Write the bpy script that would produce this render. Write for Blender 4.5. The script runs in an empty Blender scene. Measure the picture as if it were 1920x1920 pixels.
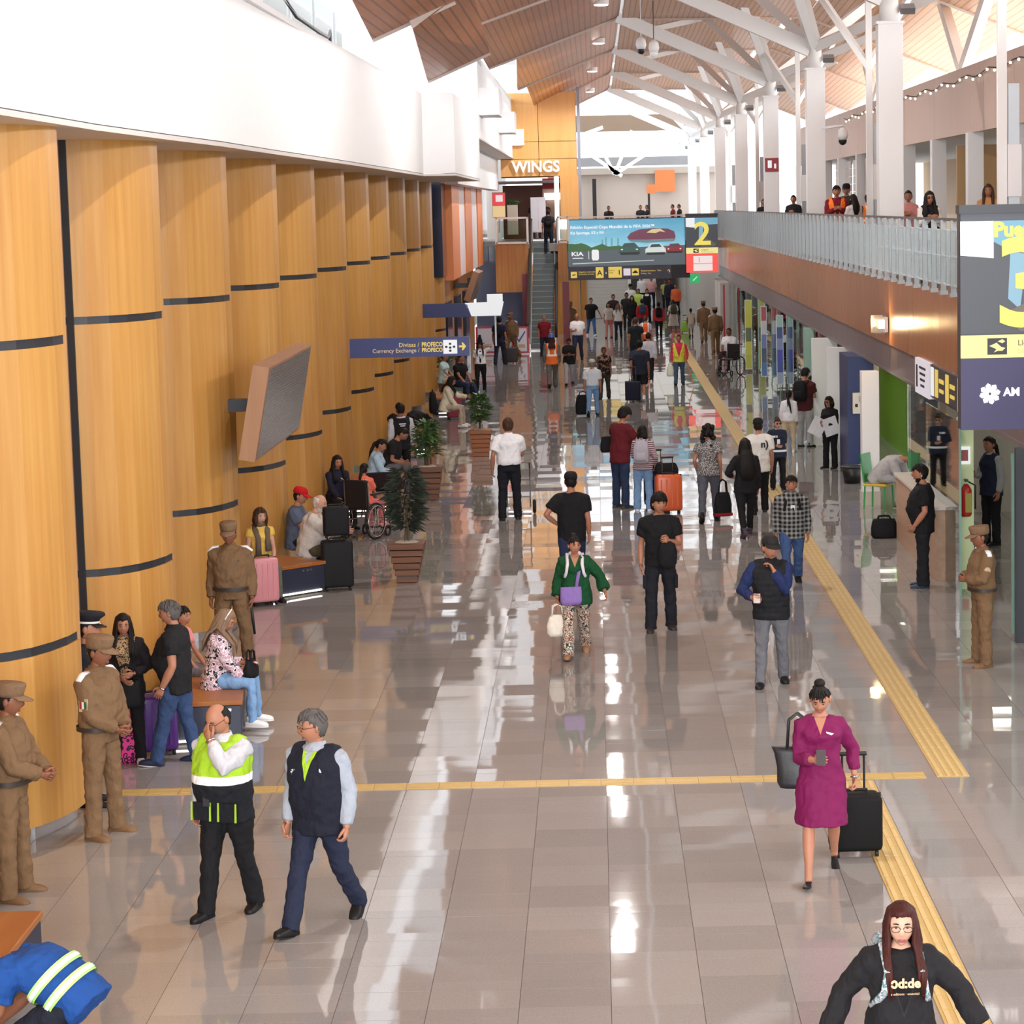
import bpy, bmesh, math, random
import numpy as np
from mathutils import Vector as V, Matrix as M
rnd = random.Random(7)
sc = bpy.context.scene
COL = sc.collection
PI = math.pi
# ---------------------------------------------------------------- camera
FPX, PPX, PPY, ROLL, EYE, VPY = 4700., 1126., 960., .022, 5.3, 386.
TH = math.atan((PPY - VPY) / FPX)
FW = V((0, math.cos(TH), -math.sin(TH))); U0 = V((0, math.sin(TH), math.cos(TH))); X0 = V((1, 0, 0))
CR = X0 * math.cos(ROLL) - U0 * math.sin(ROLL); CU = X0 * math.sin(ROLL) + U0 * math.cos(ROLL)
EYEP = V((0, 0, EYE))
cam = bpy.data.cameras.new('camera'); camo = bpy.data.objects.new('camera', cam); COL.objects.link(camo)
camo.matrix_world = M(((CR.x, CU.x, -FW.x, 0), (CR.y, CU.y, -FW.y, 0), (CR.z, CU.z, -FW.z, EYE), (0, 0, 0, 1)))
cam.sensor_width = 36; cam.lens = FPX / 1920 * 36; cam.shift_x = (960 - PPX) / 1920; cam.clip_end = 600
sc.camera = camo
def ray(x, y): return FW + CR * ((x - PPX) / FPX) + CU * ((PPY - y) / FPX)
def fl(x, y, z=0.):                       # the point at height z seen at a pixel of the photograph
    d = ray(x, y); return EYEP + d * ((z - EYE) / d.z)
def at(x, y, Y):                          # the point at depth Y
    d = ray(x, y); return EYEP + d * (Y / d.y)
# ---------------------------------------------------------------- world and light
w = bpy.data.worlds.new('sky'); sc.world = w; w.use_nodes = True
bg = w.node_tree.nodes['Background']; bg.inputs[0].default_value = (.93, .96, 1, 1); bg.inputs[1].default_value = 1.7
vs = sc.view_settings; vs.view_transform = 'Standard'; vs.look = 'None'; vs.exposure = 0.18; vs.gamma = 1; vs.use_curve_mapping = False
cy = sc.cycles
cy.max_bounces = 7; cy.diffuse_bounces = 3; cy.glossy_bounces = 3; cy.transmission_bounces = 5; cy.transparent_max_bounces = 8
cy.caustics_reflective = False; cy.caustics_refractive = False; cy.sample_clamp_indirect = 6
def area(name, loc, rot, sx, sy, power, col=(1, 1, 1)):
    l = bpy.data.lights.new(name, 'AREA'); l.shape = 'RECTANGLE'; l.size = sx; l.size_y = sy; l.energy = power; l.color = col
    o = bpy.data.objects.new(name, l); o.location = loc; o.rotation_euler = rot; COL.objects.link(o); return o
# daylight behind the clerestory glass on the left, over the shops on the right, plus added fill lamps under the bridge and behind the viewer
area('clerestory_daylight', (-8.6, 66, 10.2), (0, math.radians(-78), 0), 4.0, 110, 5600, (.97, .985, 1))
area('rooflight_daylight', (11.4, 62, 9.55), (0, math.radians(84), 0), 2.4, 110, 10500, (1, .995, .98))
area('bridge_fill', (1.0, 128, 3.5), (0, 0, 0), 7, 56, 750, (1, .97, .92))  # added lamp that lifts the dark hall under the bridge
area('front_fill', (0.2, -6, 7.0), (math.radians(78), 0, 0), 12, 7, 6000, (.97, .985, 1))  # added fill for surfaces facing the viewer; no glazing stands there
# ---------------------------------------------------------------- materials
MATS = {}
def lin(c):                               # sRGB 0-255 to linear
    return tuple(((v / 255) / 12.92 if v / 255 <= .04045 else ((v / 255 + .055) / 1.055) ** 2.4) for v in c)
class NT:
    def __init__(s, name):
        s.m = bpy.data.materials.new(name); s.m.use_nodes = True; s.t = s.m.node_tree; s.n = s.t.nodes; s.l = s.t.links
        s.p = s.n['Principled BSDF']
    def node(s, typ, **k):
        n = s.n.new(typ)
        for a, b in k.items(): setattr(n, a, b)
        return n
    def lk(s, a, b): s.l.new(a, b)
    def val(s, sock, v):
        if hasattr(v, 'is_output'): s.l.new(v, sock)
        else: sock.default_value = v
    def math(s, op, a, b=0., c=0.):
        n = s.node('ShaderNodeMath', operation=op)
        for i, v in enumerate((a, b, c)): s.val(n.inputs[i], v)
        return n.outputs[0]
    def mix(s, f, a, b):
        n = s.node('ShaderNodeMix', data_type='RGBA'); s.val(n.inputs[0], f)
        for i, v in ((6, a), (7, b)): s.val(n.inputs[i], v if hasattr(v, 'is_output') else (*v[:3], 1))
        return n.outputs[2]
    def obj(s): return s.node('ShaderNodeTexCoord').outputs['Object']
    def xyz(s, v):
        n = s.node('ShaderNodeSeparateXYZ'); s.lk(v, n.inputs[0]); return n.outputs
    def scale(s, v, k):
        n = s.node('ShaderNodeVectorMath', operation='MULTIPLY'); s.lk(v, n.inputs[0]); n.inputs[1].default_value = k; return n.outputs[0]
    def noise(s, v, sc_, det=3., rough=.5):
        n = s.node('ShaderNodeTexNoise'); s.lk(v, n.inputs['Vector']); n.inputs['Scale'].default_value = sc_; n.inputs['Detail'].default_value = det
        n.inputs['Roughness'].default_value = rough; return n.outputs[0]
    def ramp(s, f, stops, const=False):
        n = s.node('ShaderNodeValToRGB'); s.lk(f, n.inputs[0]); r = n.color_ramp
        if const: r.interpolation = 'CONSTANT'
        while len(r.elements) < len(stops): r.elements.new(.5)
        for e, (p_, c_) in zip(r.elements, stops): e.position = p_; e.color = (*c_[:3], 1)
        return n.outputs[0]
    def bump(s, h, st, dist=.01):
        n = s.node('ShaderNodeBump'); s.lk(h, n.inputs['Height']); n.inputs['Strength'].default_value = st; n.inputs['Distance'].default_value = dist
        s.lk(n.outputs[0], s.p.inputs['Normal'])
    def set(s, col=None, rough=.5, metal=0., spec=.5, **k):
        if col is not None: s.val(s.p.inputs['Base Color'], col if hasattr(col, 'is_output') else (*col[:3], 1))
        s.val(s.p.inputs['Roughness'], rough); s.p.inputs['Metallic'].default_value = metal; s.p.inputs['Specular IOR Level'].default_value = spec
        for a, b in k.items(): s.val(s.p.inputs[a.replace('_', ' ')], b)
        return s.m
def mat(name, col, rough=.5, metal=0., spec=.5, var=.06, nscale=3., bump=0., bscale=40., stretch=None):
    """plain painted or solid surface with slight tone variation"""
    if name in MATS: return MATS[name]
    t = NT(name); c = lin(col); v = t.obj()
    if stretch: v = t.scale(v, stretch)
    f = t.noise(v, nscale, 4)
    a = tuple(x * (1 - var) for x in c); b = tuple(min(1, x * (1 + var)) for x in c)
    m = t.set(t.mix(f, a, b), rough, metal, spec)
    if bump: t.bump(t.noise(v, bscale, 3), bump)
    MATS[name] = m; return m
def glow(name, col, st):
    if name in MATS: return MATS[name]
    t = NT(name); c = lin(col)
    st = .68 if .3 <= st <= .95 else st; m = t.set(tuple(q * .2 for q in c), .4); t.p.inputs['Emission Color'].default_value = (*c, 1); t.p.inputs['Emission Strength'].default_value = st
    MATS[name] = m; return m
def wood(name, c1, c2, rough=.4, scale=1.2, axis='z', spec=.4, band=0., coat=0.):
    """veneer: long grain along one axis, optional fine slat lines"""
    if name in MATS: return MATS[name]
    t = NT(name); v = t.obj()
    k = {'z': (9, 9, .35), 'y': (9, .35, 9), 'x': (.35, 9, 9)}[axis]
    n1 = t.noise(t.scale(v, k), scale, 5, .6); n2 = t.noise(v, .7, 2)
    f = t.math('ADD', t.math('MULTIPLY', n1, .75), t.math('MULTIPLY', n2, .25))
    col = t.ramp(f, [(.32, lin(c1)), (.68, lin(c2))])
    if band:
        x = t.xyz(v)[1 if axis != 'y' else 0]
        s_ = t.math('FRACT', t.math('MULTIPLY', x, 1 / band)); g = t.math('LESS_THAN', s_, .22)
        col = t.mix(g, col, tuple(q * .55 for q in lin(c1)))
    m = t.set(col, rough, 0, spec)
    if coat: t.p.inputs['Coat Weight'].default_value = coat; t.p.inputs['Coat Roughness'].default_value = .06
    MATS[name] = m; return m
def glass(name, tint=(235, 245, 240), alpha=.18, rough=.02):
    """thin architectural glazing: mostly see-through, mirror-like at a slant"""
    if name in MATS: return MATS[name]
    t = NT(name); n = t.n; out = n['Material Output']
    tr = t.node('ShaderNodeBsdfTransparent'); tr.inputs[0].default_value = (*lin(tint), 1)
    gl = t.node('ShaderNodeBsdfGlossy'); gl.inputs['Roughness'].default_value = rough; gl.inputs[0].default_value = (.9, .95, .93, 1)
    fr = t.node('ShaderNodeFresnel'); fr.inputs[0].default_value = 1.5
    mx = t.node('ShaderNodeMixShader'); f = t.math('ADD', fr.outputs[0], alpha * .2)
    t.lk(f, mx.inputs[0]); t.lk(tr.outputs[0], mx.inputs[1]); t.lk(gl.outputs[0], mx.inputs[2]); t.lk(mx.outputs[0], out.inputs[0])
    MATS[name] = t.m; return t.m
WHITE = mat('white_paint', (243, 243, 245), .55, var=.02)
STEELW = mat('white_steel', (240, 240, 240), .35, var=.02)
GREYM = mat('grey_metal', (150, 152, 155), .35, .7)
CHROME = mat('chrome', (200, 202, 205), .12, 1., var=.02)
BLACK = mat('black_plastic', (22, 22, 24), .45)
DARK = mat('dark_frame', (38, 42, 50), .4)
NAVY = mat('navy_panel', (40, 46, 66), .45)
RUBBER = mat('rubber', (18, 18, 18), .7)
# ---------------------------------------------------------------- mesh helpers
class MB:
    def __init__(s): s.v = []; s.f = []; s.m = []
    def add(s, vs_, fs, mi=0):
        o = len(s.v); s.v += [tuple(q) for q in vs_]; s.f += [tuple(i + o for i in f) for f in fs]; s.m += [mi] * len(fs); return s
    def box(s, c, d, mi=0, rz=0., R=None, taper=1.):
        x, y, z = d[0] / 2, d[1] / 2, d[2] / 2
        P = [V((i * x * (taper if k < 0 else 1), j * y * (taper if k < 0 else 1), k * z)) for k in (-1, 1) for j in (-1, 1) for i in (-1, 1)]
        if R is None: R = M.Rotation(rz, 3, 'Z')
        return s.add([R @ p + V(c) for p in P], [(0, 2, 3, 1), (4, 5, 7, 6), (0, 1, 5, 4), (2, 6, 7, 3), (0, 4, 6, 2), (1, 3, 7, 5)], mi)
    def bar(s, a, b, wx, wz, mi=0, up=(0, 0, 1)):
        a, b = V(a), V(b); d = b - a; L = d.length; y = d / L; x = y.cross(V(up))
        if x.length < 1e-4: x = y.cross(V((1, 0, 0)))
        x.normalize(); z = x.cross(y); R = M((x, y, z)).transposed()
        return s.box((a + b) / 2, (wx, L, wz), mi, R=R)
    def tube(s, pts, r, n=8, mi=0, cap=True, up=None, flat=None):
        """swept round section; r one number or one per point; flat = aspect of the section"""
        pts = [V(p) for p in pts]; k = len(pts); rs = [r] * k if not hasattr(r, '__len__') else list(r)
        vs_ = []; last = None
        for i, p in enumerate(pts):
            d = (pts[min(i + 1, k - 1)] - pts[max(i - 1, 0)]).normalized()
            if last is None:
                u = V(up) if up else (V((0, 0, 1)) if abs(d.z) < .9 else V((1, 0, 0)))
            else: u = last
            x = d.cross(u)
            if x.length < 1e-5: x = d.orthogonal()
            x.normalize(); u = x.cross(d); last = u
            rx, ry = (rs[i], rs[i] * (flat or 1)) if not hasattr(rs[i], '__len__') else rs[i]
            for j in range(n):
                t = 2 * PI * j / n; vs_.append(p + x * (rx * math.cos(t)) + u * (ry * math.sin(t)))
        fs = [(i * n + j, i * n + (j + 1) % n, (i + 1) * n + (j + 1) % n, (i + 1) * n + j) for i in range(k - 1) for j in range(n)]
        if cap: fs += [tuple(range(n))[::-1], tuple((k - 1) * n + j for j in range(n))]
        return s.add(vs_, fs, mi)
    def rings(s, R, mi=0, cap=True):
        n = len(R[0]); k = len(R); fs = [(i * n + j, i * n + (j + 1) % n, (i + 1) * n + (j + 1) % n, (i + 1) * n + j) for i in range(k - 1) for j in range(n)]
        if cap: fs += [tuple(range(n))[::-1], tuple((k - 1) * n + j for j in range(n))]
        return s.add([p for r in R for p in r], fs, mi)
    def ball(s, c, r, n=10, m=7, mi=0, R=None):
        rr = (r, r, r) if not hasattr(r, '__len__') else r; R = R or M.Identity(3); c = V(c)
        P = [c + R @ V((0, 0, -rr[2]))]
        for i in range(1, m):
            a = -PI / 2 + PI * i / m
            for j in range(n): b = 2 * PI * j / n; P.append(c + R @ V((rr[0] * math.cos(a) * math.cos(b), rr[1] * math.cos(a) * math.sin(b), rr[2] * math.sin(a))))
        P.append(c + R @ V((0, 0, rr[2])))
        fs = [(0, 1 + (j + 1) % n, 1 + j) for j in range(n)]
        for i in range(m - 2): fs += [(1 + i * n + j, 1 + i * n + (j + 1) % n, 1 + (i + 1) * n + (j + 1) % n, 1 + (i + 1) * n + j) for j in range(n)]
        b0 = 1 + (m - 2) * n; fs += [(b0 + j, b0 + (j + 1) % n, len(P) - 1) for j in range(n)]
        return s.add(P, fs, mi)
    def prism(s, poly, O, ax, ay, depth, mi=0):
        """flat outline (list of 2D points) in the plane O + x*ax + y*ay, given real thickness"""
        O, ax, ay = V(O), V(ax), V(ay); nz = ax.cross(ay).normalized() * depth; n = len(poly)
        A = [O + ax * p[0] + ay * p[1] for p in poly]; B = [p + nz for p in A]
        return s.add(A + B, [tuple(range(n))[::-1], tuple(range(n, 2 * n))] + [(i, (i + 1) % n, (i + 1) % n + n, i + n) for i in range(n)], mi)
    def wheel(s, c, r, t, axis=(1, 0, 0), n=20, mi=0):
        c = V(c); a = V(axis).normalized(); e = a.orthogonal().normalized(); g = a.cross(e)
        return s.tube([c + (e * math.cos(q) + g * math.sin(q)) * r for q in [2 * PI * i / n for i in range(n + 1)]], t, 6, mi, False)
    def mesh(s, name, mats, smooth=False):
        me = bpy.data.meshes.new(name); me.from_pydata(s.v, [], s.f)
        for m in (mats if isinstance(mats, (list, tuple)) else [mats]): me.materials.append(m)
        if max(s.m, default=0) > 0: me.polygons.foreach_set('material_index', s.m)
        if smooth: me.polygons.foreach_set('use_smooth', [True] * len(me.polygons))
        me.update(); return me
    def build(s, name, mats, parent=None, smooth=False, bevel=0., seg=2, loc=None, rot=None):
        o = bpy.data.objects.new(name, s.mesh(name, mats, smooth)); COL.objects.link(o)
        if parent: o.parent = parent
        if loc is not None: o.location = loc
        if rot is not None: o.rotation_euler = rot
        if bevel:
            b = o.modifiers.new('bevel', 'BEVEL'); b.width = bevel; b.segments = seg; b.limit_method = 'ANGLE'
        return o
def tag(o, label=None, cat=None, group=None, kind=None):
    for k, v_ in (('label', label), ('category', cat), ('group', group), ('kind', kind)):
        if v_: o[k] = v_
    return o
def thing(name, label, cat, loc=(0, 0, 0), rz=0., group=None):
    o = bpy.data.objects.new(name, None); o.empty_display_size = .1; COL.objects.link(o); o.location = loc; o.rotation_euler = (0, 0, rz)
    return tag(o, label, cat, group)
def struct(name, loc=(0, 0, 0)):
    o = bpy.data.objects.new(name, None); o.empty_display_size = .1; COL.objects.link(o); o.location = loc; o['kind'] = 'structure'; return o
def inst(name, me, parent, loc, rot=(0, 0, 0), scl=None):
    o = bpy.data.objects.new(name, me); COL.objects.link(o); o.parent = parent; o.location = loc; o.rotation_euler = rot
    if scl: o.scale = scl
    return o
def dup(root, loc, rz, label=None):
    def cp(o, par):
        c = o.copy(); COL.objects.link(c)
        if par: c.parent = par
        for ch in o.children: cp(ch, c)
        return c
    r = cp(root, None); r.location = loc; r.rotation_euler = (0, 0, rz)
    if label: r['label'] = label
    return r
def text(body, size, m, parent, loc, rot=(PI / 2, 0, 0), align='LEFT', ext=.003, name='lettering', sx=1., bold=0.):
    c = bpy.data.curves.new(name, 'FONT'); c.body = body; c.size = size; c.align_x = align; c.extrude = ext; c.resolution_u = 3; c.offset = bold
    c.materials.append(m); t0 = bpy.data.objects.new(name, c); COL.objects.link(t0); bpy.context.view_layer.update(); me = bpy.data.meshes.new_from_object(t0); bpy.data.objects.remove(t0); o = bpy.data.objects.new(name, me); COL.objects.link(o); o.parent = parent; o.location = loc; o.rotation_euler = rot
    o.scale = (sx, 1, 1); return o
def ell(cx, cy_, rx, ry, n=20, a0=0, a1=2 * PI): return [(cx + rx * math.cos(a0 + (a1 - a0) * i / n), cy_ + ry * math.sin(a0 + (a1 - a0) * i / n)) for i in range(n if a1 - a0 > 6.28 else n + 1)]
# ================================================================ the setting
# ---- floor: polished porcelain tiles, 0.615 x 0.6 m
def floor_material():
    t = NT('polished_tile'); v = t.node('ShaderNodeNewGeometry').outputs['Position']
    s1 = t.noise(v, 60, 2, .7); s2 = t.noise(v, .6, 3)
    cell = t.node('ShaderNodeVectorMath', operation='FLOOR'); t.lk(t.scale(v, (1 / .615, 1 / .6, 0)), cell.inputs[0])
    wn = t.node('ShaderNodeTexWhiteNoise'); t.lk(cell.outputs[0], wn.inputs['Vector'])
    f = t.math('ADD', t.math('MULTIPLY', s1, .5), t.math('ADD', t.math('MULTIPLY', wn.outputs[0], .25), t.math('MULTIPLY', s2, .25)))
    col = t.ramp(f, [(.25, lin((134, 131, 129))), (.75, lin((163, 159, 156)))])
    t.set(col, t.math('ADD', .02, t.math('MULTIPLY', t.noise(v, .35, 3), .035)), 0, .58)
    # every tile lies a hair out of true, so mirrored things break at the joints
    cv = t.node('ShaderNodeVectorMath', operation='SUBTRACT'); t.lk(wn.outputs['Color'], cv.inputs[0]); cv.inputs[1].default_value = (.5, .5, .5)
    k = t.scale(cv.outputs[0], (.009, .013, 0)); g = t.node('ShaderNodeNewGeometry').outputs['Normal']
    ad = t.node('ShaderNodeVectorMath', operation='ADD'); t.lk(g, ad.inputs[0]); t.lk(k, ad.inputs[1])
    b = t.node('ShaderNodeBump'); b.inputs['Strength'].default_value = .03; b.inputs['Distance'].default_value = .02
    t.lk(t.noise(v, 2.2, 1), b.inputs['Height']); t.lk(ad.outputs[0], b.inputs['Normal']); t.lk(b.outputs[0], t.p.inputs['Normal'])
    return t.m
TILE = floor_material()
GROUT = mat('grout', (88, 80, 75), .8)
floor = MB().box((1.2, 75, -.1525), (15.6, 190, .3)).build('floor', GROUT); floor['kind'] = 'structure'
TX, TY = .615, .6
tile_me = MB().box((0, 0, -.004), (TX - .004, TY - .004, .012)).mesh('tile', TILE)
cells = []
for j in range(-4, 46):
    for i in range(-8, 10):
        x, y = (i + .5) * TX, 16.0 + (j + .5) * TY
        if -4.9 < x < 5.9 and abs(x / y * 4700 - 153) < 1080 and y > 14.9: cells.append((y * y + x * x, i, j, x, y))
cells.sort(); rest = MB(); taken = set()
for n, (d, i, j, x, y) in enumerate(cells):
    taken.add((i, j)); rx, ry = rnd.uniform(-.0016, .0016), rnd.uniform(-.001, .001)
    if n < 300: inst('tile', tile_me, floor, (x, y, 0), (rx, ry, 0))
    else:
        R = M.Rotation(rx, 3, 'X') @ M.Rotation(ry, 3, 'Y'); rest.box((x, y, -.004), (TX - .004, TY - .004, .012), R=R)
for j in range(-40, 260):                       # the rows too far off to tell tile from tile
    y = 16.0 + (j + .5) * TY
    for i in range(-9, 12):
        if (i, j) not in taken and not (-4.9 < (i + .5) * TX < 5.9 and 15 < y < 20 and abs((i + .5) * TX / y * 4700 - 153) < 1080):
            rest.box(((i + .5) * TX, y, -.004), (TX - .004, TY - .004, .012))
tag(rest.build('tile_field', TILE, floor), kind='stuff')
# ---- yellow tactile guide strips let into the floor
YEL = mat('guide_yellow', (190, 160, 96), .5, var=.05); YELP = mat('guide_yellow_pale', (204, 178, 122), .5, var=.05)
gl = MB().box((0, 0, .003), (.30, .296, .008))
for k in range(4): gl.box((-.111 + k * .074, 0, .0085), (.034, .27, .006), 1)
glm = gl.mesh('guide_tile', [YEL, YELP])
gt = MB().box((0, 0, .003), (.296, .24, .008)).box((0, -.06, .0085), (.27, .03, .005), 1).box((0, .06, .0085), (.27, .03, .005), 1).mesh('guide_tile', [YEL, YEL])
n = 0; y = 13.4
while y < 22.5: inst('guide_tile', glm, floor, (2.30, y, .002)); y += .3
x = -4.55
while x < 2.9: inst('guide_tile', gt, floor, (x + .15, 22.73, .002)); x += .3
y = 22.8; far = MB()
while y < 100:
    if y < 62: inst('guide_tile', glm, floor, (3.20, y, .002))
    else: far.box((3.2, y, .005), (.3, .296, .008))
    y += .3
tag(far.build('guide_strip', YEL, floor), kind='stuff')
# ---- left wall: twelve bulging wood-clad columns with dark joints, over bright metal feet
CW = wood('honey_veneer', (184, 130, 62), (204, 156, 88), .36, spec=.35)
CWE = wood('honey_edge', (182, 136, 96), (192, 148, 108), .45)
PROF = [(-6.1, -.80), (-5.75, -.86), (-5.45, -.85), (-5.2, -.77), (-5.0, -.63), (-4.85, -.43), (-4.74, -.17), (-4.66, .13), (-4.63, .42)]
wall_left = struct('wall_left')
def colsheet(z0, z1, off=0.):
    m = MB(); k = len(PROF); P = [(x + off * (.3 + .7 * i / k), y - off * (1 - i / k)) for i, (x, y) in enumerate(PROF)]
    for z in (z0, z1):
        for x, y in P: m.v.append((x, y, z))
        for x, y in P: m.v.append((x - .05, y + .05, z))
    for i in range(k - 1):
        m.f += [(i, i + 1, i + 1 + 2 * k, i + 2 * k), (i + k + 1, i + k, i + 3 * k, i + 1 + 3 * k), (i + 2 * k, i + 1 + 2 * k, i + 1 + 3 * k, i + 3 * k), (i + 1, i, i + k, i + k + 1)]
    m.f += [(k - 1, 2 * k - 1, 4 * k - 1, 3 * k - 1), (0, 2 * k, 3 * k, k)]; m.m = [0] * len(m.f)
    return m
def smooth_col(m, name, mt): return m.mesh(name, mt)
pan = [colsheet(a, b).mesh('panel', CW) for a, b in ((.13, 1.60), (1.68, 4.21), (4.29, 6.16))]
jnt = [colsheet(a, b, -.02).mesh('joint_band', DARK) for a, b in ((1.59, 1.69), (4.20, 4.30))]
edge = MB().box((-4.70, .50, 3.14), (.10, .14, 6.03)).mesh('edge_strip', CWE)
foot = colsheet(0, .13, -.10).mesh('metal_foot', mat('foot_steel', (214, 216, 220), .22, .75, var=.02))
for m_ in pan + jnt + [foot]: m_.polygons.foreach_set('use_smooth', [False] * len(m_.polygons))
slot = MB().box((-5.36, -.865, 3.2), (.07, .03, 6.0)).mesh('service_slot', DARK)
for i in range(-1, 12):
    y = 21.45 + 5.03 * i; c = bpy.data.objects.new('wood_column', None); COL.objects.link(c); c.parent = wall_left; c.location = (.0, y, 0)
    dx = (0, 0)[0]
    for m_ in pan: inst('panel', m_, c, (0, 0, 0))
    for m_ in jnt: inst('joint_band', m_, c, (0, 0, 0))
    inst('edge_strip', edge, c, (0, 0, 0)); inst('metal_foot', foot, c, (0, 0, 0))
    if i == 1: inst('service_slot', slot, c, (0, 0, 0))
MB().box((-6.15, 45, 3.1), (.2, 66, 6.3)).build('back_panel', CW, wall_left)
# ---- white upper wall with its soffit, following a shallow curve
WP = [(-4.46, 2), (-4.46, 19), (-4.5, 23), (-4.42, 26), (-4.3, 29.5), (-4.26, 33.5), (-4.12, 42), (-4.04, 50), (-3.97, 59.3), (-3.24, 59.5), (-3.25, 72.8)]
m = MB(); k = len(WP)
for z in (6.14, 8.0):
    m.v += [(x, y, z) for x, y in WP] + [(x - .35, y, z) if j < k - 2 else (x - .3, y + .3, z) for j, (x, y) in enumerate(WP)]
for i in range(k - 1): m.f += [(i, i + 1, i + 1 + 2 * k, i + 2 * k), (i + 2 * k, i + 1 + 2 * k, i + 1 + 3 * k, i + 3 * k), (i + k + 1, i + k, i + 3 * k, i + 3 * k + 1), (i + 1, i, i + k, i + k + 1)]
m.f += [(k - 1, 2 * k - 1, 4 * k - 1, 3 * k - 1), (0, 2 * k, 3 * k, k)]; m.m = [0] * len(m.f)
tag(m.build('wall_left_upper', WHITE), kind='structure')
m = MB(); sp = WP; m.v = [(x, y, 6.13) for x, y in sp] + [(-6.3, y, 6.13) for x, y in sp]
m.f = [(i + 1, i, i + k, i + k + 1) for i in range(k - 1)]; m.m = [0] * len(m.f)
SOF = mat('soffit_paint', (214, 208, 204), .6, var=.02)
sof = m.build('trim_1', SOF); sof['kind'] = 'structure'
sof.modifiers.new('thick', 'SOLIDIFY').thickness = -.05
# narrow ledge between the wall top and the clerestory glazing
MB().box((-6.4, 40, 7.96), (4.4, 78, .08)).build('ledge', WHITE, bpy.data.objects['wall_left_upper'])
win = struct('window_1')
for i in range(14): MB().box((-7.6, 3 + i * 5.6, 9.6), (.09, .07, 3.3)).build('mullion', STEELW, win)
MB().box((-7.6, 40, 9.6), (.02, 78, 3.2)).build('pane', glass('clear_glass', (250, 252, 255)), win)
# ---- beyond the columns: white wall blocks stepping along the roof edge
wl2 = struct('wall_left_far')
MB().box((-3.45, 89, 8.5), (.4, 32.6, 2.36)).build('upper_block', WHITE, wl2)
MB().box((-4.1, 88.5, 6.68), (.4, 31.4, 1.32)).build('lower_block', WHITE, wl2)
MB().box((-3.65, 89, 7.3), (.85, 32.6, .05)).build('soffit', SOF, wl2)
for Y, x1, z0, z1 in ((75.5, -2.67, 7.97, 8.75), (90.6, -2.70, 7.9, 8.62), (105.0, -2.77, 7.8, 8.45)):
    MB().box(((-3.3 + x1) / 2, Y - 1.2, (z0 + z1) / 2), (x1 + 3.3, 2.4, z1 - z0)).build('roof_edge_box', WHITE, wl2)
ORG = mat('orange_panel', (236, 140, 80), .5, var=.05); PALE = mat('pale_panel', (240, 230, 234), .6)
DGL = mat('dark_glazing', (36, 42, 62), .12, spec=.6)
BRW = wood('brown_veneer', (172, 112, 52), (196, 138, 70), .4)
MB().box((-4.75, 77.3, 4.7), (.3, 2.0, 2.9)).build('dark_glazing', DGL, wl2)
for y0, y1, mt, dx in ((78.3, 82.5, ORG, 0), (82.5, 86.6, PALE, -.04), (86.6, 91, ORG, 0), (91, 95.5, PALE, -.04), (95.5, 99.5, ORG, 0), (99.5, 106, DGL, -.1)):
    MB().box((-4.55 + dx, (y0 + y1) / 2, 4.6), (.3, y1 - y0 - .03, 3.0)).build('louver_panel', mt, wl2)
MB().box((-4.5, 92, 6.15), (.5, 28.5, .12)).build('louver_head', ORG, wl2)
for y0, y1 in ((77, 82), (82.05, 87), (87.05, 92), (92.05, 98)):
    MB().box((-4.85, (y0 + y1) / 2, 1.55), (.2, y1 - y0, 3.1)).build('wall_panel', BRW, wl2)
for y0 in (78.5, 84, 89.5): MB().box((-4.70, y0 + 1.3, 1.2), (.12, 2.6, 2.4)).build('dark_glazing', DGL, wl2)
# ---- right side: glossy brown fascia of upright boards, dark header below, upper deck
GB = wood('fascia_brown', (160, 100, 62), (178, 120, 78), .27, spec=.35)
HDR = mat('header_dark', (116, 104, 108), .35, var=.04)
wall_right = struct('wall_right'); deck_ = struct('floor_upper'); wru = struct('wall_right_upper')
fp = MB().box((0, 0, 0), (.05, .592, 1.10)).mesh('fascia_panel', GB)
hp = MB().box((0, 0, 0), (.05, 1.192, .49)).mesh('header_panel', HDR)
for i in range(130):
    y = 24 + .6 * (i + .5); inst('fascia_panel', fp, wall_right, (5.02, y, 3.385), (0, rnd.uniform(-.004, .004), rnd.uniform(-.006, .006)))
for i in range(65): inst('header_panel', hp, wall_right, (5.06, 24 + 1.2 * (i + .5), 2.585))
MB().box((7.3, 63, 3.86), (4.6, 80, .14)).build('upper_deck', mat('deck', (150, 146, 142), .4), deck_)
MB().box((5.2, 63, 2.36), (.35, 80, .05)).build('header_soffit', HDR, wall_right)
MB().box((7.6, 63, 2.9), (4.6, 80, .04)).build('shop_ceiling', mat('shop_ceiling', (225, 222, 215), .6), wall_right)
# upper storefront: brown fascia panels on white piers
UF = mat('upper_fascia', (200, 168, 152), .4, var=.05, nscale=1.4, stretch=(1, 3, .15))
for i in range(13): MB().box((8.55, 30 + 6 * i, 7.5), (.1, 5.97, 1.5)).build('upper_fascia_panel', UF, wru)
for i in range(14):
    MB().box((8.6, 30 + 6 * i - 3, 5.3), (.35, .4, 2.9)).build('shop_pier', WHITE, wru)
MB().box((13.5, 63, 5.35), (.1, 80, 3.0)).build('shop_back_wall', mat('shop_cream', (226, 200, 168), .6), wru)
MB().box((11.1, 63, 6.78), (5, 80, .06)).build('upper_shop_ceiling', mat('shop_ceiling', (225, 222, 215), .6), wru)
MB().box((11.1, 63, 3.86), (3.2, 80, .14)).build('upper_shop_floor', mat('deck', (150, 146, 142), .4), deck_)
SHUT = mat('roller_shutter', (205, 203, 200), .5)
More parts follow.
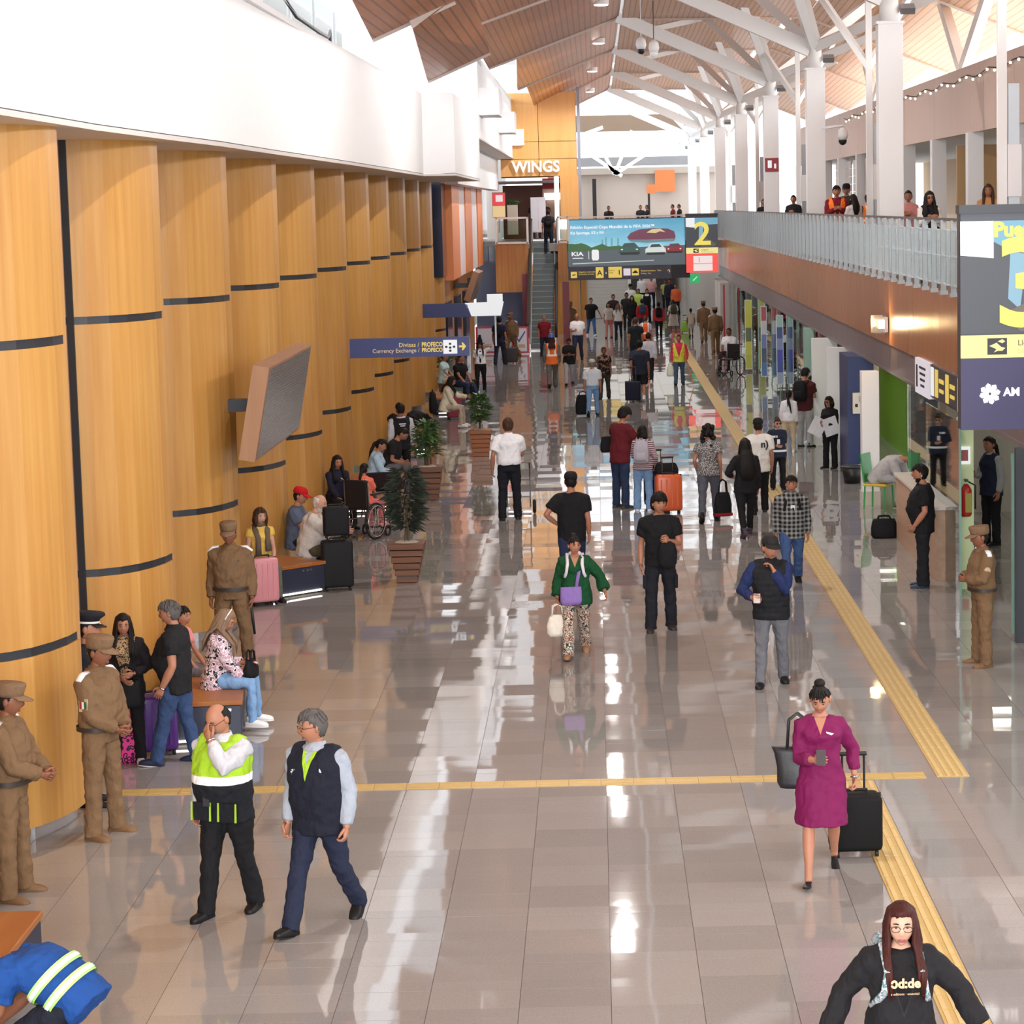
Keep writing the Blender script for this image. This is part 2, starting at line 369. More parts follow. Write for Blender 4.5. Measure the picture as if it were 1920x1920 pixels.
for Y in (76, 82, 88):
    for q in range(10): MB().box((8.7, Y - .2, 4.15 + q * .26), (.04, 5.3, .25)).build('shutter_slat', SHUT, wru)
MB().box((9.4, 46.5, 5.25), (1.3, .12, 2.6)).build('shop_side_wall', mat('shop_cream2', (232, 226, 216), .6), wru)
MB().box((10.2, 60.5, 5.25), (3, .12, 2.6)).build('shop_side_wall', mat('shop_tan', (196, 160, 116), .6), wru)
tag(MB().box((10.2, 60.4, 4.95), (1.1, .06, 2.0)).build('door_1', mat('beige_door', (190, 150, 100), .5)), kind='structure')
# small string lights along the upper fascia
SL = glow('string_bulb', (255, 250, 235), 2)
slm = MB().ball((0, 0, 0), .032, 6, 4).mesh('bulb', SL)
st = thing('string_light', 'string of small round bulbs along the upper brown fascia', 'string light', (8.45, 40, 8.05))
MB().tube([(0, q * 1.0, -.12 * math.sin(q * .9) ** 2) for q in range(0, 46)], .012, 4).build('wire', RUBBER, st)
for q in range(0, 45): inst('bulb', slm, st, (-.03, q * 1.0, -.05 - .12 * math.sin(q * .9) ** 2))
# ---- roof: shingled slat panels on white raking beams
SLAT = wood('slat_panel', (172, 102, 58), (190, 122, 78), .34, 1.6, 'y', .22, band=.16)
SLATS = [SLAT, wood('slat_panel_b', (158, 92, 52), (176, 112, 70), .34, 1.6, 'y', .22, band=.16), wood('slat_panel_c', (182, 110, 64), (198, 130, 84), .30, 1.6, 'y', .25, band=.16)]  # shading from panel to panel is put into three wood tones
SLATR = wood('slat_panel_lit', (196, 142, 102), (212, 162, 122), .35, 1.6, 'y', .4, band=.16)  # right wing: stronger window light put into a paler wood colour
ceiling = struct('ceiling')
def slab(name, P, t, mt):
    P = [V(p) for p in P]; n_ = (P[1] - P[0]).cross(P[2] - P[0]).normalized()
    if n_.z < 0: n_ = -n_
    Q = [p + n_ * t for p in P]; m = MB().add(P + Q, [(0, 1, 2, 3), (7, 6, 5, 4), (0, 4, 5, 1), (1, 5, 6, 2), (2, 6, 7, 3), (3, 7, 4, 0)]); m.m = [0, 1, 1, 1, 1, 1]
    o = m.build(name, [mt, mat('panel_rim', (205, 192, 184), .4)], ceiling); MB().bar(P[1] - n_ * .02, P[2] - n_ * .02, .05, .07).build('edge_bead', mat('panel_rim', (205, 192, 184), .4), o); return o
UL = {4: ((-2.95, 9.58), (-3.05, 9.44)), 5: ((-2.20, 9.77), (-2.64, 9.50)), 6: ((-2.31, 9.62), (-2.36, 9.35)), 7: ((-2.32, 9.38), (-2.67, 9.25)), 3: ((-2.4, 9.75), (-3.11, 9.51))}
for kx in range(-1, 8):
    y0, y1 = 15.1 * kx, 15.1 * (kx + 1) + .25
    (xn, zn), (xf, zf) = UL.get(kx, ((-2.4, 9.75), (-3.1, 9.5)))
    slab('roof_panel', [(xn, y0, zn), (xf, y1, zf), (.86, y1, 10.86), (.9, y0, 11.02)], .10, SLATS[kx % 3])
    if kx < 4: slab('roof_panel', [(-3.15, y0, 8.5), (-3.9, y1, 8.34), (-2.4, y1, 8.98), (-2.1, y0, 9.25)], .16, SLATS[(kx + 1) % 3])
    slab('roof_panel', [(.96, y0, 11.02), (.96, y1, 10.8), (6.2, y1, 10.75), (6.2, y0, 11.25)], .10, SLATR)
    slab('roof_panel', [(6.45, y0, 11.3), (6.45, y1, 10.75), (10.7, y1, 9.0), (10.7, y0, 9.55)], .10, SLATR)
# roof skin above, with open slots of sky between it and the panels
MB().box((-1.5, 55, 12.6), (7, 150, .12)).build('roof_skin', mat('roof_white', (225, 226, 228), .6), ceiling)
MB().box((6.4, 55, 12.9), (7.6, 150, .12)).build('roof_skin', mat('roof_white', (225, 226, 228), .6), ceiling)
DL = glow('downlight_lens', (255, 252, 246), 14)
for x, y, z in ((.31, 68, 10.62), (.27, 83, 10.56), (.05, 98, 10.45), (-.05, 113, 10.35), (.3, 53, 10.68), (.3, 38, 10.7), (.3, 23, 10.72)):
    d = thing('downlight', None, None, (x, y, z)); d['kind'] = 'structure'
    MB().tube([(0, 0, .16), (0, 0, .0)], .21, 16).build('housing', WHITE, d); MB().ball((0, 0, -.005), (.19, .19, .03), 14, 5).build('lens', DL, d)
    l = bpy.data.lights.new('downlight_lamp', 'SPOT'); l.energy = 1500; l.spot_size = math.radians(164); l.spot_blend = .35; l.shadow_soft_size = .16; l.color = (1, .98, .95); o = bpy.data.objects.new('downlight_lamp', l); o.location = (x, y, z - .08); COL.objects.link(o)
# ---- white tree columns on the upper deck, each with raking beams
for kx in range(3, 11):
    Y = 45.3 + 15.1 * (kx - 3); X = 5.32
    c = struct('steel_column', (X, Y, 3.93))
    MB().box((0, 0, 2.25), (.44, .44, 4.5)).build('shaft', WHITE, c, bevel=.01)
    MB().tube([(0, 0, 4.5), (0, 0, 4.95)], .17, 14).build('neck', STEELW, c, True)
    MB().box((0, 0, 4.48), (.5, .5, .05)).build('cap_plate', STEELW, c)
    h = (0, 0, 5.0)
    MB().bar((-.1, 0, 4.95), (-4.5, 0, 6.93), .20, .36).build('raking_beam', STEELW, c)
    for tx, ty, tz, wdt in ((-1.7, 3.2, 7.0, .18), (-1.0, -3.0, 7.1, .18), (2.3, 4.5, 6.7, .2), (3.2, -3.0, 6.2, .2), (-.55, 0.2, 7.2, .3)):
        MB().bar(h, (tx, ty, tz)  , wdt * 1.15, wdt * 1.5, up=(0, 1, .1)).build('strut', STEELW, c)
    MB().bar((-3.4, 0, 6.55), (-1.9, 3.4, 7.05), .12, .16).build('strut', STEELW, c)
    for sx in (-.17, .17): MB().box((sx * 1.9, -.05, 4.72), (.26, .2, .12), R=M.Rotation(.5, 3, 'X')).build('floodlight', GREYM, c) if sx > 0 else None
# slim service posts just behind, each with a grey raceway and white box
for kx, Y in enumerate((36.8, 54.4, 73.2, 91.5, 110)):
    p = struct('service_post', (5.95, Y, 3.93))
    MB().box((0, 0, 3.1), (.13, .13, 6.2)).build('post', STEELW, p); MB().box((.17, .02, 1.5), (.16, .1, 3.0)).build('raceway', GREYM, p)
    MB().box((.17, .0, 1.75), (.2, .2, .75)).build('junction_box', WHITE, p)
    for tz, tx in ((6.6, 1.6), (6.7, -1.4)): MB().bar((0, 0, 4.2), (tx, 2.0, tz), .1, .14).build('strut', STEELW, p)
    if kx < 3:   # V struts standing on the upper fascia
        for tx in (-1.6, 1.5): MB().bar((2.9, 6, 4.35), (3.0, 6 + tx * 3.2, 6.6), .22, .3).build('strut', STEELW, p)
# ---- far end: bridge deck, beige wall, skylight gable, shutters
wb = struct('wall_far')
CLS = mat('far_hall_wall', (190, 184, 178), .5)
MB().box((-5.0, 138, 1.8), (.2, 62, 3.6)).build('hall_side', CLS, wb); MB().box((5.3, 136, 1.8), (.2, 66, 3.6)).build('hall_side', CLS, wb); MB().box((-5.0, 124, 5.8), (.2, 36, 4.2)).build('hall_side', CLS, wb); MB().box((0, 156, 3.75), (11, 26, .2)).build('hall_roof', CLS, wb)
BEI = mat('beige_wall', (214, 200, 188), .6, var=.03)
MB().box((2.2, 142, 5.6), (9.5, .3, 3.4)).build('beige_wall', BEI, wb)
MB().box((2.2, 141.6, 7.2), (9.5, .7, .35)).build('ledge', mat('ledge_beige', (196, 184, 172), .6), wb)
MB().box((2.2, 141.5, 4.25), (9.5, .3, .7)).build('dado', mat('dado_tan', (176, 150, 126), .6), wb)
MB().box((1.9, 121.3, 3.72), (7.4, 45, .3)).build('bridge_deck', mat('deck', (150, 146, 142), .4), wb)
MB().box((4.0, 141.3, 6.6), (1.1, .2, 1.2)).build('orange_panel', ORG, wb); MB().box((.75 + 2.4, 138, 6.15), (.5, .2, .5)).build('orange_panel', ORG, wb)
MB().box((.05, 141.2, 5.7), (.22, .1, 2.2)).build('dark_slot', BLACK, wb); MB().box((3.02, 138, 5.0), (.12, .1, 2.2)).build('dark_slot', BLACK, wb)
for i in range(16): MB().box((.55, 119, .1 + i * .16), (1.95, .06, .155)).build('shutter_slat', SHUT, wb)
MB().box((1.6, 119, 1.3), (.15, .3, 2.6)).build('pier', STEELW, wb); MB().box((-.55, 119, 1.3), (.25, .3, 2.6)).build('pier', BRW, wb)
MB().box((-.9, 113, 1.3), (.3, .3, 2.6)).build('pier', ORG, wb)
MB().box((3.2, 168, 1.6), (9, .2, 3.2)).build('end_wall', mat('end_wall', (205, 203, 200), .5), wb)
MB().box((3.1, 150, .9), (1.0, .2, 1.8)).build('lit_panel', mat('far_white', (235, 236, 238), .5), wb)
for a, b in (((-.4, 8.3), (1.6, 6.9)), ((1.2, 7.0), (.1, 9.2)), ((1.2, 7.0), (2.2, 9.4)), ((1.2, 7.0), (3.8, 8.6)), ((-.6, 9.2), (.6, 9.6))):
    MB().bar((a[0], 140, a[1]), (b[0], 140, b[1]), .2, .25, up=(0, 1, 0)).build('gable_strut', STEELW, wb)
MB().box((1.5, 143, 7.75), (8, .2, .5)).build('gable_beam', GREYM, wb); MB().box((1.5, 143, 9.9), (8, .3, .9)).build('gable_beam', mat('gable_tan', (150, 128, 108), .6), wb)
# ---- facade over the escalator
FAC = wood('amber_facade', (226, 164, 92), (238, 180, 112), .4)
wf = struct('wall_facade')
for x0, x1, z0, z1 in ((-3.75, -2.2, 7.95, 9.9), (-2.18, -.66, 7.95, 9.9), (-3.75, -2.2, 7.25, 7.93), (-2.18, -.66, 7.25, 7.93), (-3.75, -2.2, 6.55, 7.23), (-2.18, -.66, 6.55, 7.23)):
    MB().box(((x0 + x1) / 2, 103, (z0 + z1) / 2), (x1 - x0, .3, z1 - z0)).build('facade_panel', FAC, wf)
MB().box((-.98, 103, 5.2), (.75, .5, 2.7)).build('facade_panel', FAC, wf); MB().box((-2.2, 103.25, 8.2), (3.1, .1, 3.4)).build('facade_backing', mat('facade_joint', (120, 84, 48), .6), wf)
MB().box((-.55, 103.2, 7.0), (.12, .5, 6.2)).build('end_trim', mat('blue_grey', (150, 156, 176), .4), wf)
MB().box((-1.5, 102.9, 5.2), (.18, .12, 2.65)).build('light_column', glow('tube_white', (255, 255, 255), 2.2), wf)
MB().box((-3.0, 110, 5.1), (1.9, .2, 2.3)).build('restaurant_wall', mat('dark_red_brown', (92, 44, 24), .5), wf)
MB().box((-1.75, 109, 5.2), (.9, .2, 2.6)).build('restaurant_wall', mat('tan_wall', (170, 140, 120), .5), wf)
MB().box((-1.75, 108.8, 6.3), (.9, .1, .45)).build('red_banner', mat('deep_red', (150, 26, 36), .5), wf)
MB().box((-1.7, 108.7, 5.75), (.85, .08, .28)).build('light_bar', glow('tube_white', (255, 255, 255), 2.2), wf)
MB().box((-2.6, 107, 6.35), (3.2, 7, .06)).build('restaurant_ceiling', mat('grey_ceiling', (150, 142, 146), .6), wf)
MB().box((-2.55, 107.5, 3.85), (4.0, 9, .2)).build('landing', mat('deck', (150, 146, 142), .4), wf)
MB().box((-3.25, 99, 2.95), (1.3, .25, 1.9)).build('wood_front', BRW, wf)
MB().box((-3.25, 101, 3.8), (1.35, 4.2, .2)).build('landing', mat('deck', (150, 146, 142), .4), wf)
MB().box((-3.6, 106.5, 1.9), (2.9, .2, 3.8)).build('dark_recess', DGL, wf); MB().box((-1.3, 105.5, 1.9), (1.3, .2, 3.8)).build('wood_recess', BRW, wf)
MR = mat('maroon_panel', (128, 34, 52), .4)
MB().box((-2.78, 99, 1.35), (.2, .4, 2.7)).build('maroon_pier', MR, wf); MB().box((-1.16, 98, 1.2), (.26, .4, 2.4)).build('maroon_pier', MR, wf)
MB().box((-1.26, 98, 3.2), (.34, .4, 1.6)).build('wood_pier', BRW, wf); MB().box((-.85, 106, 1.3), (.4, .3, 2.6)).build('wood_pier', BRW, wf)
# ================================================================ fittings, signs, luggage
# ---- deck railing: upright plates, clear panes, rails
ALU = mat('brushed_aluminium', (158, 161, 163), .35, .5, var=.03)
rail = thing('deck_railing', 'long grey metal railing of upright plates along the upper deck edge', 'railing', (4.98, 27, 3.93))
bp = MB().box((0, 0, .53), (.075, .035, 1.06)).box((0, 0, .03), (.11, .09, .06)).box((.02, 0, .95), (.05, .06, .05)).box((.02, 0, .15), (.05, .06, .05)).mesh('baluster', ALU)
for i in range(78): inst('baluster', bp, rail, (0, i * 1.0, 0))
MB().box((.03, 38.5, 1.07), (.07, 77.5, .04)).build('handrail', mat('rail_dark', (92, 90, 90), .4, .4), rail)
for z in (.15, .55, .92): MB().tube([(.03, 0, z), (.03, 77, z)], .012, 6).build('cross_rod', CHROME, rail)
pg_ = MB().box((.04, .5, .53), (.012, .92, .80)).mesh('glass_pane', glass('rail_glass', (225, 235, 232)))
for i in range(77): inst('glass_pane', pg_, rail, (0, i * 1.0, 0))
# ---- escalator
es = thing('escalator', 'grey escalator rising to the upper floor below the amber facade', 'escalator', (-2.03, 93.8, 0))
STEP = mat('escalator_step', (150, 158, 158), .4, .5); STEPD = mat('escalator_riser', (112, 120, 122), .5, .4)
sm_ = MB().box((0, .2, -.02), (.86, .40, .04)).box((0, 0.01, -.11), (.86, .03, .2), 1).box((0, .0, .0), (.86, .03, .012), 2).mesh('step', [STEP, STEPD, mat('step_edge', (190, 192, 188), .5)])
for i in range(19): inst('step', sm_, es, (0, .4 + i * .385, .21 + .205 * i))
for s in (-1, 1):
    MB().prism([(-.6, 0), (.5, 0), (7.9, 3.9), (9.0, 3.9), (9.0, 4.75), (7.7, 4.75), (.3, .95), (-.6, .95)], (s * .5 - .03, 0, 0), (0, 1, 0), (0, 0, 1), .06).build('balustrade', mat('balustrade_steel', (150, 148, 146), .3, .6), es)
    MB().tube([(s * .53, -.75, .5), (s * .53, -.6, .98), (s * .53, .3, .98), (s * .53, 7.7, 4.8), (s * .53, 9, 4.8)], .055, 8).build('handrail', RUBBER, es, True)
    MB().prism([(-.4, 0), (.5, 0), (7.9, 3.9), (7.9, 4.05), (.2, .25), (-.4, .25)], (s * .45 - .02, 0, 0), (0, 1, 0), (0, 0, 1), .04).build('skirting', CHROME, es)
MB().box((0, -.1, .02), (.95, .9, .04)).build('comb_plate', mat('comb_steel', (214, 216, 214), .3, .5), es)
MB().box((0, 8.2, 3.98), (.9, 1.2, .06)).build('comb_plate', mat('comb_steel', (214, 216, 214), .3, .5), es)
# ---- glass guard beside the escalator and on the bridge
for (x0, x1, Y, lb) in ((-3.85, -2.62, 98.8, 'white framed glass guard left of the escalator top'), (-1.42, -1.02, 97.8, 'short white framed glass guard right of the escalator top')):
    g = thing('glass_guard', lb, 'railing', ((x0 + x1) / 2, Y, 3.9)); w_ = x1 - x0
    MB().box((0, 0, .5), (w_ - .1, .02, .8)).build('glass_pane', glass('rail_glass', (225, 235, 232)), g)
    for z in (.03, 1.0): MB().box((0, 0, z), (w_, .07, .07)).build('rail', WHITE, g)
    for s in (-.5, .5): MB().box((s * w_, 0, .5), (.08, .07, 1.04)).build('post', STEELW, g)
br = thing('bridge_railing', 'slim pale railing on the bridge above the car billboard', 'railing', (1.4, 98.6, 3.87))
MB().box((0, 0, 1.0), (4.9, .06, .05)).build('handrail', mat('rail_pink_white', (238, 222, 214), .4), br)
for i in range(25): MB().box((-2.4 + i * .2, 0, .5), (.03, .03, 1.0)).build('baluster', ALU, br)
# ---- billboard with car advertisement, and the direction board under it
def disp(name, lab, loc, w_, h_, cols):
    pass
bb = thing('billboard', 'wide lit billboard with three cars before a red stadium', 'billboard', (1.24, 98.2, 2.96))
W_, H_ = 4.56, 1.80; x0 = -W_ / 2
MB().box((0, .1, H_ / 2), (W_ + .06, .14, H_ + .06)).build('frame', DARK, bb)
t = NT('ad_sky'); v = t.obj(); z_ = t.xyz(v)[2]
sky_c = t.ramp(t.math('ADD', t.math('MULTIPLY', z_, .5), t.math('MULTIPLY', t.noise(t.scale(v, (1, 1, 4)), 1.6, 3), .22)), [(.25, lin((200, 228, 236))), (.55, lin((120, 190, 216))), (1, lin((70, 150, 186)))])
t.set(sky_c, .3); t.lk(sky_c, t.p.inputs['Emission Color']); t.p.inputs['Emission Strength'].default_value = .55
MB().box((0, .02, H_ / 2), (W_, .04, H_)).build('printed_sky', t.m, bb)
def flat(name, poly, m_, par, y, d=.006): return MB().prism(poly, (0, y, 0), (1, 0, 0), (0, 0, 1), d).build(name, m_, par)
P_ = lambda u, q: (x0 + u / 1640 * W_, (750 - q) / 640 * H_ )      # pixel frame of the enlarged view to panel metres
AD = lambda n, c: glow('ad_' + n, c, .5)
road = [P_(0, 545), P_(820, 500), P_(1640, 480), P_(1640, 750), P_(0, 750)]
flat('printed_road', road, AD('road', (88, 98, 104)), bb, -.004)
flat('printed_trees', [P_(0, 430), P_(100, 440), P_(190, 425), P_(260, 450), P_(330, 490), P_(480, 440), P_(560, 480), P_(720, 470), P_(820, 500), P_(700, 520), P_(400, 540), P_(0, 545)], AD('tree', (62, 104, 60)), bb, -.008)
for u, hgt in ((470, 380), (520, 350), (600, 360), (690, 365)): flat('printed_skyline', [P_(u, hgt), P_(u + 26, hgt), P_(u + 26, 470), P_(u, 470)], AD('skyline', (120, 170, 186)), bb, -.006)
flat('printed_stadium', [P_(830, 360), P_(880, 300), P_(1000, 255), P_(1200, 240), P_(1400, 250), P_(1490, 290), P_(1510, 360), P_(1490, 420), P_(1300, 410), P_(1100, 425), P_(870, 410)], AD('stadium', (120, 60, 84)), bb, -.010)
flat('printed_stadium_base', [P_(840, 390), P_(1100, 395), P_(1490, 390), P_(1480, 425), P_(1100, 440), P_(880, 420)], AD('stadium_base', (110, 140, 146)), bb, -.014)
flat('printed_stadium_roof', [P_(1100, 300), P_(1180, 255), P_(1300, 250), P_(1370, 300), P_(1290, 285), P_(1230, 310)], AD('gold', (226, 214, 150)), bb, -.014)
def adcar(u, q, k, c, nm):
    pts = [(-150, 30), (-150, -30), (-110, -55), (-70, -105), (70, -112), (120, -60), (150, -30), (155, 30)]
    flat('printed_car', [P_(u + a * k, q + b * k) for a, b in pts], AD(nm, c), bb, -.016)
    flat('printed_windscreen', [P_(u + a * k, q + b * k) for a, b in [(-85, -55), (-58, -96), (60, -100), (95, -58)]], AD('screen', (60, 78, 84)), bb, -.022)
    flat('printed_shadow', [P_(u + a * k, q + b * k) for a, b in [(-140, 20), (150, 20), (130, 55), (-120, 55)]], AD('shade', (34, 36, 40)), bb, -.020)
    for s in (-1, 1): flat('printed_headlight', ell(*P_(u + s * 105 * k, q - 18 * k), .045 * k, .03 * k, 8), AD('lamp', (240, 244, 240)), bb, -.024)
adcar(860, 545, 1.0, (58, 92, 84), 'green_car'); adcar(1225, 555, .95, (222, 232, 228), 'white_car'); adcar(1490, 545, .8, (150, 40, 52), 'red_car')
flat('printed_lane', [P_(60, 702), P_(1200, 678), P_(1200, 688), P_(60, 716)], AD('lane', (206, 212, 212)), bb, -.010)
AW = AD('white', (250, 252, 252))
text('Edición Especial Copa Mundial de la FIFA 2026™', .155, AW, bb, (x0 + .1, -.014, 1.47), sx=1.07, bold=.004); text('Kia Sportage, K3 y K4', .145, AW, bb, (x0 + .1, -.014, 1.26), bold=.004)
text('KIA', .22, AW, bb, (x0 + .12, -.02, .42), sx=1.35, bold=.006); flat('printed_rule', [P_(60, 628), P_(210, 628), P_(210, 640), P_(60, 640)], AW, bb, -.014); flat('printed_rule', [P_(284, 540), P_(292, 540), P_(292, 650), P_(284, 650)], AW, bb, -.014)
flat('printed_badge', [P_(a, b) for a, b in ((330, 540), (345, 520), (415, 520), (430, 540), (430, 645), (415, 668), (345, 668), (330, 645))], AW, bb, -.014)
db = thing('direction_board', 'long dark overhead board with yellow gate A squares under the billboard', 'sign', (.95, 97.6, 2.46))
MB().box((0, .1, .24), (4.0, .14, .5)).build('panel', mat('sign_slate', (74, 76, 92), .5), db)
MB().box((2.35, .12, .25), (.75, .14, .5)).build('dark_end', mat('sign_black', (26, 26, 38), .5), db)
SY = glow('sign_yellow', (236, 204, 96), .35); SW = glow('sign_white', (244, 246, 248), .5); SBK = mat('sign_ink', (36, 36, 44), .5)
for x, z, w_, h_, c_ in ((-1.78, .2, .24, .24, SY), (-.78, .27, .3, .42, SY), (-.18, .27, .52, .42, SY), (.28, .27, .27, .27, glow('sign_pink', (232, 220, 232), .4)), (.6, .27, .27, .27, SY)):
    MB().box((x, .0, z), (w_, .05, h_)).build('pictogram_plate', c_, db)
text('A', .28, SBK, db, (-.78, -.035, .17), align='CENTER', bold=.006); text('1', .26, SBK, db, (-.02, -.035, .18), align='CENTER', bold=.006)
text('Puerta\nGate', .085, SBK, db, (-.42, -.035, .32)); text('Llegadas nacionales\nDomestic arrivals', .085, SY, db, (-1.6, .02, .28)); text('a', .14, SW, db, (-.53, .02, .22), align='CENTER')
text('Estacionamiento   Taxi', .085, SY, db, (.82, .02, .28)); text('Parking   Taxi', .07, SY, db, (.82, .02, .18)); text('↑', .2, SY, db, (1.82, .02, .2))
flat('car_pictogram', [(.5, .22), (.5, .27), (.55, .28), (.57, .32), (.64, .32), (.66, .28), (.7, .27), (.7, .22)], SBK, db, -.034)
flat('plane_pictogram', [(-1.86, .18), (-1.84, .2), (-1.74, .23), (-1.7, .21), (-1.74, .19), (-1.8, .17)], SBK, db, -.034)
# ---- numbered gate totems hung out from the fascia
def gate(no, lab, x0_, x1_, Y, z0, z1, far):
    g = thing('gate_sign', lab, 'sign', (x0_, Y, z0)); w_ = x1_ - x0_; h_ = z1 - z0; k = h_ / 2.32
    MB().box((w_ / 2, .12, h_ / 2), (w_, .22, h_)).build('housing', mat('sign_case', (60, 62, 74), .4), g, bevel=.01)
    E_ = lambda n, c, s=.55: glow('gate_' + n, c, s)
    R_ = lambda nm, a, b, c, d, m_, y=-.004: flat(nm, [(a * w_, b * h_), (c * w_, b * h_), (c * w_, d * h_), (a * w_, d * h_)], m_, g, y)
    low = (.0, .0, 1, .325)
    if far: 
        R_('red_screen', 0, .0, 1, .325, E_('red', (244, 76, 70), 1.0)); R_('white_field', .22, .03, .82, .29, E_('white', (255, 240, 238), .9), -.010)
        text('1', .3 * k, E_('red', (244, 76, 70), 1.0), g, (w_ * .4, -.018, h_ * .18), align='CENTER'); R_('white_rule', .22, .15, .82, .16, E_('red', (244, 76, 70), 1.0), -.016)
    else:
        R_('purple_panel', 0, 0, 1, .325, E_('purple', (60, 50, 120), .26))
        for q in range(8):
            a = q * PI / 4 + .2; c0 = (w_ * .245, h_ * .165); d_ = V((math.cos(a), math.sin(a)))
            n_ = V((-d_.y, d_.x)); pts = [V(c0) + d_ * .015 * k + n_ * .012, V(c0) + d_ * .09 * k + n_ * .03 * k, V(c0) + d_ * .115 * k, V(c0) + d_ * .09 * k - n_ * .03 * k, V(c0) + d_ * .015 * k - n_ * .012]
            flat('petal', [(p.x, p.y) for p in pts], E_('bright', (255, 255, 255), 1.4), g, -.010)
        text('AM', .12 * k, E_('bright', (255, 255, 255), 1.4), g, (w_ * .36, -.010, h_ * .155), bold=.004)
    R_('yellow_band', 0, .33, 1, .435, E_('yellow', (255, 244, 160), .75)); R_('plane_plate', .225, .345, .39, .42, E_('ink', (30, 30, 50), .0), -.010)
    flat('plane_pictogram', [(w_ * a, h_ * b) for a, b in ((.24, .385), (.26, .38), (.3, .37), (.28, .355), (.31, .362), (.35, .362), (.375, .375), (.34, .38), (.3, .4), (.285, .395))], E_('yellow', (255, 244, 160), .75), g, -.016)
    flat('plane_pictogram', [(w_ * a, h_ * b) for a, b in ((.31, .405), (.35, .415), (.375, .405), (.35, .397))], E_('yellow', (255, 244, 160), .75), g, -.016)
    text('Llegadas', .085 * k, mat('sign_brown_ink', (96, 84, 60), .5), g, (w_ * .48, -.012, h_ * .385)); text('Domestic Arrivals', .065 * k, mat('sign_pale_ink', (214, 200, 130), .5), g, (w_ * .48, -.012, h_ * .35))
    R_('picture_grey', 0, .44, 1, .955, E_('pgrey', (92, 98, 108), .29)); 
    flat('picture_white', [(0, h_ * .80), (w_ * .28, h_ * .785), (w_ * .28, h_ * .955), (0, h_ * .955)], E_('white2', (252, 254, 255), .9), g, -.010)
    flat('picture_blue', [(w_ * .28, h_ * .86), (w_ * .38, h_ * .83), (w_, h_ * .84), (w_, h_ * .955), (w_ * .28, h_ * .955)], E_('pblue', (120, 180, 206), .5), g, -.010)
    flat('picture_blue', [(w_ * .4, h_ * .6), (w_ * .5, h_ * .55), (w_ * .56, h_ * .8), (w_ * .42, h_ * .82)], E_('pblue2', (140, 186, 208), .5), g, -.010)
    flat('picture_tan', [(w_ * .36, h_ * .53), (w_ * .62, h_ * .6), (w_ * .95, h_ * .5), (w_ * .9, h_ * .45), (w_ * .5, h_ * .45)], E_('ptan', (140, 128, 112), .29), g, -.012)
    if not far: text('Puerta', .21 * k, E_('yellow2', (255, 236, 110), .8), g, (w_ * .28, -.018, h_ * .885), bold=.010)
    text(str(no), (1.3 if far else 1.32) * k, E_('yellow2', (255, 236, 110), .8), g, (w_ * (.52 if far else .56), -.024, h_ * (.49 if far else .48)), align='CENTER', bold=.02, sx=1.1)
    MB().box((w_ / 2, .12, h_ + .02), (w_ + .02, .26, .09)).build('top_cap', DARK, g)
    return g
gate(3, 'large illuminated gate sign with giant yellow 3, nearest the right edge', 3.77, 5.0, 26.0, 2.90, 5.16, False)
gate(2, 'far illuminated gate sign with yellow 2 over a red screen', 3.50, 4.72, 96.5, 2.68, 4.86, True)
# ---- blue wayfinding boards on brackets from the columns
BL = mat('way_blue', (54, 66, 128), .45, var=.02)
def board(lab, px, Y, full):
    (xa, ya), (xb, yb), h_ = px; a, b = at(xa, ya, Y), at(xb, yb, Y); h_ = h_ * Y / FPX
    g = thing('wayfinding_sign', lab, 'sign', (a.x, Y, min(a.z, b.z))); w_ = b.x - a.x
    if full:
        MB().box((w_ / 2, .05, h_ / 2), (w_, .1, h_)).build('panel', BL, g)
        text('Divisas / ', .115, SY, g, (w_ * .60, -.006, h_ * .53), align='RIGHT'); text('Currency Exchange / ', .105, glow('sign_peach', (222, 190, 150), .3), g, (w_ * .60, -.006, h_ * .25), align='RIGHT')
        text('PROFECO', .115, SY, g, (w_ * .605, -.008, h_ * .53), bold=.003, sx=.78); text('PROFECO', .105, SY, g, (w_ * .605, -.008, h_ * .25), bold=.003, sx=.85)
        px0, pz0, s_ = w_ * .785, h_ * .13, h_ * .72
        MB().box((px0 + s_ / 2, -.008, pz0 + s_ / 2), (s_, .02, s_)).build('pictogram_plate', SW, g)
        for cx_, cz_ in ((.5, .72), (.22, .5), (.5, .45), (.78, .5), (.5, .22)): flat('pictogram', ell(px0 + cx_ * s_, pz0 + cz_ * s_, s_ * .1, s_ * .09, 8), SBK, g, -.022)
        flat('arrow', [(w_ * .915, h_ * .45), (w_ * .945, h_ * .45), (w_ * .938, h_ * .3), (w_ * .95, h_ * .3), (w_ * .975, h_ * .5), (w_ * .95, h_ * .7), (w_ * .938, h_ * .7), (w_ * .945, h_ * .55), (w_ * .915, h_ * .55)], SY, g, -.008)
    else:
        MB().prism([(0, 0), (w_ * .6, 0), (w_ * .55, h_ * .9), (w_ * .5, h_), (0, h_)], (0, .1, 0), (1, 0, 0), (0, 0, 1), .1).build('blue_panel', BL, g)
        MB().prism([(w_ * .6, .02), (w_ * .96, .02), (w_, h_ * 1.06), (w_ * .52, h_)], (0, .1, 0), (1, 0, 0), (0, 0, 1), .1).build('white_panel', SW, g)
    MB().box((-.1, .05, h_ / 2), (.22, .06, .1)).build('bracket', GREYM, g)
board('long blue overhead sign with yellow arrow and currency exchange lettering', ((655, 672), (880, 662), 36), 47.2, True)
board('blue and white overhead sign farther down the column wall', ((793, 596), (945, 593), 26), 68.0, False)
